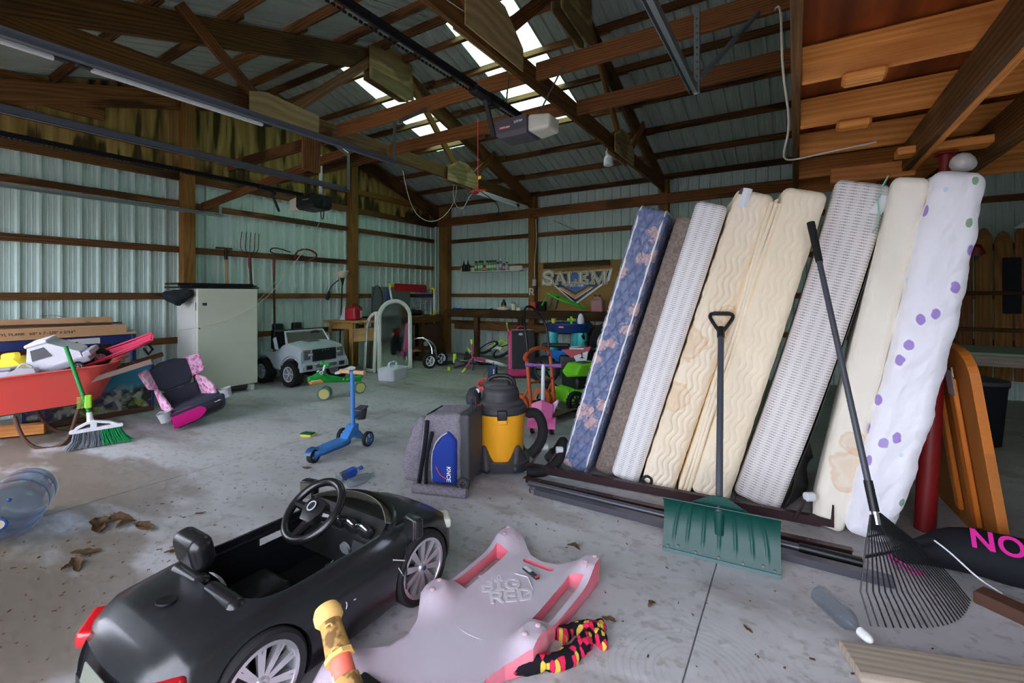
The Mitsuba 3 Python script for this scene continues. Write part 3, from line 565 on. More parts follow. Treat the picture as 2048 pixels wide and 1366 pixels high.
t = mattress('thick box spring in white and grey checked fabric with a black underside', -.2, .32, 1.85, .252, 3.06, 'check_fabric', lambda S_, Z: .01 * np.cos(np.pi * S_ / .26) * (np.abs(S_) < .13), yaw=0, bow=.02)
t.p('dust_cover', gridsolid(lambda u, v: (.1285 + .03 * np.sin(np.pi * v) + .004 * np.sin(9 * v + 5 * u), .03 + .8 * u, .05 + 1.72 * v), 12, 24, .003), 'black_plastic', label='black underside')
t.p('dust_cover_flap', gridsolid(lambda u, v: (.135 + .1 * u + .02 * np.sin(6 * v), .02 + .35 * u, .02 + .5 * v * (1 - .45 * u)), 10, 14, .003), 'black_plastic', label='torn black flap hanging loose')
t.p('tag', gridsolid(lambda u, v: (.06 + .055 * u + .03 * v, -.014 - .003 * np.sin(4 * u), 1.76 + .1 * v), 5, 4, .002), 'white_plastic')
t = mattress('plain off-white foam mattress with brown stains next to the printed sheet', .15, .5, 1.855, .142, 2.975, 'foam_fabric', lambda S_, Z: .004 * nfbm(np.stack([S_ * 8, Z * 8, 0 * Z], -1), 3, 4), yaw=-2, d=.5)
M('mint_fabric', (150, 186, 170), .8); t.p('mint_cover', gridsolid(lambda u, v: (-.1 + .02 * u + .012 * np.sin(7 * v), .02 + .42 * u, 1.6 + .29 * v), 8, 10, .004), 'mint_fabric', label='mint green cover edge')
mattress('mattress in a white sheet with purple and green prints, rightmost of the row', .315, .675, 1.845, .2, 2.93, 'printed_sheet', lambda S_, Z: .03 * (nfbm(np.stack([S_ * 7 + Z * 4, Z * 9 - S_ * 12, 0 * Z], -1), 4, 3) - .5) + .012 * np.sin(np.pi * Z / 1.9), yaw=5, d=.28, r=.05, bow=.025)
# headboard
hb = Th('headboard', 'orange varnished headboard with a rounded top leaning by the red post', 'headboard', m=frame((.862, 3.05, .0), (-.075, .99, 0), (-.135, -.01, .99)))
out = [(0, 0), (.99, 0), (.99, .88)] + [(.99 - .16 + .16 * math.cos(a), .88 + .14 * math.sin(a)) for a in np.linspace(0, np.pi / 2, 8)] + [(.5, 1.06)] + [(.16 - .16 * math.sin(a), .88 + .14 * math.cos(a)) for a in np.linspace(0, np.pi / 2, 8)]
me = prism(out, .034, m=UPY); me.apply_transform(tr(0, .017, 0)); M('headboard_back', (146, 88, 34), .6)
hb.p('panel', me, 'headboard_back', 40)
hb.p('edge_band', mv(prism(Polygon(out).difference(Polygon(out).buffer(-.004)), .038, m=UPY), tr(0, .019, 0)), 'headboard_wood', False, uv=np.zeros((len(prism(Polygon(out).difference(Polygon(out).buffer(-.004)), .038).vertices), 2)) + [1, 20])
for x in (.2, .42): bd(hb, 'batten', (x, .034, .1), (x, .034, .86), .066, .022, 'headboard_wood', (0, 1, 0))
M('label_grey', (150, 152, 156), .5); hb.p('label_sheet', box(.09, .002, .13, (.18, .047, .84)), 'label_grey'); hb.p('tape', box(.012, .002, .05, (.12, .047, .9)), 'cream_pale')
# bed frame rails
M('rail_brown', (62, 44, 46), .4, .5); M('rail_grey', (86, 84, 92), .4, .5); M('caster_white', (206, 208, 210), .4)
def lrail(p0, p1, w, h, mat, label, flip=1, t_=.004, extra=None):
    p0, p1 = np.array(p0, float), np.array(p1, float); L = np.linalg.norm(p1 - p0)
    t = Th('bed_rail', label, 'bed rail', m=frame((p0 + p1) / 2, p1 - p0, (0, 0, 1)))
    t.p('flange', box(L, w, t_, (0, w / 2 * flip, h - t_ / 2), .001), mat); t.p('web', box(L, t_, h, (0, 0, h / 2), .001), mat)
    for k in range(int(L / .25)): t.p('rivet', ball(.007, (-L / 2 + .12 + k * .25, w * .5 * flip, h), (1, 1, .5), 1), 'rail_grey')
    return t, L
t, L = lrail((-1.77, 2.79, .03), (.12, 2.96, .03), .035, .05, 'rail_brown', 'brown angle iron bed rail nearest the mattress feet')
t.p('end_hook', prism([(-.05, -.02), (.06, -.02), (.06, .1), (.052, .1), (.045, .02), (-.05, .03)], .003, m=UPY), 'rail_brown', m=tr(L / 2, 0, .03)); t.p('end_plate', box(.004, .06, .07, (-L / 2, .0, .04)), 'rail_brown')
for x in (-1.62, -1.5, .0): 
    k = tube([(x, 2.86 if x < -.1 else 2.93, .05), (x + .05, 2.93, .15 if x < -.1 else .17)], .008, 8); t.p('caster_stem', k, 'rail_brown', m=np.linalg.inv(t.m))
    c = (x + .07, 2.95, .17 if x < -.1 else .185); t.p('caster', mv(cyl(.024, .05, b=.004), rot(90, 'y'), rot(35), tr(*c)), 'caster_white', m=np.linalg.inv(t.m), label='white plastic caster')
lrail((-1.56, 2.69, .0), (.24, 2.77, .0), .04, .045, 'rail_brown', 'brown bed rail with hooked tips in the middle of the bundle', -1)
t, L = lrail((-1.42, 2.55, .0), (.37, 2.56, .0), .05, .035, 'rail_grey', 'grey bed rail lying nearest the snow shovel, its tip beyond the rake', 1)
for sx in (.0, .1): t.p('hook', tube([(-L / 2 - .01, sx, .03), (-L / 2 - .02, sx, .05), (-L / 2 - .03, sx, .03), (-L / 2 - .025, sx, .005)], .004, 6), 'rust_brown')
t = Th('bed_rail', 'grey tubular bed rail ending under the leaf rake', 'bed rail'); t.p('tube', tube([(-1.5, 2.63, .03), (.27, 2.67, .03)], .018, 12), 'rail_grey'); t.p('sleeve', tube([(.02, 2.664, .03), (.27, 2.67, .03)], .023, 12), 'black_steel')
lrail((-1.66, 2.84, .0), (-.9, 2.95, .0), .03, .03, 'mint_fabric', 'short green painted bed rail by the shop vacuum')
# snow shovel
sh = Th('snow_shovel', 'green snow pusher shovel with black D-grip handle', 'snow shovel'); M('shovel_green', (8, 62, 54), .42, spec=.4)
B0, B1 = np.array([-.562, 2.335, 0]), np.array([-.049, 2.375, 0]); ex = (B1 - B0) / np.linalg.norm(B1 - B0); W = np.linalg.norm(B1 - B0)
fx = np.array([ex[1], -ex[0], 0])   # towards the viewer
prof = np.array([(.0, .0), (-.012, .035), (-.03, .075), (-.045, .115), (-.054, .165), (-.048, .21), (-.022, .245), (.008, .262)])
prof = spline(prof, 4)
def blade(u, v):
    k = v * (len(prof) - 1); a = np.interp(k, np.arange(len(prof)), prof[:, 0]); z = np.interp(k, np.arange(len(prof)), prof[:, 1])
    rib = .006 * np.maximum.reduce([np.exp(-((u - c - .03 * np.sign(c - .5) * (v - .2) * 0 - (.5 - c) * .3 * np.clip(v - .1, 0, 1) ** 2) / .011) ** 2) for c in (.1, .22, .36, .5, .64, .78, .9)]) * np.clip((v - .12) * 6, 0, 1) * np.clip((.93 - v) * 8, 0, 1)
    wid = 1 - .0 * v; off = (u - .5) * W * wid
    q = a + rib
    return B0[0] + ex[0] * (W / 2 + off) + fx[0] * q, B0[1] + ex[1] * (W / 2 + off) + fx[1] * q, z + .006 + 0 * u
sh.p('blade', gridsolid(blade, 110, 30, .004), 'shovel_green', 40)
M('steel_strip', (112, 140, 140), .35, .6); sh.p('wear_strip', box(W, .003, .018, b=.001), 'steel_strip', m=frame((B0 + B1) / 2 + fx * .002 + [0, 0, .012], ex, (0, 0, 1)))
for k in (.05, .14, .3, .5, .7, .86, .95): sh.p('rivet', mv(cyl(.006, .006), rot(90, 'x')), 'chrome', m=frame(B0 + ex * W * k + fx * (.004 - .006) + [0, 0, .03 + (.01 if k in (.14, .86) else 0)], ex, (0, 0, 1)))
mid = (B0 + B1) / 2; g = np.array([-.364, 2.9, 1.2])
s0 = mid - fx * .03 + [0, 0, .235]; s1 = g + [0, 0, -.13]
M('shaft_grey', (64, 66, 74), .45); sh.p('socket', tube([mid - fx * .05 + [0, 0, .12], s0 + (s1 - s0) * .06], [.02, .026], 14), 'shovel_green'); sh.p('web_plate', hull([mid - fx * .03 + [0, 0, .24] + ex * s + np.array([0, 0, z]) - fx * q for s, z in ((-.13, .015), (.13, .015), (.03, .07), (-.03, .07)) for q in (0, .006)]), 'shovel_green')
sh.p('shaft', tube([s0, s1], .0165, 16), 'shaft_grey')
gx = ex; gm = frame(s1, gx, s1 - s0)
loop = [(-.012, 0, .0), (-.03, 0, .03), (-.055, 0, .075), (-.062, 0, .1), (-.05, 0, .115), (0, 0, .118), (.05, 0, .115), (.062, 0, .1), (.055, 0, .075), (.03, 0, .03), (.012, 0, .0)]
sh.p('grip', join(tube(loop, .0105, 10, smooth=5), cyl(.021, .07, (0, 0, -.01), b=.004), *[torus(.0125, .002, 14, 5, (x, 0, .117), 'x') for x in np.linspace(-.04, .04, 11)]), 'black_plastic', m=gm)
# leaf rake
rk = Th('leaf_rake', 'black wire leaf rake leaning on the check-patterned box spring', 'rake')
a, b_ = np.array([.074, 2.86, 1.655]), np.array([.282, 2.42, .395]); dr_ = (b_ - a) / np.linalg.norm(b_ - a)
rk.p('handle', tube([a, b_], .013, 14), 'shaft_grey'); rk.p('grip', tube([a - dr_ * .005, a + dr_ * .22], [.019, .0165], 14), 'black_rubber'); rk.p('ferrule', tube([b_ - dr_ * .1, b_ + dr_ * .02], .017, 14), 'black_steel'); rk.p('clamp', tube([b_ + dr_ * .015, b_ + dr_ * .07], .013, 12), 'chrome')
tips0, tips1 = np.array([.25, 2.205, .012]), np.array([.62, 2.605, .012])
hub = b_ + dr_ * .03
for i in range(24):
    u = i / 23; tip = tips0 + (tips1 - tips0) * u + np.array([.06, -.04, 0]) * math.sin(math.pi * u) + [0, 0, 0]
    st = hub + (tips1 - tips0) * (u - .5) * .1
    bend = st + (tip - st) * .86 + np.array([-.03, .03, .045])
    pts = [st, st + (bend - st) * .5 + np.array([0, 0, .012]), bend, bend + (tip - bend) * .35 + [0, 0, .002], tip]
    rk.p('tine', tube(pts, .0029, 5), 'black_steel', 60)
for f_, w in ((.5, .018), (.28, .012)):
    q = [hub + (tips1 - tips0) * (u - .5) * .1 + (tips0 + (tips1 - tips0) * u + np.array([-.03, .03, .045]) - hub - (tips1 - tips0) * (u - .5) * .1) * f_ + [0, 0, .012] for u in np.linspace(.0, 1., 9)]
    rk.p('spacer_bar', tube(q, .007 if f_ > .4 else .004, 6), 'black_steel')
# black bat bag, wooden block, bottle, board
M('bag_black', (26, 27, 32), .75, spec=.2); M('hot_pink', (220, 40, 150), .6); M('bag_white', (226, 226, 230), .6)
bb = Th('equipment_bag', 'long black bag with pink lettering and pink zip, at the right edge', 'bag')
ctr = [(.40, 2.8, .04, .03), (.47, 2.83, .06, .05), (.6, 2.87, .1, .085), (.8, 2.89, .1, .1), (1.1, 2.85, .1, .1), (1.5, 2.78, .1, .1), (1.75, 2.74, .08, .08)]
rings = []
cs = spline(np.array(ctr), 6)
for x, y_, z, r in cs:
    a = np.linspace(0, 2 * np.pi, 25)[:-1]; rings.append(np.stack([x + 0 * a, y_ + r * 1.15 * np.cos(a), np.maximum(.004, z + (r * np.sin(a)))], 1))
bm = loft(rings); bb.p('body', lumpy(bm, .006, 14, 4), 'bag_black', 50)
bb.p('strap', tube([(.55, 2.78, .16), (.47, 2.8, .11), (.42, 2.82, .05), (.44, 2.9, .012), (.56, 2.95, .012)], .014, 8, smooth=6), 'bag_black')
for k in (0, 1): bb.p('zip', tube([(.385, 2.84 - .01 * k, .02 + .02 * k), (.41, 2.73, .03 + .02 * k), (.46, 2.71, .02 + .02 * k), (.5, 2.73, .02)], .004, 6, smooth=5), 'hot_pink')
bb.p('piping', tube([(.54, 2.77, .165), (.6, 2.765, .12), (.68, 2.75, .05), (.75, 2.74, .012)], .004, 6, smooth=5), 'bag_white')
bb.p('lettering', mv(text_mesh('NOT', .085, .003, True), rot(38, 'x'), rot(-6), tr(.66, 2.79, .165)), 'hot_pink', False)
me, uv = board((.655, 2.655, .025), (1.1, 2.34, .025), .08, .05); single('wood_block', me, 'rust_brown', 'short brown timber offcut in front of the black bag', 'wood block', uv=uv, smooth=False)
me, uv = board((.16, 1.95, .018), (1.25, 2.32, .018), .15, .036); single('floor_board', me, 'pale_wood', 'weathered grey board lying on the concrete in the bottom right corner', 'board', uv=uv, smooth=False)
bt = Th('plastic_bottle', 'clear empty bottle with white cap lying on the concrete below the rake', 'bottle', m=frame((.085, 2.275, .041), (.135, -.195, 0), (0, 0, 1)))
M('bottle_clear', (200, 206, 208), .08, spec=.6, spec_trans=.0) if False else None
glass('bottle_plastic', (228, 232, 236)); glass('bottle_blue', (196, 214, 236))
def bottleprof(L, R): return [(.0, .004), (R * .6, .0), (R * .95, .008), (R, .03), (R * .96, L * .22), (R, L * .25), (R, L * .42), (R * .95, L * .45), (R, L * .5), (R, L * .66), (R * .8, L * .76), (R * .42, L * .87), (.0135, L * .9), (.0135, L)]
bt.p('body', lathe(bottleprof(.22, .04), 28, ax='x', cap=False), 'bottle_plastic', 50); bt.p('cap', cyl(.017, .035, (.228, 0, 0), 'x', b=.003), 'white_plastic'); bt.p('cap_dome', ball(.0165, (.243, 0, 0), (1.3, 1, 1)), 'caster_white')
# ---------------------------------------------------------------- foreground: ride-on car, creeper, jug, scooter, small litter
def refine(mesh, l):
    m = mf.Manifold(mf.Mesh(np.asarray(mesh.vertices, np.float32), np.asarray(mesh.faces, np.uint32))).refine_to_length(l).to_mesh()
    return TM(m.vert_properties[:, :3], m.tri_verts)
def wheel(t, c, r, w, mt='black_rubber', mr='chrome', spokes=10, ax='x', hub=.72, of=None, tread=0, dish=.0, side=1, lug=.03, double=False):
    """tyre and spoked rim around axis ax at c"""
    R = {'x': rot(90, 'y') , 'y': rot(-90, 'x'), 'z': np.eye(4)}[ax] if isinstance(ax, str) else ax
    q = hub * r
    ty = lathe([(q, -w * .42), (r * .93, -w * .5), (r, -w * .36), (r, w * .36), (r * .93, w * .5), (q, w * .42), (q, -w * .42)], 40, cap=False)
    if tread: ty = join(ty, *[mv(box(r * .09, r * lug * 6, w * .46, (r * .99, 0, s * w * .25), .002), rot(360 / tread * (k + .5 * (s > 0)))) for k in range(tread) for s in (-1, 1)])
    T_ = t.p('tyre', ty, mt, 35, of=of, m=tr(*c) @ R)
    rim = [lathe([(q * .86, -w * .4), (q * 1.0, -w * .43), (q * 1.0, w * .43), (q * .9, w * .43), (q * .86, w * .3), (q * .86, -w * .4)], 40, cap=False)]
    f = w * .3 * side
    for k in range(spokes):
        for d in ((-.07, .07) if double else (0,)):
            rim.append(mv(hull([(q * .1, -q * .06, f), (q * .1, q * .06, f), (q * .1, 0, f - .3 * w * side), (q * .9, -q * .09 if not double else -q * .05, f + .08 * w * side), (q * .9, q * .09 if not double else q * .05, f + .08 * w * side), (q * .9, 0, f - .3 * w * side)]), rot(360 / spokes * k + math.degrees(d))))
    rim.append(lathe([(0, f - .35 * w * side), (q * .2, f - .35 * w * side), (q * .2, f + .02 * w * side), (q * .15, f + .1 * w * side), (0, f + .1 * w * side)][::side], 20))
    t.p('rim', join(rim), mr, 30, of=of, m=tr(*c) @ R)
# ---- the black convertible ride-on car
dust = lambda c, d, k=.5, s=9.: proc(lambda p, n, uv: mix(lin(c), lin(d), dr.clip(n.z, 0, 1) * k * (.35 + .9 * fbm(p.x * s, p.y * s, p.z * s, 3))))
M('car_black', dust((14, 16, 19), (96, 94, 94), .1), .25, spec=.55, clearcoat=.5); M('car_interior', (13, 14, 13), .5); M('car_leather', dust((14, 14, 15), (80, 76, 78), .12), .28, spec=.6)
M('tail_red', (186, 16, 24), .12, spec=.7, clearcoat=1.); M('lamp_clear', (196, 198, 182), .15, spec=.7); M('sticker', (198, 198, 196), .5); M('shelf_dark', (36, 48, 84), .4)
CM = frame((-1.595, .45, 0), (1, 0, 0), (0, 0, 1))
M('rim_silver', (196, 196, 198), .25, .7)
car = Th('ride_on_car', 'black convertible ride-on toy car with steering wheel and chrome-spoked wheels', 'toy car', m=CM)
Lc = 1.24; ys = np.r_[np.linspace(0, .12, 8), np.linspace(.15, 1.05, 24), np.linspace(1.08, Lc, 10)]
def hw(y):   # half width
    e = min(y, Lc - y); return .29 * (1 - (1 - min(1, e / .16)) ** 2.4 * .42) - .012 * abs(y / Lc - .5)
def top(y): return float(np.interp(y, [0, .05, .12, .3, .45, .8, .9, 1.1, 1.18, Lc], [.25, .315, .35, .372, .365, .365, .36, .315, .285, .2]))
def bot(y): return float(np.interp(y, [0, .08, .2, 1.05, 1.16, Lc], [.13, .075, .065, .065, .08, .12]))
rings = []
for y in ys:
    w, zt, zb = hw(y), top(y), bot(y); zs = zb + (zt - zb) * .6
    half = [(0, zb), (w * .8, zb), (w * .95, zb + .01), (w * .985, zb + .04), (w, zb + (zs - zb) * .45), (w * 1.0, zs - .02), (w * .975, zs + .005), (w * .955, zs + .02), (w * .92, zs + (zt - zs) * .55), (w * .84, zs + (zt - zs) * .8), (w * .6, zt - .006), (w * .3, zt), (0, zt + .002)]
    h_ = np.array(half); r_ = np.vstack([h_, (h_ * [-1, 1])[::-1][1:-1]]); rings.append(np.stack([r_[:, 0], 0 * r_[:, 0] + y, r_[:, 1]], 1))
bodym = loft(rings)
plan = Polygon(spline([(-.2, .31), (-.1, .265), (0, .255), (.1, .265), (.2, .31), (.225, .5), (.225, .75), (.2, .84), (.1, .9), (0, .92), (-.1, .9), (-.2, .84), (-.225, .75), (-.225, .5)], 4, True))
cock = at(trimesh.creation.extrude_polygon(plan, .5, engine='earcut'), 0, 0, .1)
cuts = [cock] + [cyl(.158, .16, (s * .27, y, .138), 'x', 36) for s in (-1, 1) for y in (.29, .965)]
cuts.append(hull([(x, y, z) for x in (-.17, .17) for y, z in ((-.02, .19), (.012, .19), (.03, .27), (-.02, .27))]))
bm = diff(bodym, *cuts); car.p('body', bm, 'car_black', 28)
car.p('cockpit_liner', gridsolid(lambda u, v: ((u - .5) * .43, .32 + .56 * v, .105 + .02 * np.cos(6 * u)), 8, 8, .006), 'car_interior')
car.p('sill_trim', tube(np.c_[np.array(plan.exterior.coords)[:-1], [top(y) - .03 - .022 * (abs(x) > .17) for x, y in np.array(plan.exterior.coords)[:-1]]], .006, 8, closed=True), 'car_leather')
for s in (-1, 1):
    for y in (.29, .965):
        wk = [k for k in (car,)][0]
        wheel(car, (s * .255, y, .145), .145, .075, spokes=10, side=s, hub=.8, mr='rim_silver', double=True)
        car.p('hub_badge', cyl(.009, .004, (s * (.255 + .034), y, .145), 'x', 16), 'shelf_dark')
    car.p('tail_lamp', mv(rbox(.12, .05, .05, .014), rot(s * 38), rot(-s * 8, 'y'), tr(s * .225, .058, .268)), 'tail_red'); car.p('head_lamp', mv(rbox(.1, .05, .045, .014), rot(-s * 42), tr(s * .222, Lc - .068, .245)), 'lamp_clear')
    mr = mv(rbox(.08, .045, .085, .014), rot(s * -12), tr(s * .33, .86, .375)); mk = car.p('side_mirror', join(mr, tube([(s * .27, .87, .335), (s * .3, .865, .35)], .01, 8)), 'car_black'); car.p('mirror_glass', mv(box(.065, .003, .07), rot(s * -12), tr(s * .326, .836, .375)), 'chrome', of=mk)
    car.p('bumper_vent', box(.09, .02, .03, (s * .17, .022, .12), .006), 'black_plastic'); car.p('door_groove', box(.003, .004, .17, (s * .2905, .86, .2)), 'black_plastic')
M('plate_green', (104, 108, 96), .5); car.p('number_plate', mv(box(.2, .006, .05, b=.002), rot(-14, 'x'), tr(0, .0, .225)), 'plate_green')
car.p('front_grille', box(.12, .02, .05, (0, Lc - .012, .19), .006), 'chrome')
car.p('badge', mv(cyl(.026, .005, n=28), rot(-8, 'x'), tr(.0, .16, .366)), 'car_interior'); 
# dashboard, wheel, seats
car.p('dashboard', hull([(x, y, z) for x in (-.215, .215) for y, z in ((.74, .2), (.9, .16), (.93, .36), (.83, .375), (.77, .31))]), 'car_interior', 20)
for x in (-.02, .07, .15): k = car.p('dial', mv(cyl(.034, .03, n=24, b=.004), rot(-62, 'x'), tr(x, .775, .345)), 'black_plastic'); car.p('dial_ring', mv(torus(.033, .004, 24, 6), rot(-62, 'x'), tr(x, .762, .352)), 'chrome', of=k)
k = car.p('start_button', mv(cyl(.026, .014, n=20), rot(-75, 'x'), tr(.06, .752, .26)), 'mid_grey'); car.p('radio', mv(box(.1, .012, .07, b=.004), rot(-12, 'x'), tr(.15, .752, .27)), 'dusty_black'); car.p('radio_button', mv(box(.03, .016, .018, b=.004), rot(-12, 'x'), tr(.135, .747, .265)), 'light_grey')
WM = frame((-.07, .70, .405), (1, 0, 0), (0, -.62, .78))
k = car.p('steering_wheel', join(torus(.123, .0165, 40, 12), tube([(-.115, 0, 0), (-.04, 0, -.02)], [.014, .02], 8), tube([(.115, 0, 0), (.04, 0, -.02)], [.014, .02], 8), tube([(.0, -.118, 0), (0, -.04, -.02)], [.016, .022], 8)), 'car_leather', m=WM)
car.p('hub_pad', hull([(x, y, z) for x, y in ((-.05, .03), (.05, .03), (.058, .0), (.03, -.05), (-.03, -.05), (-.058, 0), (.03, .045), (-.03, .045)) for z in (-.03, .008)] + [(0, 0, .018)]), 'car_leather', of=k, m=WM); car.p('roundel', mv(cyl(.022, .006, n=24), tr(0, .005, .018)), 'black_plastic', of=k, m=WM); car.p('roundel_ring', mv(torus(.019, .0028, 24, 6), tr(0, .005, .022)), 'light_grey', of=k, m=WM)
car.p('steering_column', tube([(-.07, .71, .39), (-.07, .86, .28)], .022, 10), 'black_plastic')
glass('smoked_screen', (168, 156, 122), .35, (150, 150, 136))
car.p('windscreen', gridsolid(lambda u, v: ((u - .5) * .46, .945 - .05 * v - .09 * (2 * u - 1) ** 2, .357 + .055 * v * (1 - .5 * (2 * u - 1) ** 4)), 22, 4, .004), 'smoked_screen', 40)
car.p('cowl', tube(spline([(-.235, .83, .355), (-.2, .88, .37), (-.1, .93, .385), (0, .945, .388), (.1, .93, .385), (.2, .88, .37), (.235, .83, .355)], 4), .014, 8), 'car_leather')
for s in (-1, 1):
    x = s * .105
    k = car.p('seat', join(rbox(.19, .22, .07, .03, (x, .47, .17), True), mv(rbox(.19, .06, .2, .028, (0, 0, .1), True), rot(14, 'x'), tr(x, .31, .18))), 'car_leather', 50)
    if s < 0: car.p('headrest', mv(rbox(.16, .075, .115, .034, fine=True), rot(12, 'x'), tr(x - .01, .285, .43)), 'car_leather', 60, of=k); car.p('headrest_post', box(.09, .04, .08, (x - .01, .295, .355), .012), 'car_leather', of=k)
car.p('sticker_label', mv(box(.003, .11, .026), tr(-.221, .62, .29)), 'sticker'); car.p('gear_knob', mv(lathe([(0, .05), (.02, .048), (.025, .03), (.014, .015), (.012, -.03), (.03, -.04)], 16), tr(.09, .66, .2)), 'chrome'); car.p('seat_belt', tube([(-.02, .5, .11), (.0, .74, .2)], .002, 5), 'mid_grey')
for y, tx in ((.52, '3'), (.57, ')'), (.6, '-')): car.p('lettering', mv(text_mesh(tx, .02, .002), rot(90, 'x'), rot(90), tr(.292, y, .21)), 'sticker', False)
car.p('scratch', mv(box(.002, .07, .004), rot(-28, 'x'), tr(.2905, .82, .25)), 'sticker'); car.p('scratch', mv(box(.002, .05, .003), rot(-60, 'x'), tr(.2905, .83, .2)), 'sticker')
# ---- red plastic mechanic's creeper
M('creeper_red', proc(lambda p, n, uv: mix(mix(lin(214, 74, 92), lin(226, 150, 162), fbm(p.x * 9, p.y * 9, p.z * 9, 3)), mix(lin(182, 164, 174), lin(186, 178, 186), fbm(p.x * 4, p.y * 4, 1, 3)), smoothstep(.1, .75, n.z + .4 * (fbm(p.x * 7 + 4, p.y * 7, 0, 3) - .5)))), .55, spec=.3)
cr = Th('mechanic_creeper', 'faded red plastic mechanic creeper board lying flat beside the black toy car', 'creeper', m=frame((-1.01, 1.37, 0), (1, 0, 0), (0, 0, 1)) @ rot(-1.5))
hf = [(0, .5), (.07, .515), (.12, .56), (.165, .6), (.235, .6), (.255, .57), (.258, .5), (.25, .1), (.262, .08), (.262, -.02), (.2, -.1), (.175, -.17), (.19, -.25), (.262, -.34), (.262, -.46), (.22, -.6), (.1, -.62), (0, -.62)]
out = Polygon(hf + [(-x, y) for x, y in hf[::-1]]).buffer(.012).buffer(-.012)
slots = [sbox(s * .195 - .034, .14, s * .195 + .034, .46) for s in (-1, 1)] + [LineString([(-.065, .465), (.065, .465)]).buffer(.014)]
def hgt(x, y):
    g = lambda a, b, w: np.exp(-(((np.abs(x) - a) / w) ** 2 + ((y - b) / (w * 1.25)) ** 2))
    return .042 + .05 * np.maximum.reduce([np.clip(1.5 * g(.225, .54, .06), 0, 1), np.clip(1.5 * g(.225, .03, .06), 0, 1), np.clip(1.5 * g(.23, -.42, .06), 0, 1)]) + .012 * np.clip(np.abs(x) / .2, 0, 1) ** 2
po = out
for s_ in slots: po = po.difference(s_)
me = refine(prism(po, .05), .016); V = np.asarray(me.vertices).copy(); topm = V[:, 2] > .01
V[:, 2] = np.where(topm, hgt(V[:, 0], V[:, 1]) * V[:, 2] / .05, V[:, 2] + .004); cr.p('board', TM(V, me.faces), 'creeper_red', 40)
for s in (-1, 1):
    for yy in (.54, .03, -.42):
        for d in (-.03, .03): cr.p('bolt', mv(ball(.011, (0, 0, 0), (1, 1, .45)), tr(s * (.225 + d * .3), yy + d, hgt(s * .225, yy + d) + .002)), 'creeper_red')
M('dust_grey', (196, 188, 192), .8, spec=.1)
def lay(txt, h, x, y, rotz=-52, bold=True): return mv(text_mesh(txt, h, .003, bold), rot(rotz + 90), tr(x, y, .0445))
cr.p('groove', tube([(-.14, .42, .043), (-.14, .06, .043), (-.1, -.02, .042), (.1, -.02, .042), (.14, .06, .043), (.14, .42, .043)], .002, 5, smooth=6), 'dust_grey')
for tx, h, dx, dy in (('Torin', .03, -.06, .125), ('BIG', .07, -.06, .045), ('RED', .07, -.03, -.03)): cr.p('lettering', mv(text_mesh(tx, h, .003, True), tr(dx, dy, 0), rot(42), tr(-.03, .17, .0435)), 'dust_grey', False, label='raised lettering')
cr.p('lettering_frame', tube([(-.05, .35, .045), (.01, .36, .045), (.07, .3, .045), (.06, .24, .045)], .003, 5), 'dust_grey'); cr.p('pad', rbox(.2, .13, .03, .01, (-.06, -.44, .055)), 'car_interior', label='black pad')
M('label_dark', (40, 40, 46), .5); pk = single('gum_packet', join(mv(rbox(.1, .022, .012, .005), rot(-22), tr(-.985, 1.745, .057))), 'label_dark', 'small black and white packet lying on the red creeper', 'packet'); 
pk.p('panel', mv(box(.045, .018, .001), rot(-22), tr(-1.005, 1.753, .0636)), 'sticker'); pk.p('panel', mv(box(.012, .02, .001), rot(-22), tr(-.944, 1.728, .0636)), 'label_red')
# ---- tan toy club with pink band, close to the lens
M('tan_plush', proc(lambda p, n, uv: mix(lin(176, 136, 78), lin(112, 84, 52), smoothstep(.45, .6, fbm(p.x * 40, p.y * 40, p.z * 40, 3)))), .8, spec=.15); M('tan_light', (214, 168, 96), .75); M('salmon', (226, 104, 84), .6)
c0, c1 = np.array([-.985, .72, .485]), np.array([-.66, .60, .3]); dd = (c1 - c0) / np.linalg.norm(c1 - c0)
cl = Th('toy_club', 'tan ridged toy club with a pink band, tip pointing at the black car door', 'toy', m=frame(c0, dd, (0, 0, 1)))
cl.p('tip', lathe([(0, -.02), (.028, -.018), (.034, -.005), (.034, .012), (.026, .022), (0, .022)], 28, ax='x'), 'tan_light', 40); cl.p('grip', lathe([(0, .015), (.024, .016), (.026, .05), (.029, .09), (.031, .1), (.0, .1)], 26, ax='x'), 'tan_plush', 40); cl.p('collar', lathe([(.02, .095), (.034, .098), (.034, .108), (.02, .108)], 8, ax='x'), 'tan_light', 20)
cl.p('band', cyl(.025, .05, (.13, 0, 0), 'x', 24), 'salmon', label='pink band'); cl.p('handle', lathe([(0, .15), (.03, .152), (.034, .2), (.033, .36), (0, .36)], 26, ax='x'), 'tan_plush', 40); cl.p('white_band', cyl(.026, .02, (.146, 0, -.003), 'x', 20), 'white_plastic')
for k in range(5): cl.p('ridge', mv(torus(.008, .002, 12, 5), rot(90, 'y'), rot(-25, 'x'), tr(.04 + .055 * k + (.06 if k > 1 else 0), -.012, .028)), 'tan_light')
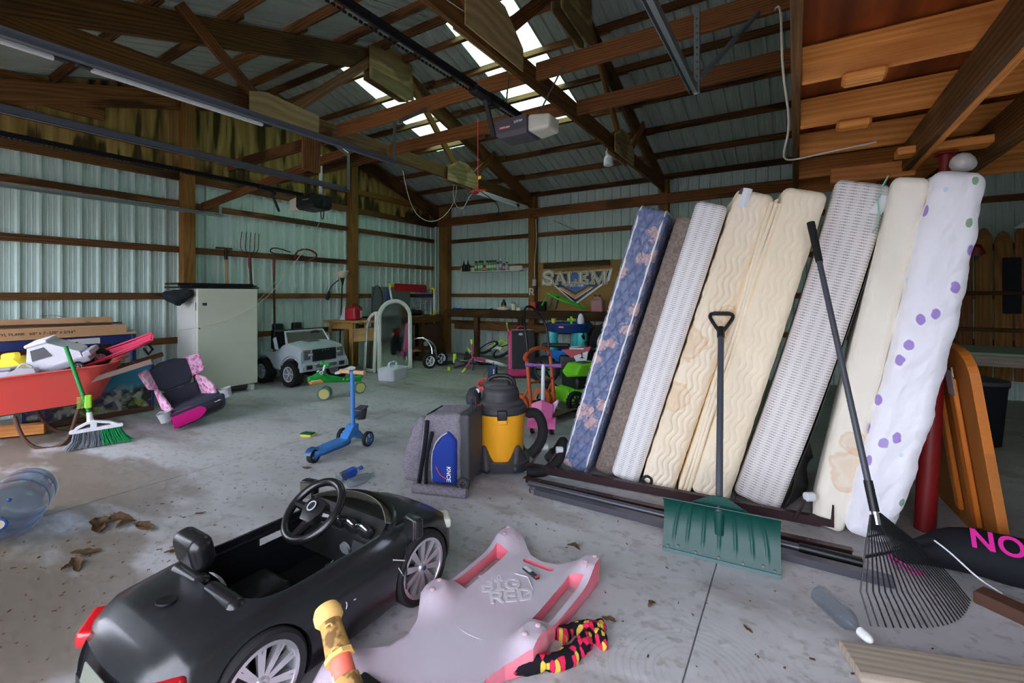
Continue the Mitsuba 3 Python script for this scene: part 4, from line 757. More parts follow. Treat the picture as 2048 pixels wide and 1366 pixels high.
# ---- water jug, plastic bottles
glass('jug_blue', (214, 228, 242), .07, (176, 200, 226))
jg = Th('water_jug', 'big clear blue water jug lying on its side at the left edge', 'jug', m=frame((-3.82, .77, .137), (.47, -.2, 0.0), (0, 0, 1)))
jg.p('body', lathe([(0, .012), (.08, .008), (.12, .004), (.134, .02), (.135, .06), (.129, .075), (.129, .1), (.135, .115), (.135, .2), (.129, .215), (.129, .235), (.135, .25), (.135, .34), (.128, .375), (.1, .41), (.06, .435), (.032, .45), (.028, .46), (.028, .5)], 44, ax='x', cap=False), 'jug_blue', 60)
M('jug_rim', (42, 74, 150), .4); jg.p('neck_ring', torus(.029, .006, 28, 8, (.5, 0, 0), 'x'), 'jug_rim'); jg.p('seal', cyl(.026, .004, (.497, 0, 0), 'x', 24), 'cream_pale'); jg.p('dimple', ball(.009, (.42, .02, .09)), 'jug_rim')
for x in (.0875, .225): jg.p('hoop', torus(.131, .004, 40, 6, (x, 0, 0), 'x'), 'jug_blue', 60)
b1 = Th('plastic_bottle', 'plastic water bottle with a blue label and blue cap behind the toy car', 'bottle', m=frame((-2.63, 2.0, .034), (-.03, .25, 0), (0, 0, 1)))
b1.p('body', lathe(bottleprof(.21, .033), 24, ax='x', cap=False), 'bottle_plastic', 50); b1.p('label', lathe([(.0335, .06), (.0335, .145)], 24, ax='x', cap=False), 'blue_plastic', label='blue label'); b1.p('cap', cyl(.015, .02, (.215, 0, 0), 'x', b=.003), 'blue_plastic')
b2 = Th('plastic_bottle', 'clear crumpled bottle lying next to the blue-labelled one', 'bottle', m=frame((-2.5, 1.98, .033), (.02, .25, 0), (0, 0, 1))); b2.p('body', lumpy(lathe(bottleprof(.2, .032), 24, ax='x', cap=False), .004, 30, 3), 'bottle_plastic', 50)
sp = Th('sponge', 'green and yellow kitchen sponge on the concrete by the joint', 'sponge', m=frame((-3.75, 2.53, 0), (.9, .3, 0), (0, 0, 1))); M('sponge_green', (34, 84, 60), .9, spec=.1); M('sponge_yellow', (206, 190, 70), .9, spec=.1)
sp.p('foam', rbox(.11, .07, .022, .006, (0, 0, .011)), 'sponge_yellow'); sp.p('scourer', box(.11, .07, .009, (0, 0, .0265), .002), 'sponge_green')
# ---- blue scooter
M('scooter_blue', (60, 122, 190), .35); M('scooter_dark', (36, 78, 122), .4); M('cork', (196, 150, 112), .75)
sk = Th('kick_scooter', "blue three-wheeled child's kick scooter with cork grips", 'scooter', m=frame((-3.12, 2.16, 0), (-.085, .46, 0), (0, 0, 1)))
dk = prism(Polygon(spline([(0, -.035), (.12, -.055), (.25, -.06), (.34, -.045), (.37, 0), (.34, .045), (.25, .06), (.12, .055), (0, .035), (-.02, 0)], 4, True)), .035, (0, 0, .055)); sk.p('deck', dk, 'scooter_blue', 30); sk.p('deck_base', mv(dk, sc(1.02, 1.04, .5), tr(0, 0, .02)), 'scooter_dark', 30)
sk.p('neck', hull([(x, y, z) for x, y, z in ((.32, -.04, .06), (.32, .04, .06), (.32, -.04, .095), (.32, .04, .095), (.46, -.035, .12), (.46, .035, .12), (.46, -.035, .18), (.46, .035, .18), (.4, -.035, .18), (.4, .035, .18))]), 'scooter_blue', 20); sk.p('axle_beam', hull([(.44, s * .1, z) for s in (-1, 1) for z in (.06, .085)] + [(.47, s * .1, .07) for s in (-1, 1)] + [(.45, s * .03, .14) for s in (-1, 1)]), 'scooter_dark', 20)
for s in (-1, 1): wheel(sk, (.455, s * .135, .062), .062, .032, 'black_rubber', 'scooter_dark', 3, 'y', .8, side=-1)
wheel(sk, (-.01, 0, .05), .05, .045, 'black_rubber', 'scooter_dark', 3, 'y', .6); sk.p('brake', mv(gridsolid(lambda u, v: (.062 * np.cos(1.2 + 1.6 * u), (v - .5) * .06, .05 + .062 * np.sin(1.2 + 1.6 * u)), 8, 3, .005), tr(-.01, 0, 0)), 'scooter_dark')
sk.p('stem', tube([(.43, 0, .16), (.42, 0, .63)], .018, 14), 'scooter_blue'); sk.p('handlebar', tube([(.42, -.11, .625), (.42, .11, .625)], .012, 12), 'scooter_dark')
for s in (-1, 1): sk.p('grip', lathe([(.014, 0), (.018, .003), (.017, .09), (.021, .095), (.019, .108), (0, .11)], 16, ax='y', c=(0, 0, 0)) if s > 0 else mv(lathe([(.014, 0), (.018, .003), (.017, .09), (.021, .095), (.019, .108), (0, .11)], 16, ax='y'), rot(180)), 'cork', m=tr(.42, s * .02, .625), label='cork grip')
sk.p('basket', lathe([(0, .0), (.04, .0), (.052, .08), (.048, .08), (.036, .006), (0, .006)], 18, (.53, 0, .2)), 'dusty_black'); sk.p('basket_lid', mv(rbox(.1, .09, .02, .008), rot(-14, 'y'), tr(.53, 0, .29)), 'rail_grey'); sk.p('basket_arm', tube([(.44, 0, .22), (.49, 0, .25)], .01, 8), 'scooter_dark')
# ---- scarf, leaves, flecks
def scarf_fn(p, n, uv):
    a, b, c = voronoi(p.x * 55 + 3, p.y * 55); o = mix(lin(24, 22, 28), lin(226, 40, 84), smoothstep(.5, .56, c)); o = mix(o, lin(202, 176, 70), smoothstep(.82, .86, c)); return mix(o, lin(24, 22, 28), smoothstep(.12, .04, b - a) * .8)
M('scarf_fabric', proc(scarf_fn), .85, spec=.15)
sf = Th('scarf', 'twisted black scarf with pink and yellow flowers on the concrete right of the creeper', 'scarf')
sf.p('knot_tail', lumpy(tube([(-.735, 1.52, .02), (-.71, 1.58, .022), (-.66, 1.6, .024), (-.62, 1.66, .02)], [.028, .02, .03, .02], 12, smooth=6), .012, 30, 2), 'scarf_fabric', 60); sf.p('tail', lumpy(tube([(-.66, 1.6, .022), (-.645, 1.53, .024), (-.665, 1.46, .02), (-.7, 1.4, .022), (-.78, 1.34, .022), (-.86, 1.25, .02)], [.018, .032, .03, .026, .034, .02], 12, smooth=6), .012, 30, 5), 'scarf_fabric', 60)
sf.p('point', lumpy(tube([(-.66, 1.61, .02), (-.62, 1.6, .02), (-.575, 1.56, .012)], [.018, .03, .012], 10, smooth=5), .008, 30, 7), 'scarf_fabric', 60)
M('dry_leaf', proc(lambda p, n, uv: mix(lin(112, 88, 64), lin(70, 52, 36), noise(p.x * 60, p.y * 60, p.z * 60))), .85, spec=.1); rng = random.Random(5)
lv = [(-3.22, .98, .1), (-3.25, .93, .09), (-3.02, 1.05, .08), (-2.98, .8, .06), (-2.88, .74, .07), (-2.64, 1.06, .045), (-3.16, 1.02, .05), (-2.62, 1.03, .035), (-2.95, 1.3, .03), (-2.9, .72, .05), (-.62, 1.72, .03), (-.95, 2.12, .04), (-.5, 1.9, .025), (.25, 2.0, .03), (-.15, 1.95, .025), (-3.05, 2.05, .04)]
for k, (x, y, r) in enumerate(lv):
    a = rng.random() * 6.3; w = .25 + .2 * rng.random(); cv = .2 + .5 * rng.random()
    me = gridsolid(lambda u, v: (r * (u - .5) * 2, r * w * (v - .5) * 2 * np.sin(np.pi * np.clip(u, .02, .98)) ** .7 * (1 + .25 * np.sin(17 * u)), r * (cv * (v - .5) ** 2 * 2 * np.sin(np.pi * u) + .12 * np.sin(5 * u + k) + .14)), 12, 7, .0012)
    me.apply_translation([0, 0, .002 - me.bounds[0, 2]]); single('dry_leaf', me, 'dry_leaf', 'curled dry brown leaf lying on the dirty concrete', 'leaf', tr(x, y, 0) @ rot(math.degrees(a)), group='dry leaves on the concrete floor')
bits = []
for k in range(420):
    x = rng.uniform(-3.6, .6); y = rng.uniform(.4, 2.6) if k < 260 else rng.uniform(.3, 1.3); r = rng.uniform(.002, .006)
    if k > 260: x = rng.uniform(-3.4, -2.0)
    if -1.95 < x < -.74 and y < 2.0: continue
    bits.append(mv(box(r * rng.uniform(1, 3), r, r * .5), rot(rng.random() * 360), tr(x, y, r * .25)))
g_ = Th('debris', 'small bark crumbs and grit scattered over the concrete', 'debris', kind='stuff'); g_.p('', join(bits), 'dry_leaf', False)
# ---------------------------------------------------------------- along the left wall
M('shelf_blue', (32, 46, 98), .35, spec=.5); M('carton', proc(lambda p, n, uv: mix(lin(172, 132, 96), lin(196, 156, 118), fbm(p.x * 6, p.y * 6, p.z * 6, 3))), .85, spec=.15); M('ink_brown', (74, 52, 40), .8)
t = Th('workbench', 'dark blue steel shelf bench with a white label, under the cardboard boxes', 'bench')
for x in (-6.25, -6.8): t.p('beam', box(.03, 2.2, .1, (x, 1.0, .8), .004), 'shelf_blue')
t.p('top_board', box(.6, 2.2, .02, (-6.52, 1.0, .86), .003), 'mouldy_plywood' if False else 'carton', label='dark board top')
for x in (-6.25, -6.8):
    for y in (2.08, .0): t.p('leg', box(.04, .04, .86, (x, y, .43), .003), 'shelf_blue')
t.p('label_sheet', box(.003, .26, .06, (-6.233, 1.66, .8)), 'sticker'); t.p('label_print', box(.003, .07, .02, (-6.2315, 1.58, .79)), 'ink_brown')
for w_ in (-.03, .03):
    for y in np.arange(.2, 2.1, .3): t.p('slot', box(.003, .012, .02, (-6.2345, y, .8 + w_)), 'black_plastic') if y > 1.9 else None
def openbox(name, label, m, L, W, H, flap=True, mat='carton', cat='box'):
    t = Th(name, label, cat, m=m); th = .006
    t.p('bottom', box(L, W, th, (0, 0, th / 2)), mat)
    for s in (-1, 1): t.p('side', box(L, th, H, (0, s * (W / 2 - th / 2), H / 2)), mat); t.p('end', box(th, W - 2 * th, H, (s * (L / 2 - th / 2), 0, H / 2)), mat)
    if flap:
        for s in (-1, 1): t.p('flap', mv(box(L, W * .5, .004, (0, s * W * .25, 0)), rot(s * (28 if s > 0 else 100), 'x'), tr(0, s * W / 2, H)), mat)
    return t
b = openbox('cardboard_box', 'long flat vinyl plank carton lying along the front of the blue bench', tr(-6.36, 1.25, .87) @ rot(90) , 1.55, .2, .075, False)
b.p('lid', box(1.55, .2, .004, (0, 0, .077)), 'carton')
b.p('lettering', mv(text_mesh('RY VINYL PLANK   48" x 7-1/8" x 2/16"', .024, .0015, True), rot(90, 'x'), tr(-.28, -.1005, .024)), 'ink_brown', False)
b.p('lettering', mv(text_mesh('lot 24', .01, .001), rot(90, 'x'), tr(.62, -.1005, .04)), 'ink_brown', False) if False else None
openbox('cardboard_box', 'opened carton with raised flaps at the back of the blue bench', tr(-6.62, 1.1, .87) @ rot(90), 1.75, .2, .07)
me, uv = board((-6.52, .6, .985), (-6.5, 2.05, .965), .09, .018); single('wood_strip', me, 'rust_brown', 'thin dark wooden strip lying over the cartons', 'board', uv=uv, smooth=False)
cord('thin bent wire sticking up from the cartons', [(-6.62, 1.42, 1.06), (-6.6, 1.5, 1.07), (-6.55, 1.66, 1.02), (-6.52, 1.8, .98)], .003, 'mid_grey', 'wire')
# aquarium with reef backdrop
def reef(p, n, uv):
    y, z = p.y, p.z; t = smoothstep(.26, .34, z + .12 * (fbm(y * 5, z * 5, 2, 3) - .5))
    f = fbm(y * 16, z * 16, 0, 4); a, b, c = voronoi(y * 14, z * 14)
    r = mix(lin(58, 62, 52), lin(150, 152, 140), smoothstep(.35, .7, f)); r = mix(r, lin(70, 46, 96), smoothstep(.7, .75, c) * .8); r = mix(r, lin(120, 130, 60), smoothstep(.2, .15, c) * smoothstep(.25, .1, z)); r = mix(r, lin(34, 32, 30), smoothstep(.5, .35, f) * .6)
    w = mix(lin(40, 120, 170), lin(80, 176, 206), fbm(y * 3, z * 6, 5, 3)); w = mix(w, lin(46, 110, 110), smoothstep(.5, .42, z) * .6)
    return mix(r, w, t)
M('reef_print', proc(reef), .4, spec=.5)
t = Th('fish_tank', 'fish tank with a coral reef picture and pale wooden rim under the blue bench', 'fish tank')
t.p('picture', box(.012, .98, .46, (-6.07, 1.69, .28)), 'reef_print'); t.p('back_box', box(.36, .98, .46, (-6.26, 1.69, .28)), 'black_plastic')
bd(t, 'top_rim', (-6.065, 1.18, .525), (-6.065, 2.2, .525), .03, .035, 'pale_wood'); bd(t, 'bottom_rim', (-6.065, 1.18, .03), (-6.065, 2.2, .03), .03, .05, 'rust_brown'); bd(t, 'side_rim', (-6.25, 2.19, .525), (-6.44, 2.19, .525), .03, .035, 'pale_wood')
for y in (1.19, 2.19): t.p('corner_strip', box(.022, .022, .46, (-6.06, y, .28), .002), 'shelf_blue')
me, uv = board((-6.3, .6, .06), (-5.85, 1.3, .06), .09, .09); single('timber_offcut', me, 'joist_wood', 'rough timber lying on the floor behind the wheelbarrow leg', 'board', uv=uv, smooth=False)
# wheelbarrow: local x towards the handles, y to the left, origin under the tub
WB = frame((-5.63, 1.16, .0), (.47, .88, 0), (0, 0, 1)) @ rot(-5, 'y')
M('barrow_red', proc(lambda p, n, uv: mix(lin(206, 60, 56), lin(196, 84, 72), fbm(p.x * 5, p.y * 5, p.z * 5, 3))), .45, spec=.4); M('handle_grey', (122, 100, 92), .75)
t = Th('wheelbarrow', 'red plastic wheelbarrow with wooden handles, full of toys', 'wheelbarrow', m=WB)
def tub(z, in_=0):
    k = z / .32; L0, L1, W = .24 + .2 * k, .46 + .17 * k, .19 + .15 * k
    return rrect(L0 + L1 - in_ * 2, 2 * (W - in_), .09 + .04 * k, 7, ((L1 - L0) / 2, 0))
rings = [np.c_[tub(z), np.full(28, z + .3 + .0)] for z in (0, .02, .1, .2, .3, .32)]; q = tub(.33); rings += [np.c_[(q - q.mean(0)) * 1.07 + q.mean(0), np.full(28, .62)], np.c_[(q - q.mean(0)) * 1.07 + q.mean(0), np.full(28, .632)]] + [np.c_[tub(z, .012), np.full(28, z + .3)] for z in (.325, .2, .1, .02)]
t.p('tub', loft(rings), 'barrow_red', 40)
for s in (-1, 1): bd(t, 'handle', (-.62, s * .1, .24), (.93, s * .3, .6), .04, .045, 'handle_grey' if s < 0 else 'beam_wood', label='worn wooden handle'); t.p('leg', tube([(.45, s * .2, .42), (.36, s * .23, .2), (.26, s * .26, -.008), (.1, s * .26, .006), (-.02, s * .2, .28)], .014, 8, smooth=5), 'rust_brown')
t.p('cross_bar', tube([(.26, -.26, -.008), (.26, .26, -.008)], .012, 8), 'rust_brown'); t.p('tray_plate', box(.6, .3, .012, (.1, 0, .292)), 'black_steel')
wheel(t, (-.66, 0, .235), .18, .09, 'black_rubber', 'rust_brown', 5, 'y', .55); t.p('axle', cyl(.01, .26, (-.66, 0, .235), 'y'), 'black_steel')
def inb(x, y, z): return WB @ tr(x, y, z)
W_ = lambda name, label, cat, m: Th(name, label, cat, m=m)
M('toy_white', (224, 224, 230), .35); M('toy_grey', (146, 146, 156), .5); M('toy_yellow', (236, 214, 44), .4); M('toy_lilac', (178, 176, 190), .5); M('window_dark', (96, 98, 100), .3)
k = W_('toy_camper', 'white and grey toy camper truck with a square window, in the wheelbarrow', 'toy', inb(.27, -.03, .63) @ rot(-14, 'y') @ rot(6, 'x'))
k.p('cab', hull([(x, s * .13, z) for s in (-1, 1) for x, z in ((-.17, .04), (.17, .04), (.17, .1), (.05, .13), (-.0, .25), (-.12, .25), (-.17, .13))]), 'toy_white', 20); k.p('roof_lip', rbox(.15, .28, .03, .012, (-.06, 0, .26)), 'toy_white'); k.p('window', mv(hull([(x, 0, z) for x, z in ((-.13, .13), (.0, .13), (-.025, .22), (-.11, .22))] + [(x, -.006, z) for x, z in ((-.13, .13), (.0, .13), (-.025, .22), (-.11, .22))]), tr(0, -.13, 0)), 'window_dark')
k.p('base', rbox(.4, .3, .06, .015, (.02, 0, .02)), 'toy_grey'); k.p('bumper', rbox(.06, .3, .05, .012, (.21, 0, .06)), 'toy_lilac')
for x in (-.1, .12):
    for s in (-1, 1): wheel(k, (x, s * .14, -.02), .045, .03, 'black_rubber', 'toy_grey', 5, 'y', .6, side=s)
k = W_('toy_truck_bed', 'dark grey toy tyre part leaning beside the camper in the wheelbarrow', 'toy', inb(.5, .08, .66) @ rot(20, 'x')); wheel(k, (0, 0, 0), .075, .05, 'black_rubber', 'toy_grey', 5, 'y', .6, tread=14)
k = W_('toy_bucket', 'bright yellow toy part with two humps in the wheelbarrow', 'toy', inb(-.08, .04, .58)); k.p('body', join(hull([(x, s * .12, z) for s in (-1, 1) for x, z in ((-.16, 0), (.17, 0), (.12, .06), (.05, .17), (-.15, .17))])), 'toy_yellow', 25); k.p('hump', rbox(.1, .1, .06, .02, (-.1, -.06, .18)), 'toy_yellow'); k.p('hump', rbox(.1, .1, .07, .02, (.02, -.05, .18)), 'toy_yellow'); k.p('rim', rbox(.4, .28, .025, .01, (0, 0, .012)), 'toy_yellow')
k = W_('storage_tub', 'grey lidded tub in front of the yellow toy in the wheelbarrow', 'box', inb(-.14, -.2, .55)); k.p('body', rbox(.3, .14, .12, .02, (0, 0, .06)), 'toy_lilac'); k.p('lid', rbox(.32, .16, .02, .008, (0, 0, .128)), 'toy_grey')
k = W_('toy_scoop', 'small pale grey toy scoop next to the grey tub', 'toy', inb(.06, -.23, .62)); k.p('body', hull([(x, s * .05, z) for s in (-1, 1) for x, z in ((-.09, 0), (.1, 0), (.09, .04), (.0, .06), (-.06, .03))]), 'light_grey'); k.p('handle', tube([(-.03, 0, .04), (.02, 0, .085), (.07, 0, .05)], .009, 8, smooth=4), 'light_grey')
openbox('cardboard_box', 'small open brown carton behind the yellow toy in the wheelbarrow', inb(.02, .24, .56), .26, .2, .16, False)
M('sled_pink', (214, 62, 96), .45); k = W_('sled', 'pink plastic sled board sticking out of the wheelbarrow towards the freezer', 'sled', inb(.66, .1, .68) @ rot(-14, 'y') @ rot(16, 'x')); k.p('board', gridsolid(lambda u, v: ((u - .5) * .5, (v - .5) * .26 * (1 - .2 * u), .03 * (2 * v - 1) ** 4 + .04 * u ** 3), 16, 12, .006), 'sled_pink'); k.p('rim', tube([(-.25, -.13, .03), (.25, -.105, .07), (.25, .105, .07), (-.25, .13, .03)], .009, 8), 'sled_pink'); k.p('handle', tube([(.16, -.05, -.01), (.17, -.05, -.08), (.2, .05, -.08), (.19, .05, -.01)], .011, 8), 'black_plastic')
# broom
M('broom_green', (20, 138, 62), .4); M('lime', (150, 214, 40), .45); M('bristle_grey', (110, 116, 122), .7); M('bristle_green', (20, 150, 84), .7)
t = Th('broom', 'green-handled angle broom with grey and green bristles standing by the wheelbarrow', 'broom', m=frame((-5.0, 1.415, 0), (.06, .18, 0), (0, 0, 1)))
ht, hb_ = np.array([-.195, .07, .855]), np.array([-.04, .015, .26])
t.p('handle', tube([ht, hb_], .014, 14), 'broom_green'); t.p('socket', tube([hb_ + (ht - hb_) * .06, hb_ - [0, 0, .045]], [.018, .024], 12), 'toy_white')
arc = LineString([(-.15, .145), (-.12, .18), (-.06, .21), (.0, .215), (.08, .195), (.15, .16)]).buffer(.009).union(LineString([(-.155, .15), (.155, .16)]).buffer(.014)).union(LineString([(-.02, .21), (-.02, .16)]).buffer(.02))
t.p('head', prism(arc, .035, (0, .0175, 0), UPY), 'toy_white')
rr = random.Random(2); br = {0: [], 1: []}
for i in range(300):
    u = rr.uniform(-1, 1); y = rr.uniform(-.014, .014); g = int(u > .15); ex_ = .02 * rr.uniform(-1, 1)
    br[g].append(tube([(u * .145, y, .152), (u * .17 + .012 + ex_ * .3, y * 1.5, .07), (u * .215 + .015 + ex_, y * 2.6 , .006 + .008 * rr.random())], .0022, 4))
t.p('bristles', join(br[0]), 'bristle_grey', False, kind='stuff', label='grey bristles'); t.p('bristles', join(br[1]), 'bristle_green', False, kind='stuff', label='green bristles')
cm = frame(hb_ + (ht - hb_) * .16, (1, 0, 0), ht - hb_); t.p('comb_clip', join(rbox(.045, .036, .11, .008, (.01, 0, .03)), *[box(.05, .005, .004, (-.035, -.01, -.015 + .011 * i)) for i in range(9)], *[box(.02, .006, .018, (.012, -.019, .0 + .03 * i)) for i in range(3)]), 'lime', m=cm, label='lime green comb clip')
# booster seat
M('seat_grey', (62, 64, 76), .85, spec=.15); M('seat_shell', (26, 26, 30), .6); M('hot_magenta', (222, 10, 130), .75)
def blossom(p, n, uv):
    a, b, c = voronoi(p.y * 30 + p.x * 14, p.z * 30 + p.x * 9); r = smoothstep(.42, .36, a); return mix(lin(238, 196, 222), lin(220, 60, 142), r * (.35 + .65 * c) * (.5 + .5 * smoothstep(.1, .2, a)))
M('blossom_fabric', proc(blossom), .85, spec=.15)
SM = frame((-5.12, 2.2, .085), (.97, -.1, 0), (.2, -.12, 1)) @ rot(10, 'x') @ rot(-4, 'y')
t = Th('booster_seat', 'grey and pink flowered child booster seat on the floor in front of the freezer', 'car seat', m=SM)
t.p('base', hull([(x, s * w, z) for s in (-1, 1) for x, w, z in ((-.18, .15, 0), (.2, .16, -.02), (.24, .2, .05), (.22, .2, .13), (-.2, .19, .12), (-.2, .17, .0))]), 'seat_shell', 20)
t.p('cushion', hull(np.vstack([_ICO * .03 + [x, s * w, z] for s in (-1, 1) for x, w, z in ((-.17, .15, .11), (.2, .17, .13), (.2, .17, .07), (-.17, .15, .08))])), 'seat_grey', 50); t.p('front_panel', hull(np.vstack([_ICO * .02 + p for p in ((.2, .21, .03), (.2, -.21, .03), (.225, .22, .12), (.225, -.22, .12), (.19, .19, .0), (.19, -.19, -.01))])), 'seat_grey', 50)
t.p('pink_panel', gridsolid(lambda u, v: (.252 - .02 * v ** 2 + .003 - .03 * (1 - v) ** 2, -.235 + .27 * u * (.6 + .45 * np.sin(np.pi * np.clip(v * .85 + .12, 0, 1))), -.01 + .15 * v), 12, 10, .006), 'hot_magenta', label='magenta front panel')
t.p('label_tab', mv(box(.004, .06, .02, b=.002), tr(.25, .15, .09)), 'black_plastic'); t.p('lettering', mv(text_mesh('evenflo', .012, .001, True), rot(90, 'x'), rot(90), tr(.2525, .127, .085)), 'label_white', False)
for s in (-1, 1):
    t.p('arm', tube([(-.1, s * .23, .02), (-.02, s * .25, .1), (.06, s * .255, .14), (.14, s * .26, .13), (.2, s * .25, .06)], [.018, .026, .026, .024, .018], 10, smooth=5), 'light_grey'); k = t.p('cup_holder', lathe([(0, 0), (.044, 0), (.054, .085), (.06, .092), (.052, .09), (.04, .01), (0, .01)], 20, (.2, s * .265, .08)), 'light_grey')
    t.p('side_pad', hull(np.vstack([_ICO * .022 + p for p in ((-.15, s * .18, .14), (.12, s * .19, .15), (-.17, s * .18, .32), (-.05, s * .2, .29), (.1, s * .2, .22))])), 'blossom_fabric', 50, label='pink flowered side pad')
BK = rot(-14, 'y')
t.p('back', mv(hull(np.vstack([_ICO * .025 + p for p in ((0, .13, 0), (0, -.13, 0), (0, .15, .12), (0, -.15, .12))])), BK, tr(-.19, 0, .13)), 'seat_grey', 50)
t.p('headrest', mv(hull(np.vstack([_ICO2 * .028 + p for p in ((0, .1, .18), (0, -.1, .18), (0, .17, .27), (0, -.17, .27), (0, .15, .38), (0, -.15, .38), (0, .06, .42), (0, -.06, .42))])), BK, tr(-.19, 0, .13)), 'seat_grey', 50)
for s in (-1, 1):
    t.p('head_wing', mv(hull(np.vstack([_ICO * .022 + p for p in ((.01, s * .17, .22), (.12, s * .23, .23), (.01, s * .18, .4), (.11, s * .25, .38))])), BK, tr(-.19, 0, .13)), 'blossom_fabric', 50, label='pink flowered head wing'); t.p('belt_guide', mv(tube([(.02, s * .16, .2), (.05, s * .2, .21), (.04, s * .19, .16), (.01, s * .15, .14)], .009, 8, closed=True), BK, tr(-.19, 0, .13)), 'black_plastic')
# freezer with things on top
M('freezer_cream', (206, 206, 188), .35, spec=.5); M('freezer_side', (198, 198, 190), .4)
FZ = tr(.125, -.06, 0); t = Th('freezer', 'cream upright freezer against the left wall post', 'freezer', m=FZ); t.p('cabinet', rbox(.46, .74, 1.27, .012, (-6.6, 3.115, .725)), 'freezer_side'); t.p('gasket', box(.02, .71, 1.22, (-6.362, 3.115, .74)), 'light_grey'); d = t.p('door', rbox(.05, .74, 1.265, .014, (-6.328, 3.115, .728)), 'freezer_cream', 40)
t.p('handle_recess', box(.012, .006, .1, (-6.33, 2.744, 1.14)), 'dark_grey', of=d); t.p('badge', box(.004, .05, .035, (-6.302, 2.83, 1.165), .001), 'dark_grey', of=d); t.p('lock', mv(cyl(.009, .006), rot(90, 'y'), tr(-6.302, 2.77, .87)), 'dark_grey', of=d); t.p('kick_plate', box(.3, .7, .06, (-6.56, 3.115, .06)), 'dark_grey')
for y in (2.82, 3.43): t.p('foot', box(.1, .05, .085, (-6.38, y, .0425), .006), 'freezer_side')
k = Th('shelf_panel', 'black flat panels stacked on top of the freezer', 'panel', m=FZ)
for i, (y, L, z, w) in enumerate(((3.05, .95, 1.375, .4), (3.1, .8, 1.398, .36), (3.0, .9, 1.418, .34))): k.p('panel', box(w, L, .02, (-6.55 + .02 * i, y, z), .004), 'black_plastic')
M('bag_cloth', (40, 44, 46), .9, spec=.1); single('cloth_bag', lumpy(fine(hull(np.vstack([_ICO * .05 + p for p in ((-6.66, 2.7, 1.3), (-6.36, 2.68, 1.3), (-6.66, 2.56, 1.28), (-6.4, 2.58, 1.24), (-6.5, 2.62, 1.2))])), .02), .02, 14, 6), 'bag_cloth', 'black cloth bag hanging over the left edge of the freezer top', 'bag', FZ, smooth=60)
# tools on the wall
t = Th('pitchfork', 'pitchfork with five rusty tines hanging on the girt above the freezer', 'pitchfork'); fy = 3.66
for i, dy in enumerate((-.125, -.06, .0, .065, .12)): t.p('tine', tube([(-6.82, fy + dy * .2, 1.9), (-6.82, fy + dy * .9, 1.93), (-6.82, fy + dy * 1.05, 2.0), (-6.83, fy + dy + .02, 2.2)], .005, 6, smooth=5), 'rust_brown')
t.p('handle', tube([(-6.82, fy, 1.9), (-6.8, fy + .02, 1.2), (-6.8, fy + .03, .3)], .017, 10), 'post_wood' if False else 'rust_brown'); t.p('ferrule', tube([(-6.82, fy, 1.87), (-6.818, fy, 1.68)], .02, 10), 'dark_red_steel')
t = Th('garden_hoe', 'hoe with a pale wooden handle hanging left of the pitchfork', 'hoe'); t.p('head', box(.02, .22, .03, (-6.81, 3.3, 1.935), .004), 'rust_brown'); t.p('handle', tube([(-6.8, 3.32, 1.9), (-6.79, 3.33, 1.36)], .017, 10), 'cardboard'); t.p('ferrule', tube([(-6.8, 3.32, 1.92), (-6.799, 3.32, 1.78)], .02, 10), 'black_steel')
t = Th('pole', 'long dark pole with a red top leaning on the left wall beside the toy truck', 'pole'); t.p('shaft', tube([(-6.83, 4.05, .02), (-6.825, 4.03, 1.72)], .016, 10), 'beam_grey' if False else 'rust_brown'); t.p('grip', tube([(-6.824, 4.03, 1.6), (-6.824, 4.03, 1.84)], .019, 10), 'dark_red_steel')
t = Th('bow_saw', 'old red and black bow saw hooked on the girt right of the pitchfork', 'saw'); t.p('frame', tube([(-6.82, 4.05, 1.92), (-6.82, 3.97, 1.95), (-6.82, 3.98, 1.985), (-6.82, 4.3, 1.96)], .009, 8, smooth=4), 'black_steel'); t.p('grip', tube([(-6.81, 4.36, 1.86), (-6.81, 4.4, 1.97), (-6.81, 4.56, 2.03), (-6.81, 4.7, 2.0), (-6.81, 4.76, 1.95), (-6.81, 4.6, 1.84)], .014, 8, smooth=4), 'dark_red_steel'); t.p('blade', box(.003, .5, .025, (-6.815, 4.28, 1.915)), 'rust_brown')
cord('thin white line strung from the freezer edge up over the left wall girt', [(-6.2, 2.5, .86), (-6.16, 2.9, .93), (-6.16, 3.4, 1.15), (-6.6, 4.1, 1.62), (-6.78, 4.6, 2.15), (-6.8, 4.8, 2.5)], .004, 'cable_white', 'line')
cord('second thin line crossing the first in front of the left wall', [(-6.16, 3.42, 1.2), (-6.62, 4.0, 1.55), (-6.78, 4.4, 1.85)], .003, 'cable_white', 'line')
t = Th('floor_lamp', 'black floor lamp with a white bowl shade leaning by the second wall post', 'lamp'); M('lamp_bowl', (226, 218, 196), .4)
top_, bt_ = np.array([-6.62, 5.12, 1.6]), np.array([-6.55, 5.0, .02])
t.p('shade', mv(lathe([(.02, -.03), (.05, -.02), (.095, .03), (.125, .09), (.12, .09), (.09, .035), (.045, -.01), (0, -.012)], 28), rot(8, 'x'), tr(*top_)), 'lamp_bowl', 50); t.p('neck', mv(lathe([(.012, -.14), (.03, -.06), (.045, -.02), (0, -.02)], 16), rot(4, 'x'), tr(*top_)), 'black_plastic'); t.p('pole', tube([top_ - [0, 0, .1], bt_], .01, 8), 'black_steel'); t.p('base', cyl(.12, .025, (*bt_[:2], .0125), b=.006), 'black_steel')
t.p('side_arm', tube([top_ + [-.02, -.05, -.06], top_ + [-.05, -.2, -.2], top_ + [-.05, -.24, -.32]], .009, 8, smooth=4), 'black_plastic'); t.p('side_lamp', tube([top_ + [-.05, -.22, -.26], top_ + [-.05, -.26, -.4]], [.018, .03], 10), 'black_plastic')
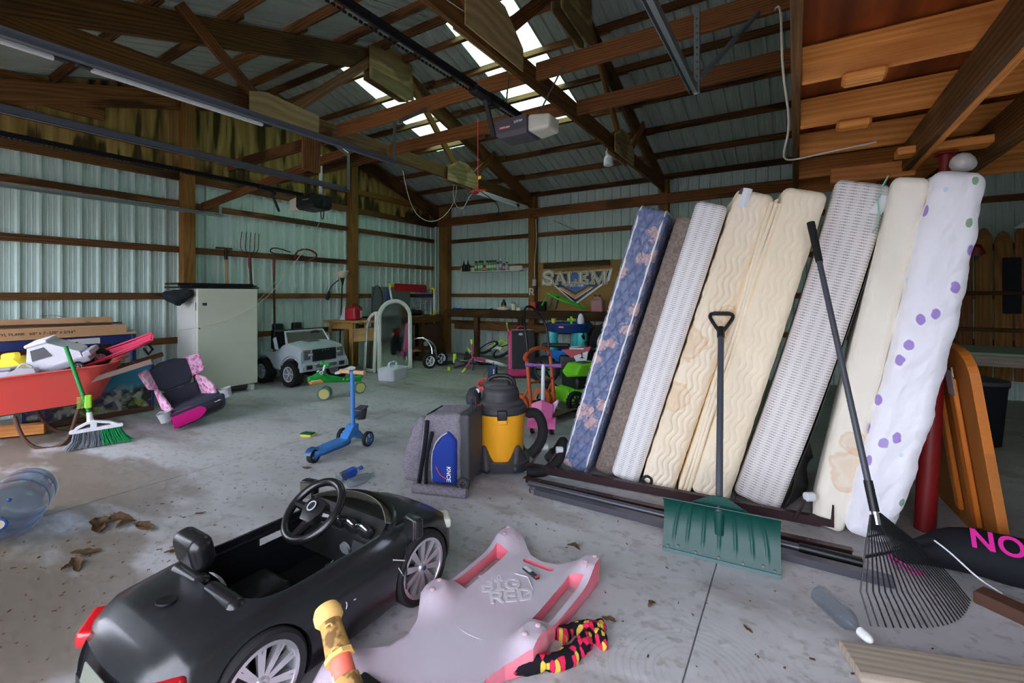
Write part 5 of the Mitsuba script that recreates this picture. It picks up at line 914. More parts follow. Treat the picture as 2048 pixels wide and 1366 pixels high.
# ride-on pickup truck (front towards +x)
M('truck_silver', dust((166, 176, 180), (182, 190, 186), .5), .3, spec=.5, clearcoat=.3); M('truck_black', (22, 24, 26), .4); M('lamp_amber', (150, 120, 96), .2, spec=.7)
TR = frame((-6.27, 4.16, 0), (1, .06, 0), (0, 0, 1))
t = Th('ride_on_truck', 'silver grey ride-on toy pickup truck with knobbly tyres beside the freezer', 'toy truck', m=TR)
xs = [-.5, -.46, -.2, -.06, .0, .12, .3, .4, .44, .455]; tz = [.42, .46, .47, .5, .56, .6, .575, .55, .52, .42]
rings = []
for x, z in zip(xs, tz):
    w = .4 if x < .44 else .385; e = 1 if x > -.46 else .97
    h_ = [(0, .2), (w * .86, .2), (w * .96, .23), (w * e, .3), (w * e, .4), (w * .97, z - .05), (w * .88, z - .012), (w * .5, z + .006), (0, z + .012)]
    h_ = np.array(h_); r_ = np.vstack([h_, (h_ * [-1, 1])[::-1][1:-1]]); rings.append(np.stack([0 * r_[:, 0] + x, r_[:, 0], r_[:, 1]], 1))
bdm = diff(loft(rings), *[cyl(.205, .26, (x, s * .37, .19), 'y', 32) for x in (-.34, .27) for s in (-1, 1)], box(.34, .62, .4, (-.22, 0, .53), .03), hull([(.445, y, z) for y in (-.2, .2) for z in (.34, .5)] + [(.5, y, z) for y in (-.2, .2) for z in (.34, .5)]))
t.p('body', bdm, 'truck_silver', 26)
for s in (-1, 1):
    t.p('fender_flare', mv(gridsolid(lambda u, v: (.27 + (.215 + .02 * v) * np.cos(np.pi * (.02 + .96 * u)), s * (.385 + .03 * v * (1 - v) * 4), .2 + (.215 + .02 * v) * np.sin(np.pi * (.02 + .96 * u))), 22, 5, .006)), 'truck_silver', 60)
    for x in (-.34, .27): wheel(t, (x, s * .385, .175), .175, .15, 'black_rubber', 'light_grey', 6, 'y', .62, tread=15, side=s)
    t.p('head_lamp', rbox(.05, .11, .13, .012, (.44, s * .29, .43)), 'window_dark'); t.p('lamp_trim', rbox(.055, .12, .014, .004, (.442, s * .29, .5)), 'lamp_amber'); t.p('lamp_bracket', rbox(.05, .07, .035, .01, (.455, s * .24, .435)), 'truck_silver'); t.p('fog_lamp', box(.02, .1, .06, (.497, s * .28, .265), .012), 'truck_black')
    t.p('mirror', hull([(-.02, s * .42, .5), (.03, s * .42, .5), (-.04, s * .44, .68), (-.0, s * .44, .68), (.03, s * .48, .52), (-.02, s * .48, .66)]), 'truck_silver'); k = t.p('seat', rbox(.1, .2, .3, .03, (-.36, s * .16, .62)), 'truck_black'); t.p('seat_top', rbox(.08, .15, .1, .02, (-.38, s * .16, .8)), 'truck_black', of=k)
t.p('grille', join(rbox(.03, .4, .17, .01, (.46, 0, .42)), *[box(.012, .36, .012, (.477, 0, z)) for z in (.36, .41, .46)]), 'truck_black', 20)
for y in (-.05, 0, .05): t.p('grille_light', box(.006, .02, .01, (.478, y, .485)), 'lamp_amber')
t.p('bumper', hull([(x, s * w, z) for s in (-1, 1) for x, w, z in ((.42, .4, .2), (.49, .38, .21), (.495, .36, .32), (.42, .4, .33))]), 'truck_silver', 20); t.p('bumper_panel', rbox(.02, .42, .085, .008, (.493, 0, .265)), 'truck_silver'); t.p('skid_plate', box(.012, .36, .05, (.503, 0, .27), .004), 'window_dark')
t.p('windscreen_frame', tube([(.12, -.36, .58), (.02, -.32, .745), (.02, .32, .745), (.12, .36, .58)], .018, 8, smooth=0), 'truck_silver'); t.p('windscreen', gridsolid(lambda u, v: (.115 - .09 * v, (u - .5) * .7 * (1 - .1 * v), .59 + .145 * v), 3, 3, .004), 'smoked_screen'); t.p('hood_scoop', hull([(x, y, z) for x, y, z in ((.14, -.13, .605), (.14, .13, .605), (.26, -.1, .595), (.26, .1, .595), (.16, -.11, .618), (.16, .11, .618))]), 'window_dark'); t.p('roll_bar', tube([(-.16, -.36, .46), (-.2, -.34, .74), (-.2, .34, .74), (-.16, .36, .46)], .02, 8), 'truck_black'); t.p('hood_badge', box(.04, .07, .004, (.36, 0, .577)), 'light_grey')
t.p('wheel_hub_steer', torus(.09, .014, 20, 8), 'truck_black', m=frame((.0, .17, .66), (0, 1, 0), (-.8, 0, .6)))
# green crocodile balance bike
M('croc_green', (36, 150, 58), .35, spec=.5); M('wheel_yellow', (190, 180, 110), .5); M('wheel_green', (70, 120, 96), .6); M('croc_orange', (222, 150, 40), .45)
CB = frame((-4.9, 3.56, 0), (-.1, -.46, 0), (0, 0, 1))     # x to the nose
t = Th('balance_bike', 'green crocodile-shaped toddler balance bike with yellow wheels', 'ride-on toy', m=CB)
t.p('body', body([((.0, 0, .25, .05), (-.2, 0, .21, .035)), ((-.2, 0, .21, .035), (-.42, 0, .2, .04)), ((-.42, 0, .2, .04), (-.52, 0, .28, .012)), ((.0, 0, .25, .05), (.07, 0, .3, .055)), ((.07, 0, .3, .055), (.16, 0, .27, .04)), ((.16, 0, .27, .04), (.2, 0, .27, .034)), ((-.42, .0, .19, .03), (-.44, 0, .1, .02))], .014, 8), 'croc_green', 60)
t.p('jaw', rbox(.16, .085, .045, .02, (.13, 0, .225)), 'croc_orange'); t.p('teeth', box(.12, .075, .012, (.14, 0, .248), .003), 'toy_white')
for s in (-1, 1): k = t.p('eye', ball(.022, (.08, s * .045, .335)), 'toy_white'); t.p('pupil', ball(.01, (.094, s * .06, .337)), 'black_plastic', of=k); wheel(t, (.02 + s * .03, s * .045, .075), .075, .03, 'wheel_green', 'wheel_yellow', 0, rot(-35) @ rot(-90, 'x'), .82, side=s); t.p('wheel_disc', cyl(.06, .036), 'wheel_yellow', m=tr(.02 + s * .03, s * .045, .075) @ rot(-35) @ rot(-90, 'x'))
for i in range(6): t.p('spot', ball(.009, (-.05 - .05 * i, .034, .235 - .006 * i), (1, .3, 1), 1), 'toy_white')
wheel(t, (-.44, 0, .075), .075, .04, 'wheel_green', 'wheel_yellow', 0, 'y', .82); t.p('wheel_disc', cyl(.06, .045, (-.44, 0, .075), 'y'), 'wheel_yellow')
t.p('seat', hull(np.vstack([_ICO * .018 + p for p in ((-.12, 0, .3), (-.24, .05, .32), (-.24, -.05, .32), (-.34, .045, .345), (-.34, -.045, .345))])), 'toy_white', 50); t.p('steering_post', tube([(.05, 0, .32), (.02, 0, .42)], .013, 8), 'toy_white'); t.p('handlebar', tube([(.02, -.1, .43), (.02, .1, .43)], .013, 8), 'croc_green')
for s in (-1, 1): t.p('grip', ball(.028, (.02, s * .09, .43), (1, 1, 1.1)), 'croc_green')
# ---------------------------------------------------------------- benches, mirrors, toys and tools towards the back wall
M('bench_wood', proc(wood_fn((58, 40, 22), (104, 76, 42), (34, 24, 14), .6)), .75, spec=.2); M('stool_wood', proc(wood_fn((150, 110, 52), (190, 148, 84), (110, 80, 40), .4)), .6)
t = Th('back_bench', 'long wooden bench with a thick plank edge along the back wall', 'bench')
bd(t, 'fascia', (-6.0, 7.2, .915), (-2.6, 7.2, .915), .04, .15, 'bench_wood')
for y in (7.32, 7.52, 7.7): bd(t, 'top_board', (-6.1, y, .97), (-2.6, y, .97), .19, .03, 'bench_wood')
for x in (-5.3, -4.3, -3.0): bd(t, 'leg', (x, 7.24, 0), (x, 7.24, .85), .09, .09, 'bench_wood', (0, 1, 0)); 
bd(t, 'rail', (-5.9, 7.3, .66), (-2.7, 7.3, .66), .04, .14, 'old_wood')
t = Th('side_bench', 'dark low bench in the corner under the toy goal', 'bench')
for x in (-6.74, -6.5, -6.25): bd(t, 'top_board', (x, 5.75, .865), (x, 7.15, .865), .235, .03, 'old_wood')
bd(t, 'fascia', (-6.12, 5.75, .8), (-6.12, 7.15, .8), .03, .12, 'old_wood')
for y in (5.85, 6.6, 7.08): bd(t, 'leg', (-6.16, y, 0), (-6.16, y, .85), .09, .09, 'bench_wood', (0, 1, 0)); bd(t, 'leg', (-6.72, y, 0), (-6.72, y, .85), .09, .09, 'bench_wood', (0, 1, 0))
t.p('shelf_panel', box(.55, 1.2, .02, (-6.42, 6.45, .2)), 'carton'); t.p('drawer_panel', box(.02, .4, .5, (-6.13, 6.85, .45)), 'rust_brown')
M('grey_panel', (108, 118, 112), .6); single('grey_board', box(.012, 1.0, .56, (-6.8, 6.42, 1.16)), 'grey_panel', 'flat grey board leaning on the siding behind the mirrors', 'board'); cord('black cable looped over the left edge of the grey board', [(-6.78, 5.9, .9), (-6.76, 5.92, 1.3), (-6.76, 6.0, 1.46), (-6.76, 6.12, 1.35), (-6.76, 6.13, 1.05)], .007, 'black_plastic', 'cable')
t = Th('work_stool', 'pale wooden saw stool with angled legs under the red gas can', 'stool')
bd(t, 'top', (-6.75, 5.0, .84), (-6.05, 5.12, .84), .36, .035, 'stool_wood')
for x, s in ((-6.65, -1), (-6.15, 1)):
    for y in (4.92, 5.22): bd(t, 'leg', (x + .08 * s, y + (.05 if y > 5 else -.05), 0), (x, y, .82), .07, .03, 'stool_wood', (0, 1, .2))
bd(t, 'apron', (-6.68, 4.92, .76), (-6.12, 4.98, .76), .02, .1, 'stool_wood'); bd(t, 'apron', (-6.12, 4.94, .62), (-6.12, 5.2, .62), .02, .22, 'stool_wood')
M('can_red', (168, 24, 34), .35, spec=.55)
t = Th('gas_can', 'red gas can with a white spout cone on the wooden stool', 'gas can', m=tr(-6.32, 5.12, .858) @ rot(20)); t.p('body', rbox(.2, .26, .22, .03, (0, 0, .11)), 'can_red', 50); t.p('handle', tube([(0, -.09, .215), (0, -.05, .265), (0, .05, .265), (0, .09, .215)], .013, 8, smooth=4), 'can_red'); t.p('sticker', box(.003, .06, .12, (.102, .06, .1)), 'sticker'); t.p('cap', cyl(.028, .03, (.04, .08, .225), b=.004), 'black_plastic')
single('funnel', lathe([(.065, 0), (.02, .11), (.01, .13), (0, .13)], 20, (-6.46, 5.02, 1.04)), 'toy_white', 'white funnel standing behind the red gas can', 'funnel') if False else Th('funnel', 'white funnel standing upside down behind the red gas can', 'funnel').p('', lathe([(.0, 0), (.075, 0), (.025, .13), (.012, .22), (0, .22)], 20, (-6.55, 5.1, .858)), 'toy_white')
# arched mirrors
M('mirror_glass', (222, 230, 228), .05, 1.); M('mirror_frame', (206, 212, 200), .4, spec=.5)
def archframe(t, w, h, fw, half=False, d=.03):
    if not half: out = [(-w / 2, 0), (w / 2, 0), (w / 2, h - w / 2)] + [(w / 2 * math.cos(a), h - w / 2 + w / 2 * math.sin(a)) for a in np.linspace(.05, np.pi, 24)]
    else: out = [(-w, 0), (0, 0), (0, h)] + [(-w + w * math.cos(a), h - w + w * math.sin(a)) if False else (-w * math.sin(a), h - w + w * math.cos(a)) for a in np.linspace(.05, np.pi / 2, 14)]
    P_ = Polygon(out); I = P_.buffer(-fw, join_style='mitre')
    t.p('frame', mv(prism(P_.difference(I), d, m=UPY), tr(0, d, 0)), 'mirror_frame', 30); t.p('frame_bead', mv(prism(P_.buffer(-fw * .25).difference(P_.buffer(-fw * .7)), .008, m=UPY), tr(0, 0, 0)), 'mirror_frame', 30)
    t.p('glass', mv(prism(I.buffer(.004), .004, m=UPY), tr(0, .014, 0)), 'mirror_glass', False); t.p('backing', mv(prism(P_.buffer(-.01), .008, m=UPY), tr(0, d + .008, 0)), 'carton', False)
t = Th('arch_mirror', 'tall white-framed arched floor mirror behind the white caddy', 'mirror', m=frame((-5.69, 5.46, .01), (.19, .6, 0), (-.012, .005, 1))); archframe(t, .62, 1.2, .062)
t = Th('arch_mirror', 'narrow white-framed half-arch mirror at the left of the tall arched mirror', 'mirror', m=frame((-5.84, 5.13, .01), (.34, -.06, 0), (-.02, .05, 1))); archframe(t, .33, 1.0, .05, True)
M('caddy_white', (206, 208, 214), .4)
t = Th('carry_caddy', 'white plastic carry caddy with a handle lid on the floor before the mirror', 'caddy', m=frame((-5.2, 4.93, 0), (-.1, .42, 0), (0, 0, 1)) @ sc(1.15))
t.p('body', loft([np.c_[rrect(.36 * k, .25 * k, .04), np.full(20, z)] for k, z in ((.94, 0), (.97, .01), (1, .13), (1.05, .135), (1.05, .145), (.96, .155), (.7, .17), (.6, .172))]), 'caddy_white', 35); t.p('handle', tube([(-.09, 0, .165), (-.08, 0, .215), (.0, 0, .225), (.08, 0, .215), (.09, 0, .165)], .013, 8, smooth=4), 'caddy_white'); t.p('latch', rbox(.02, .08, .07, .008, (.185, 0, .1)), 'light_grey')
t = Th('push_cart', 'folded golf push cart with two white spoked wheels behind the mirror', 'cart')
for x, y in ((-5.4, 5.98), (-5.45, 6.33)): wheel(t, (x, y, .13), .13, .06, 'black_rubber', 'toy_white', 5, rot(90, 'x') @ rot(20, 'y') if False else frame((0, 0, 0), (.3, .95, 0), (.95, -.3, 0)), .68)
t.p('axle', tube([(-5.4, 5.95, .13), (-5.45, 6.36, .13)], .012, 8), 'black_steel'); t.p('fork', tube([(-5.4, 6.02, .14), (-5.42, 6.05, .36), (-5.55, 5.98, .52), (-5.7, 5.9, .5)], .016, 8, smooth=4), 'chrome'); t.p('fork', tube([(-5.42, 6.18, .14), (-5.45, 6.14, .4), (-5.58, 6.05, .5)], .014, 8, smooth=4), 'galvanised'); t.p('hinge', rbox(.09, .06, .08, .015, (-5.52, 6.03, .42)), 'mid_grey')
# toy goal
t = Th('toy_goal', 'small toy goal of yellow and white tubes with a red banner, corner bench', 'toy goal'); M('net_blue', (44, 46, 92), .7); M('banner_red', (168, 30, 34), .6)
A, B, C_, D_ = np.array([-6.25, 5.98, .88]), np.array([-6.2, 7.0, .88]), np.array([-6.6, 6.1, .88]), np.array([-6.55, 7.05, .88])
h1, h2 = A + [-.13, .0, .6], B + [-.0, -.0, .52]
t.p('post', tube([A, A * .8 + h1 * .2, h1 + [0, .0, -.08]], .017, 8), 'toy_white'); t.p('post', tube([B, h2 + [0, 0, -.06]], .017, 8), 'toy_white'); t.p('post', tube([C_, C_ + [.12, -.08, .52]], .017, 8), 'blue_plastic')
t.p('top_bar', tube([h1, h2 + [-.15, 0, .06]], .017, 8), 'yellow_plastic'); t.p('elbow', tube([h1 + [0, .1, 0], h1, h1 + [0, 0, -.1]], .021, 8), 'yellow_plastic'); t.p('elbow', tube([h2 + [-.1, -.02, .03], h2, h2 + [0, 0, -.1]], .021, 8), 'yellow_plastic'); t.p('elbow', tube([A + [0, .0, .1], A, A + [-.1, .05, 0]], .021, 8), 'yellow_plastic'); t.p('elbow', tube([B + [0, 0, .1], B, B + [-.1, 0, 0]], .021, 8), 'yellow_plastic')
t.p('banner', gridsolid(lambda u, v: (h1[0] + .03 + u * (h2[0] - .15 - h1[0]), h1[1] + .08 + u * .85, h1[2] - .13 * v + u * -.02 + .02 * (1 - v)), 8, 3, .004), 'banner_red'); t.p('lettering', mv(text_mesh('LACROSSE', .045, .002, True), rot(90, 'x'), rot(84), tr(-6.32, 6.3, 1.37)), 'label_white', False) if False else None
nb = []
for i in range(15): u = i / 14; nb.append(tube([h2 + [-.02, -.5 * u, -.02], B * .6 + D_ * .4 + [0, -.5 * u, .1]], .003, 4)); 
for j in range(9): v = j / 8; p_ = h2 + [-.02, 0, -.02] + (B * .6 + D_ * .4 + [0, 0, .1] - h2 - [-.02, 0, -.02]) * v; nb.append(tube([p_, p_ + [0, -.5, 0]], .003, 4))
t.p('net', join(nb), 'net_blue', False, kind='stuff'); t.p('net_heap', lumpy(fine(ball(.2, (-6.35, 6.5, .93), (.7, 1.6, .3), 3), .04), .03, 20, 3), 'black_plastic', 60)
# shelf with spray cans
M('shelf_white', (206, 204, 192), .5)
sh_ = Th('wall_shelf', 'narrow white shelf of spray cans on the back wall', 'shelf'); sh_.p('board', box(1.56, .14, .02, (-5.4, 7.78, 1.77), .003), 'shelf_white'); sh_.p('back_rail', box(1.56, .015, .09, (-5.4, 7.845, 1.825)), 'shelf_white')
M('can_green', (96, 156, 76), .4); M('can_dark', (48, 54, 58), .4); M('can_violet', (124, 116, 152), .4); M('can_pink', (156, 112, 112), .5); M('can_brown', (40, 34, 30), .4)
def can(px_, kind, lab):
    r_ = (px_ - 1024) / 910; cth, sth = math.cos(YAW), math.sin(YAW); x = 7.775 * (r_ * cth - sth) / (cth + r_ * sth)
    if kind == 'oil': t = Th('oil_bottle', lab, 'bottle', m=tr(x, 7.775, 1.78)); t.p('body', rbox(.09, .06, .15, .015, (0, 0, .075)), 'can_brown'); t.p('spout', lathe([(.03, .14), (.018, .17), (.006, .24), (0, .24)], 12), 'black_plastic'); return
    h = {'tall': .2, 'white': .22, 'short': .09, 'mid': .13, 'small': .16}[kind]; body_ = {'tall': 'can_green', 'white': 'can_violet', 'short': 'label_red', 'mid': 'can_pink', 'small': 'light_grey'}[kind]
    t = Th('spray_can', lab, 'can', m=tr(x, 7.775, 1.78), group='spray cans on the white wall shelf'); r = .032 if kind in ('tall', 'white') else .04 if kind == 'short' else .03
    t.p('body', lathe([(0, 0), (r, 0), (r, h * .82), (r * .8, h * .9), (0, h * .9)], 18), body_); t.p('band', cyl(r * 1.01, h * .3, (0, 0, h * .45), n=18), 'sticker' if kind != 'tall' else 'shelf_white')
    if kind != 'short': t.p('cap', cyl(r * .72, h * .2, (0, 0, h * .98), n=16, b=.003), 'toy_white' if kind == 'white' else 'black_plastic')
can(928, 'oil', 'dark bottle with a pointed spout at the left end of the spray can shelf'); can(936, 'oil', 'second dark bottle beside the pointed one on the spray can shelf')
for px_, k, l in ((952, 'tall', 'first green spray can right of the dark bottles on the shelf'), (958.5, 'tall', 'second green spray can right of the dark bottles on the shelf'), (963.5, 'tall', 'green spray can left of the short red can'), (968.5, 'short', 'short red can among the taller spray cans'), (974.8, 'tall', 'green spray can just right of the short red can'), (980, 'tall', 'green spray can second to the right of the short red can'), (985.3, 'tall', 'green spray can third to the right of the short red can'), (990.5, 'tall', 'green spray can fourth to the right of the short red can'), (995.5, 'small', 'small grey can left of the white-capped violet can'), (1001, 'white', 'tall violet spray can with a white cap'), (1007.5, 'mid', 'short pinkish can right of the white-capped can'), (1013.5, 'small', 'grey can at the right end of the shelf row')): can(px_, k, l)
# pegboard, sign, letter, boards
M('pegboard', proc(lambda p, n, uv: mix(lin(162, 126, 72), lin(60, 44, 22), smoothstep(.25, .12, dr.sqrt(dr.square(p.x / .0254 - dr.floor(p.x / .0254) - .5) + dr.square(p.z / .0254 - dr.floor(p.z / .0254) - .5))) * .8)), .75, spec=.2)
single('pegboard', box(2.4, .008, 1.1, (-3.07, 7.85, 1.36)), 'pegboard', 'brown pegboard on the back wall behind the painted sign', 'pegboard')
t = Th('wood_ledge', 'brown plank fixed along the top of the pegboard', 'plank'); bd(t, '', (-4.12, 7.81, 1.84), (-2.8, 7.81, 1.86), .05, .1, 'cardboard' if False else 'bench_wood'); t.p('slot', box(1.2, .004, .015, (-3.5, 7.783, 1.81)), 'black_plastic')
M('sign_navy', (26, 34, 56), .4); M('sign_blue', (36, 84, 150), .35); M('sign_orange', (208, 138, 40), .4); M('sign_cream', (222, 214, 186), .5); M('sign_white', (226, 226, 220), .45)
t = Th('painted_sign', 'shield-shaped SALEM sign in cream, blue and orange on the pegboard', 'sign', m=tr(-3.47, 7.84, 1.4))
def shp(pts, d, mat, z0, part='shield'): t.p(part, mv(prism(Polygon(pts), .004, m=UPY), tr(0, -d, 0)), mat, False)
shp([(-.7, .3), (.72, .36), (.66, .14), (.56, .08), (0, -.3), (-.5, .1), (-.66, .16)], .0, 'sign_white', 0); shp([(-.66, .27), (.66, .32), (.6, .14), (.5, .08), (0, -.265), (-.46, .1), (-.6, .16)], .004, 'sign_navy', 0); shp([(-.36, .02), (0, -.2), (.36, .02), (.3, .0 + .03), (0, -.12), (-.3, .03)], .008, 'sign_white', 0); shp([(-.32, .015), (0, -.185), (.32, .015), (.27, .03), (0, -.125), (-.27, .03)], .012, 'sign_orange', 0); shp([(-.34, .1), (.34, .1), (0, -.08)], .008, 'sign_blue', 0); shp([(-.14, .1), (.16, .1), (.16, .31), (-.14, .3)], .008, 'sign_blue', 0); shp([(-.68, .3), (.7, .36), (.7, .335), (-.68, .28)], .008, 'sign_orange', 0, 'top_bar')
def serif(ch, h, x, z, w=None):
    from shapely.geometry import LineString as LS
    H_, W2 = h, (w or h * .8); st = h * .19; a = []
    ln = lambda pts, k=st: a.append(LS(pts).buffer(k / 2, cap_style='flat', join_style='mitre')); sf_ = lambda x_, z_: a.append(sbox(x_ - st * .95, z_, x_ + st * .95, z_ + st * .35))
    if ch == 'S': a.append(LS(spline([(W2 * .92, H_ * .8), (W2 * .55, H_ * .97), (W2 * .14, H_ * .8), (W2 * .3, H_ * .58), (W2 * .72, H_ * .42), (W2 * .86, H_ * .2), (W2 * .45, H_ * .04), (W2 * .06, H_ * .22)], 8)).buffer(st / 2, cap_style='flat')); a.append(sbox(W2 * .84, H_ * .62, W2 * .98, H_ * .98)); a.append(sbox(0, H_ * .02, W2 * .13, H_ * .38))
    if ch == 'A': ln([(W2 * .1, 0), (W2 * .5, H_)], st * .6); ln([(W2 * .9, 0), (W2 * .5, H_)]); ln([(W2 * .25, H_ * .33), (W2 * .75, H_ * .33)], st * .5); sf_(W2 * .1, 0); sf_(W2 * .9, 0)
    if ch == 'L': ln([(W2 * .22, 0), (W2 * .22, H_)]); sf_(W2 * .22, H_ * .93); sf_(W2 * .22, 0); ln([(0, st * .22), (W2 * .92, st * .22)], st * .45); a.append(sbox(W2 * .82, 0, W2 * .94, H_ * .33))
    if ch == 'E': ln([(W2 * .22, 0), (W2 * .22, H_)]); [ln([(0, z_), (W2 * .88, z_)], st * .45) for z_ in (st * .22, H_ - st * .22)]; ln([(W2 * .22, H_ * .5), (W2 * .62, H_ * .5)], st * .45); a.append(sbox(W2 * .78, 0, W2 * .9, H_ * .3)); a.append(sbox(W2 * .78, H_ * .72, W2 * .9, H_)); a.append(sbox(W2 * .56, H_ * .36, W2 * .66, H_ * .64))
    if ch == 'M': ln([(W2 * .15, 0), (W2 * .15, H_)], st * .6); ln([(W2 * .85, 0), (W2 * .85, H_)]); ln([(W2 * .15, H_ * .96), (W2 * .5, H_ * .1), (W2 * .85, H_ * .96)], st * .7); [sf_(W2 * c, z_) for c in (.12, .88) for z_ in (0, H_ * .93)]
    return affinity.translate(union_all(a), x, z)
xx = -.69
for ch, h, z, w in (('S', .26, .075, .24), ('A', .22, .09, .23), ('L', .22, .09, .2), ('E', .22, .09, .21), ('M', .22, .09, .32)):
    g_ = serif(ch, h, xx, z, w); t.p('lettering', mv(prism(g_.buffer(.022), .006, m=UPY), tr(0, -.012, 0)), 'can_brown', False); t.p('lettering', mv(prism(g_.buffer(.016), .006, m=UPY), tr(0, -.016, 0)), 'sign_cream', False); t.p('lettering', mv(prism(g_.buffer(.004).difference(g_.buffer(-.004)), .003, m=UPY), tr(0, -.0215, 0)), 'can_brown', False); xx += w + .028
t.p('lettering', mv(text_mesh('BY FOREST RIVER', .032, .003, True), rot(90, 'x'), tr(-.215, -.013, .035)), 'sign_white', False)
single('letter', mv(text_mesh('R', .13, .02, True), rot(90, 'x'), tr(-4.41, 7.735, 1.28)), 'shelf_white', 'white wooden letter R on the back wall post left of the sign', 'letter', smooth=False)
t = Th('wall_socket', 'grey socket box with cables on the post left of the sign', 'socket'); t.p('box', rbox(.07, .05, .13, .006, (-4.27, 7.7, 1.52)), 'light_grey'); t.p('cable', tube([(-4.26, 7.7, 1.46), (-4.22, 7.72, 1.2), (-4.25, 7.7, 1.05)], .008, 8, smooth=5), 'black_plastic')
# on the back bench
def bx(name, label, cat, s, c, mat, r=.006): return single(name, rbox(*s, r, (c[0], c[1], c[2] + s[2] / 2)), mat, label, cat)
BZ = .987
t = Th('syrup_bottle', 'dark brown bottle with a label on the back bench', 'bottle', m=tr(-4.78, 7.4, BZ)); t.p('body', lathe([(0, 0), (.05, 0), (.052, .12), (.025, .17), (.018, .21), (0, .21)], 18), 'can_brown'); t.p('label', cyl(.0525, .06, (0, 0, .06), n=18), 'can_pink')
t = Th('glass_jar', 'pale jar with a green lid on the back bench', 'jar', m=tr(-4.62, 7.5, BZ)); t.p('body', lathe([(0, 0), (.05, 0), (.052, .1), (.04, .12), (0, .12)], 18), 'sign_cream'); t.p('lid', cyl(.042, .02, (0, 0, .135), n=18), 'can_green')
single('rag', lumpy(fine(ball(.1, (-4.75, 7.3, BZ + .03), (1.3, .8, .35), 2), .03), .02, 22, 4), 'sign_cream', 'crumpled pale rag on the back bench edge', 'rag', smooth=60)
bx('red_carton', 'red and white carton on the back bench by the wall post', 'box', (.1, .08, .16), (-4.17, 7.5, BZ), 'label_red'); bx('brown_carton', 'dark carton behind the red and white carton', 'box', (.16, .08, .17), (-4.03, 7.56, BZ), 'bag_black'); bx('pipe_wrench', 'black and white tool head on the back bench edge by the hand truck', 'tool', (.09, .05, .06), (-4.36, 7.26, BZ), 'sticker')
t = Th('blue_cup', 'small blue plastic cup and tray on the corner of the back bench', 'cup', m=tr(-5.85, 7.3, BZ)); t.p('tray', rbox(.18, .1, .03, .01, (0, 0, .015)), 'blue_plastic'); t.p('cup', lathe([(0, .03), (.03, .03), (.035, .07), (0, .07)], 16, (.03, 0, 0)), 'sticker')
single('crowbar', tube([(-5.6, 7.25, BZ + .012), (-5.05, 7.26, BZ + .012), (-4.95, 7.28, BZ + .03)], .01, 8), 'black_steel', 'black iron bar lying on the back bench', 'bar')
M('board_green', (84, 196, 52), .35); M('foot_green', (60, 170, 60), .5)
t = Th('step_board', 'bright green plastic toddler slide tilted on the back bench', 'toy', m=frame((-3.5, 7.38, BZ), (.95, -.1, -.27), (.26, 0, .95)) @ tr(0, 0, .17)); t.p('deck', gridsolid(lambda u, v: ((u - .5) * .75, (v - .5) * .26, .05 * (1 - u) ** 2 + .025 * (2 * v - 1) ** 4), 16, 8, .012), 'board_green'); t.p('slot', rbox(.06, .1, .012, .005, (-.2, 0, .036)), 'black_plastic')
t.p('rim', tube([(-.37, -.13, .07), (-.1, -.13, .03), (.37, -.13, .02)], .012, 8, smooth=4), 'board_green')
for s in (-1, 1): t.p('leg', tube([(-.33, s * .11, .05), (-.4, s * .12, -.18)], .016, 8), 'foot_green'); t.p('leg', tube([(-.22, s * .11, .03), (-.24, s * .12, -.2)], .014, 8), 'shelf_blue')
M('jug_pink', (166, 110, 112), .5); t = Th('fuel_jug', 'dusty pink jug with dark caps on the right end of the back bench', 'jug', m=tr(-2.86, 7.4, BZ)); t.p('body', rbox(.22, .15, .22, .03, (0, 0, .11)), 'jug_pink'); t.p('shoulder', hull([(x, y, z) for x, y, z in ((-.08, -.06, .2), (-.08, .06, .2), (.1, -.06, .2), (.1, .06, .2), (-.05, -.03, .27), (-.05, .03, .27), (.03, -.03, .27), (.03, .03, .27))]), 'jug_pink')
for x in (-.05, .03): t.p('cap', cyl(.022, .03, (x, 0, .28), b=.003), 'can_brown')
# water table
M('wt_navy', (26, 54, 110), .35, spec=.55); M('wt_blue', (40, 118, 200), .35, spec=.55); M('wt_teal', (52, 184, 186), .35, spec=.55); M('wt_green', (28, 154, 104), .4)
t = Th('water_table', 'two-tier blue and teal water play table by the back bench', 'water table', m=tr(-3.02, 6.6, 0) @ rot(18))
ell = lambda a, b, n=40: np.stack([a * np.cos(np.arange(n) * 2 * np.pi / n), b * np.sin(np.arange(n) * 2 * np.pi / n)], 1)
t.p('upper_tray', loft([np.c_[ell(a, b), np.full(40, z)] for a, b, z in ((.26, .2, .69), (.31, .25, .7), (.34, .28, .8), (.355, .29, .82), (.355, .29, .84), (.335, .275, .84), (.3, .24, .73), (.1, .1, .725))]), 'wt_navy', 40); t.p('lower_tray', loft([np.c_[ell(a, b), np.full(40, z)] for a, b, z in ((.3, .24, .25), (.35, .3, .26), (.4, .34, .4), (.41, .35, .42), (.41, .35, .435), (.39, .33, .435), (.35, .3, .29), (.1, .1, .28))]), 'wt_blue', 40)
for x, y in ((.2, -.17), (-.28, .03), (.1, .22)):
    t.p('column', lathe([(0, .3), (.09, .3), (.1, .36), (.085, .42), (.095, .5), (.085, .57), (.095, .64), (.085, .7), (0, .7)], 24, (x, y, 0)), 'wt_teal', 50); t.p('foot', lathe([(0, .0), (.12, .0), (.125, .1), (.11, .25), (0, .26)], 24, (x, y, 0)), 'wt_green', 50)
t.p('rim_label', rbox(.08, .006, .03, .003, (-.1, -.288, .79)), 'label_red'); t.p('lettering', mv(text_mesh('little tikes', .011, .001, True), rot(90, 'x'), tr(-.132, -.2925, .785)), 'label_white', False)
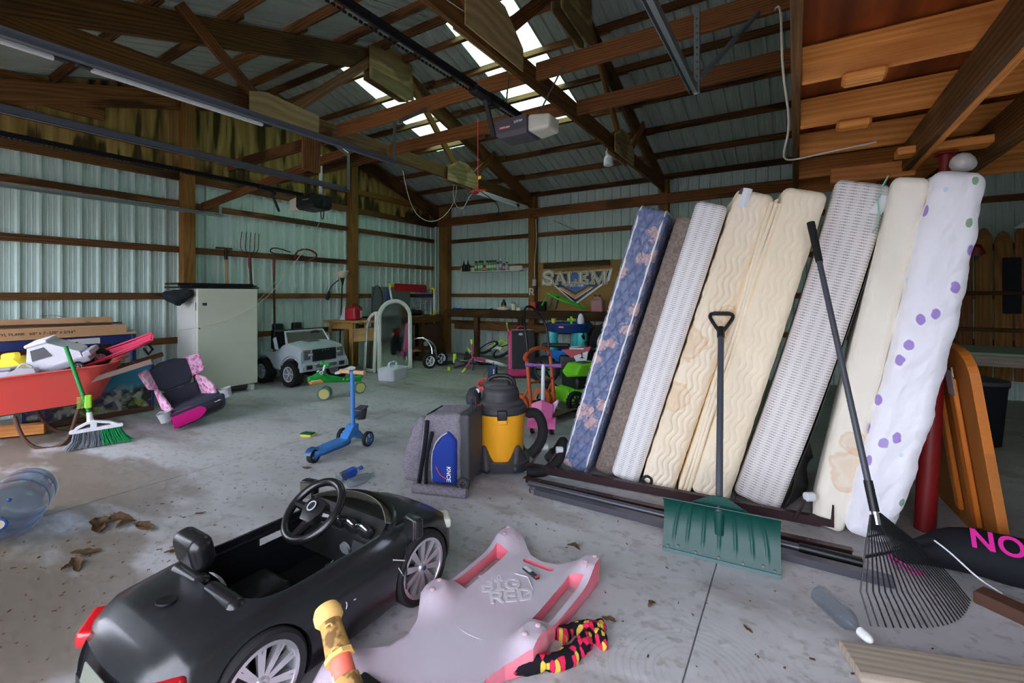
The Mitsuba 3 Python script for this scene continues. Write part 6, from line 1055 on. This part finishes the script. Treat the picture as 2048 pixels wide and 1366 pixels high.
t.p('yellow_cup', lathe([(0, .84), (.03, .84), (.04, .91), (0, .91)], 16, (-.24, -.1, 0)), 'yellow_plastic'); t.p('spinner', join(*[mv(box(.14, .02, .04, b=.006), rot(60 * i), tr(.03, -.02, .89)) for i in range(3)], cyl(.02, .14, (.03, -.02, .87))), 'lime'); t.p('slide_tower', hull([(x, y, z) for x, y, z in ((.1, -.1, .84), (.26, -.1, .84), (.1, .08, .84), (.26, .08, .84), (.15, -.04, 1.0), (.2, -.04, 1.0), (.15, .03, 1.0))]), 'wt_navy'); t.p('pump', lathe([(0, .84), (.05, .84), (.055, .9), (.03, .98), (0, 1.0)], 16, (.19, -.18, 0)), 'toy_white', 50)
for x in (-.15, .05, .25): t.p('ripple', tube([(x - .06, -.36 + .5 * abs(x) * .1, .36), (x, -.365, .33), (x + .06, -.34, .37)], .008, 6, smooth=4), 'wt_blue')
# car wheels, hand truck, mower, scooter, suitcase, bikes, toy motorbike, battery
t = Th('car_tyre', 'spare car tyre lying flat by the pegboard', 'tyre'); t.p('', lathe([(.2, .02), (.3, 0), (.335, .04), (.335, .16), (.3, .2), (.2, .18), (.2, .02)], 40, (-2.3, 6.75, 0), cap=False), 'black_rubber')
t = Th('car_wheel', 'black car tyre with silver alloy rim standing behind the blue mattress', 'wheel'); wheel(t, (-2.33, 6.62, .54), .34, .2, 'black_rubber', 'galvanised', 5, frame((0, 0, 0), (.92, .3, 0), (.28, -.93, .12)), .66)
M('truck_orange', (196, 84, 36), .5); HT = frame((-2.28, 4.33, 0), (.07, .48, 0), (-.12, 0, 1))       # x along its width, leaning back
t = Th('hand_truck', 'orange and black two-wheeled hand truck standing behind the shop vacuum', 'hand truck', m=HT)
for s in (-1, 1):
    t.p('upright', tube([(s * .21, 0, .02), (s * .21, 0, .62)], .019, 10), 'truck_orange'); t.p('brace', tube([(s * .21, .02, .3), (s * .24, .16, .11)], .012, 8), 'truck_orange'); wheel(t, (s * .2, .16, .125), .125, .06, 'truck_orange', 'chrome', 6, 'x', .62, side=s)
t.p('upper_frame', tube([(-.21, 0, .6), (-.24, 0, .62), (-.2, 0, .665), (.16, .0, .68), (.21, 0, .62)], .022, 10, smooth=4), 'truck_orange'); t.p('handle', tube([(-.19, 0, .6), (-.19, 0, .9), (-.17, .02, 1.0), (-.1, .06, 1.12), (-.06, .07, 1.16), (.06, .07, 1.16), (.1, .06, 1.12), (.17, .02, 1.0), (.19, 0, .9), (.19, 0, .6)], .013, 10, smooth=5), 'black_steel')
for z in (.1, .36): t.p('cross_bar', tube([(-.21, 0, z), (.21, 0, z)], .012, 8), 'truck_orange')
M('toe_brown', (92, 70, 60), .6, .3); t.p('toe_plate', mv(box(.46, .32, .006), rot(-6, 'x'), tr(0, -.15, .02)), 'toe_brown'); t.p('heel_plate', box(.46, .006, .1, (0, 0, .06)), 'toe_brown'); t.p('axle', tube([(-.24, .16, .125), (.24, .16, .125)], .01, 8), 'black_steel')
M('mower_green', (116, 202, 32), .4); MW = frame((-2.12, 4.98, 0), (-.52, -.85, 0), (0, 0, 1))
t = Th('lawn_mower', 'bright green and black electric lawn mower behind the hand truck', 'lawn mower', m=MW)
t.p('deck', loft([np.c_[rrect(L, W, .12, 6), np.full(24, z)] for L, W, z in ((.62, .46, .07), (.64, .48, .1), (.62, .46, .17), (.5, .38, .21), (.3, .3, .22))]), 'mower_green', 30); t.p('motor_base', rbox(.42, .34, .16, .04, (-.02, 0, .27)), 'black_plastic'); t.p('cover', hull(np.vstack([_ICO * .03 + p for p in ((.16, .12, .38), (.16, -.12, .38), (-.2, .14, .36), (-.2, -.14, .36), (.1, .12, .45), (.1, -.12, .45), (-.16, .1, .46), (-.16, -.1, .46), (.2, 0, .36))])), 'mower_green', 40); t.p('vent', rbox(.12, .14, .02, .006, (-.02, 0, .483)), 'dark_grey')
for s in (-1, 1): wheel(t, (.27, s * .26, .11), .11, .06, 'black_rubber', 'black_plastic', 8, 'y', .75, tread=20, side=s, lug=.02); wheel(t, (-.27, s * .27, .13), .13, .06, 'black_rubber', 'black_plastic', 8, 'y', .75, tread=20, side=s, lug=.02); t.p('handle_tube', tube([(-.24, s * .2, .2), (-.55, s * .2, .6), (-.8, s * .2, .82)], .014, 8), 'black_plastic')
t.p('front_panel', hull([(.3, s * .2, .08) for s in (-1, 1)] + [(.34, s * .17, .1) for s in (-1, 1)] + [(.3, s * .16, .22) for s in (-1, 1)]), 'mower_green'); t.p('handle_bar', tube([(-.8, -.2, .82), (-.8, .2, .82)], .014, 8), 'black_plastic'); t.p('lettering_panel', box(.1, .004, .03, (.0, -.245, .13)), 'black_plastic')
M('scooter_pink', (226, 106, 164), .4); M('scooter_purple', (132, 74, 150), .45); PS = frame((-1.99, 3.75, 0), (.35, -.95, 0), (0, 0, 1))
t = Th('kick_scooter', "pink child's kick scooter with a white stem and purple handlebar", 'scooter', m=PS)
t.p('deck', rbox(.42, .11, .03, .012, (-.22, 0, .075)), 'scooter_pink'); t.p('stem', tube([(.02, 0, .1), (-.03, 0, .63)], .018, 12), 'toy_white'); t.p('handlebar', tube([(-.03, -.16, .62), (-.03, .16, .62)], .014, 10), 'scooter_purple')
for s in (-1, 1): t.p('grip', tube([(-.03, s * .17, .62), (-.03, s * .1, .62)], .019, 10), 'scooter_purple'); wheel(t, (.04, s * .09, .06), .06, .03, 'black_rubber', 'scooter_pink', 5, 'y', .7, side=s)
t.p('shield', hull(np.vstack([_ICO * .015 + p for p in ((.07, .08, .12), (.07, -.08, .12), (.03, .09, .26), (.03, -.09, .26), (.05, 0, .3), (.09, 0, .16))])), 'scooter_pink', 50, label='plain pink front shield'); t.p('fender', gridsolid(lambda u, v: (.04 + .1 * np.cos(np.pi * (.02 + .6 * u)), (v - .5) * .26, .07 + .08 * np.sin(np.pi * (.02 + .6 * u))), 10, 4, .006), 'scooter_pink'); t.p('wing', hull(np.vstack([_ICO * .012 + p for p in ((.0, .07, .24), (.0, .14, .3), (.02, .1, .2))])), 'blossom_fabric'); wheel(t, (-.42, 0, .055), .055, .035, 'black_rubber', 'scooter_pink', 5, 'y', .6)
M('case_pink', (178, 36, 92), .5); SC = frame((-3.62, 6.12, 0), (.8, .6, 0), (-.05, .12, 1))
t = Th('suitcase', 'black and pink upright rolling suitcase between the bikes and the hand truck', 'suitcase', m=SC); t.p('body', rbox(.42, .24, .68, .05, (0, 0, .4)), 'case_pink', 50); t.p('front_panel', rbox(.36, .03, .62, .014, (.02, -.125, .41)), 'seat_shell'); t.p('zip', tube([(-.2, -.1, .1), (-.2, -.1, .62), (-.14, -.1, .73), (.14, -.1, .73), (.2, -.1, .62), (.2, -.1, .1)], .005, 6), 'light_grey'); t.p('logo', mv(ball(.025, (0, 0, 0), (1.5, .3, .8)), tr(-.02, -.142, .66)), 'light_grey'); t.p('foot_base', rbox(.44, .28, .12, .03, (0, -.02, .07)), 'case_pink'); t.p('wheel_housing', mv(cyl(.05, .03, n=20), rot(90, 'x'), tr(.12, -.155, .06)), 'black_plastic'); t.p('top_handle', tube([(-.06, 0, .74), (-.05, 0, .775), (.05, 0, .775), (.06, 0, .74)], .012, 8, smooth=4), 'case_pink')
for x in (-.17, .17): t.p('caster', mv(cyl(.035, .03, n=16), rot(90, 'x'), tr(x, -.1, .035)), 'black_plastic')
M('bike_white', (206, 208, 204), .5); M('bike_pink', (216, 52, 128), .4); M('bike_lime', (182, 214, 60), .4); M('bike_teal', (70, 170, 160), .4)
def bike(label, m, wm, fm, rimm='light_grey'):
    t = Th('kids_bike', label, 'bicycle', m=m)
    for x in (-.3, .3):
        t.p('tyre', torus(.18, .024, 36, 10, (x, 0, 0), 'y'), wm); t.p('rim', join(torus(.16, .01, 36, 6, (x, 0, 0), 'y'), *[tube([(x, .012 * (-1) ** i, 0), (x + .155 * math.cos(i * .5236), 0, .155 * math.sin(i * .5236))], .0018, 4) for i in range(12)], cyl(.02, .06, (x, 0, 0), 'y', 12)), rimm)
    for a, b_ in (((-.3, 0, 0), (-.06, 0, .0)), ((-.06, 0, 0), (-.12, 0, .26)), ((-.3, 0, 0), (-.11, 0, .2)), ((-.06, 0, 0), (.2, 0, .24)), ((-.11, 0, .2), (.2, 0, .26)), ((.2, 0, .3), (.3, 0, 0))): t.p('frame_tube', tube([a, b_], .014, 8), fm)
    t.p('handlebar', tube([(.17, 0, .32), (.15, .0, .4), (.12, .16, .44), (.06, .24, .44)], .011, 8, smooth=3), fm); t.p('handlebar', tube([(.15, .0, .4), (.12, -.16, .44), (.06, -.24, .44)], .011, 8, smooth=3), fm)
    for s in (-1, 1): t.p('grip', tube([(.1, s * .2, .44), (.04, s * .27, .44)], .018, 8), 'bike_lime')
    t.p('saddle', hull(np.vstack([_ICO * .018 + p for p in ((-.02, 0, .3), (-.2, .06, .31), (-.2, -.06, .31))])), 'black_plastic'); t.p('crank', tube([(-.06, .05, .1), (-.06, .05, -.1)], .01, 6), 'chrome'); t.p('chain_guard', rbox(.22, .012, .07, .005, (-.16, .04, .0)), 'bike_white'); return t
bike("child's bike with black tyres and lime grips, far left of the bike heap", tr(-4.95, 6.55, .06) @ rot(25) @ rot(84, 'x'), 'black_rubber', 'dusty_black'); bike("child's bike with white tyres and teal rims lying in front of the bike heap", tr(-4.45, 6.35, .15) @ rot(-20) @ rot(72, 'x'), 'bike_white', 'bike_pink', 'bike_teal'); bike('pink and lime girls bike lying at the back of the bike heap', tr(-4.5, 6.7, .32) @ rot(150) @ rot(60, 'x'), 'black_rubber', 'bike_lime')
for i, (x, y) in enumerate(((-5.02, 6.2), (-5.0, 6.02))): single('axle_peg', cyl(.03, .16 if i == 0 else .06, (x, y, .18 if i == 0 else .03)), 'bike_lime', ('upright lime green axle peg of the fallen bike', 'short lime green peg on the floor before the fallen bike')[i], 'peg')
t = Th('battery_box', 'small blue battery box on the floor in front of the bikes', 'battery', m=tr(-4.05, 5.95, 0) @ rot(20)); t.p('case', rbox(.13, .11, .14, .006, (0, 0, .07)), 'shelf_blue'); t.p('lid', rbox(.14, .12, .02, .005, (0, 0, .145)), 'wt_navy'); t.p('label', box(.02, .003, .1, (.03, -.058, .07)), 'sticker'); t.p('wire', tube([(0, 0, .15), (.02, -.02, .22), (-.06, -.1, .12), (-.12, -.14, .01)], .004, 6, smooth=4), 'black_plastic')
t = Th('toy_motorbike', 'red, white and black toy dirt bike half hidden behind the suitcase', 'toy motorbike', m=tr(-2.72, 5.95, 0) @ rot(20))
for x in (-.36, .34): wheel(t, (x, 0, .2), .2, .07, 'black_rubber', 'black_plastic', 6, 'y', .75, tread=18, lug=.03)
t.p('frame', join(tube([(-.3, 0, .3), (.0, 0, .28), (.2, 0, .5)], .03, 8), tube([(.34, 0, .2), (.22, 0, .62)], .022, 8), rbox(.26, .14, .2, .03, (-.02, 0, .32))), 'black_plastic'); t.p('fairing', hull([(x, s * w, z) for s in (-1, 1) for x, w, z in ((-.12, .05, .5), (.3, .1, .56), (.24, .11, .42), (.02, .08, .4))]), 'can_red', 25); t.p('side_panel', hull([(x, s * w, z) for s in (-1, 1) for x, w, z in ((.06, .105, .42), (.26, .115, .5), (.24, .12, .36), (.1, .105, .34))]), 'toy_white', 25); t.p('seat', rbox(.4, .1, .06, .025, (-.2, 0, .56)), 'black_plastic'); t.p('front_mudguard', hull([(.2, -.05, .5), (.2, .05, .5), (.55, -.04, .52), (.55, .04, .52), (.3, -.05, .54), (.3, .05, .54)]), 'black_plastic'); t.p('handlebar', tube([(.18, -.2, .72), (.2, 0, .66), (.18, .2, .72)], .012, 8, smooth=4), 'black_steel')
for s in (-1, 1): t.p('stripe', box(.2, .004, .02, (.1, s * .104, .53)), 'toy_white')
for s in (-1, 1): t.p('lettering', mv(text_mesh('1', .07, .003, True), rot(90, 'x'), tr(.14, -.118, .4)), 'black_plastic', False) if s < 0 else None
# shop vacuum
M('vac_yellow', (238, 164, 30), .4, spec=.45); M('vac_dark', dust((40, 40, 44), (108, 104, 102), .5), .55)
t = Th('shop_vacuum', 'yellow shop vacuum with a dusty black lid and ribbed black hose', 'vacuum', m=tr(-1.86, 2.84, 0) @ rot(28))
t.p('drum', lathe([(0, .085), (.155, .085), (.165, .12), (.178, .42), (.178, .43), (0, .43)], 48), 'vac_yellow', 40); t.p('base', loft([np.c_[rrect(.42, .4, .12, 6), np.full(24, z)] for z in (.03, .035, .085, .09)]), 'vac_dark', 30); t.p('lid_rim', lathe([(.15, .42), (.19, .42), (.196, .435), (.19, .46), (.17, .475), (.12, .48)], 48, cap=False), 'vac_dark', 40); t.p('lid', lathe([(.178, .46), (.17, .49), (.14, .51), (.135, .56), (.12, .6), (.08, .615), (0, .62)], 48), 'vac_dark', 50)
t.p('motor_cap', rbox(.2, .14, .08, .03, (-.03, .02, .6)), 'vac_dark', 50); t.p('carry_handle', tube([(-.1, .0, .61), (-.08, .0, .66), (.08, .0, .66), (.1, .0, .61)], .016, 10, smooth=4), 'black_plastic')
for a in (-82, 98): t.p('latch', rbox(.07, .03, .07, .01), 'black_plastic', m=rot(a) @ tr(.19, 0, .43) @ rot(90)); t.p('latch_tab', rbox(.07, .02, .045, .008), 'vac_yellow', m=rot(a) @ tr(.183, 0, .385) @ rot(90))
for a in (-40, -130, 50, 140): t.p('caster_foot', hull(np.vstack([_ICO * .03 + p for p in ((.13, .05, .06), (.13, -.05, .06), (.2, .06, .05), (.2, -.06, .05), (.165, 0, .17))])), 'vac_dark', 50, m=rot(a))
t.p('cord_coil', join(*[mv(torus(.07 + .006 * i, .007, 24, 6), rot(12 * i, 'x'), tr(-.1, .06, .585 + .008 * i)) for i in range(3)]), 'label_red', label='coiled orange-red cord'); t.p('cord_plug', rbox(.03, .05, .03, .008, (-.17, -.02, .57)), 'toy_white'); t.p('accessory_bag', lumpy(fine(ball(.09, (-.2, -.02, .5), (.6, .9, 1), 2), .03), .02, 20, 2), 'dusty_black', 60); t.p('switch', rbox(.05, .03, .025, .006, (-.155, -.13, .48)), 'red_plastic')
hz = spline([(.2, .0, .4), (.26, -.03, .41), (.31, -.08, .33), (.29, -.12, .22), (.22, -.13, .14)], 16); rr_ = [.034 + .0035 * (i % 2) for i in range(len(hz))]
t.p('hose', tube(hz, rr_, 16), 'black_rubber', 60); hz = spline([(.36, .12, .02), (.44, .06, .14), (.46, -.04, .2), (.42, -.12, .1), (.33, -.17, .045), (.2, -.19, .04)], 14); t.p('hose', tube(hz, [.034 + .0035 * (i % 2) for i in range(len(hz))], 16), 'black_rubber', 60); t.p('cuff', tube([(.36, .13, .02), (.4, .1, .08)], .042, 14), 'dark_grey')
# rolling bag
M('bag_grey', proc(lambda p, n, uv: mix(lin(104, 98, 106), lin(136, 130, 138), noise(p.x * 120, p.y * 120, p.z * 120))), .9, spec=.1); M('bag_blue', (38, 60, 140), .85, spec=.15)
RB = frame((-1.99, 2.33, 0), (.95, .3, 0), (0, 0, 1)) @ sc(.9)
t = Th('rolling_bag', 'grey rolling sports bag with a blue end pocket and black straps', 'bag', m=RB)
t.p('body', lumpy(fine(hull(np.vstack([_ICO * .035 + p for p in ((-.13, .0, .06), (.12, .0, .06), (-.13, .28, .06), (.12, .28, .06), (-.1, .0, .5), (.12, .0, .52), (-.1, .28, .5), (.12, .28, .52), (-.17, .02, .2), (-.17, .26, .2))])), .04), .008, 14, 3), 'bag_grey', 60); t.p('frame_panel', rbox(.1, .32, .5, .02, (.165, .14, .3)), 'dark_grey')
t.p('end_pocket', hull(np.vstack([_ICO * .03 + p for p in ((-.03, -.045, .08), (.1, -.045, .08), (.1, -.04, .36), (.06, -.035, .4), (-.03, -.045, .28))])), 'bag_blue', 50, label='blue end pocket'); t.p('pocket_zip', tube([(-.055, -.06, .08), (-.05, -.065, .28), (.0, -.06, .38), (.06, -.055, .425)], .005, 6, smooth=4), 'light_grey')
t.p('lettering', mv(text_mesh('KNCE', .034, .002, True), rot(90), rot(90, 'x'), tr(.115, -.0765, .07)) if False else mv(text_mesh('KNCE', .03, .002, True), rot(-90), rot(90, 'x'), tr(.065, -.0765, .19)), 'label_white', False); t.p('swoosh', tube([(-.02, -.0765, .18), (.02, -.078, .12), (.06, -.077, .1)], .004, 6, smooth=5), 'label_red')
t.p('strap', tube([(-.1, -.05, .5), (-.11, -.06, .35), (-.13, -.07, .2), (-.16, -.07, .02)], .016, 6, smooth=4), 'bag_black'); t.p('strap', tube([(-.06, -.05, .42), (-.09, -.075, .24), (-.1, -.07, .01)], .013, 6, smooth=4), 'bag_black'); t.p('top_trim', tube([(-.12, .0, .52), (-.12, .28, .52)], .014, 6), 'bag_black')
for y in (-.02, .3): wheel(t, (.17, y, .05), .05, .04, 'dark_grey', 'mid_grey', 0, 'y', .6)
for s in ((.19, .1), (.19, .2)): t.p('handle_rod', tube([(s[0], s[1], .5), (s[0], s[1], .64)], .009, 8), 'black_plastic')
t.p('side_pouch', lumpy(fine(hull(np.vstack([_ICO * .03 + p for p in ((-.2, .0, .06), (-.2, .25, .06), (-.3, .02, .16), (-.29, .22, .2), (-.22, .02, .4), (-.22, .22, .4), (-.17, .02, .48), (-.28, .0, .06))])), .04), .01, 16, 5), 'bag_grey', 60)
single('grey_tube', tube([(-2.1, 2.17, .03), (-1.75, 2.28, .03)], .03, 14), 'bag_grey', 'grey cloth roll on the floor at the foot of the rolling bag', 'roll')
# far right: fence pickets, tools, counter
t = Th('picket_panel', 'row of brown fence pickets standing behind the headboard', 'fence panel')
for i, x in enumerate(np.arange(1.15, 3.0, .155)):
    me, uv = board((x, 7.0, .35), (x, 7.0, 1.9 + .04 * math.sin(i * 2.3)), .14, .02, (0, -1, 0)); t.p('picket', me, 'post_wood' if i % 3 else 'brace_wood', False, uv=uv); t.p('picket_tip', mv(prism([(-.07, 0), (.07, 0), (.035, .09), (0, .11), (-.035, .09)], .02, m=UPY), tr(x, 7.01, 1.9 + .04 * math.sin(i * 2.3))), 'post_wood', False)
for z in (1.3, .9): bd(t, 'rail', (1.1, 6.96, z), (3.0, 6.96, z), .05, .04, 'bench_wood')
t = Th('spray_bottle', 'blue spray bottle on the picket rail', 'bottle', m=tr(1.5, 6.94, 1.322)); t.p('body', lathe([(0, 0), (.04, 0), (.04, .16), (.02, .19), (.018, .21), (0, .21)], 16), 'wt_navy'); t.p('cap', cyl(.03, .05, (0, 0, .22), b=.006), 'black_plastic')
bx('clipboard', 'pale sheet hung on the pickets above the blue bottle', 'board', (.2, .01, .4), (1.52, 6.98, 1.4), 'pale_wood'); 
t = Th('work_lamp', 'small red clamp lamp on the picket tops', 'lamp', m=tr(1.7, 6.93, 1.78)); t.p('shade', mv(lathe([(0, .05), (.03, .05), (.075, -.03), (.07, -.03), (0, .04)], 18), rot(40, 'x')), 'dark_red_steel'); t.p('clamp', box(.02, .03, .08, (0, .03, -.08)), 'black_plastic')
bx('black_panel', 'tall black foam board hung on the pickets at the right edge', 'board', (.14, .02, .6), (1.98, 6.96, 1.08), 'bag_black', .004)
t = Th('work_counter', 'pale green worn counter in front of the pickets', 'counter'); M('counter_green', (128, 148, 124), .6); bd(t, 'edge', (1.2, 6.0, .66), (3.0, 6.0, .66), .05, .1, 'pale_wood'); t.p('top', box(1.8, .85, .03, (2.1, 6.42, .72)), 'counter_green')
for x in (1.3, 2.9): bd(t, 'leg', (x, 6.05, 0), (x, 6.05, .68), .08, .08, 'bench_wood', (0, 1, 0))
t = Th('trash_bin', 'dark plastic bin under the counter by the headboard', 'bin', m=tr(1.35, 5.5, 0)); t.p('body', lathe([(0, 0), (.15, 0), (.19, .5), (.2, .5), (.2, .52), (0, .52)], 24), 'bag_black'); t.p('lid', lathe([(0, .52), (.205, .52), (.2, .55), (.05, .58), (0, .58)], 24), 'dark_grey')
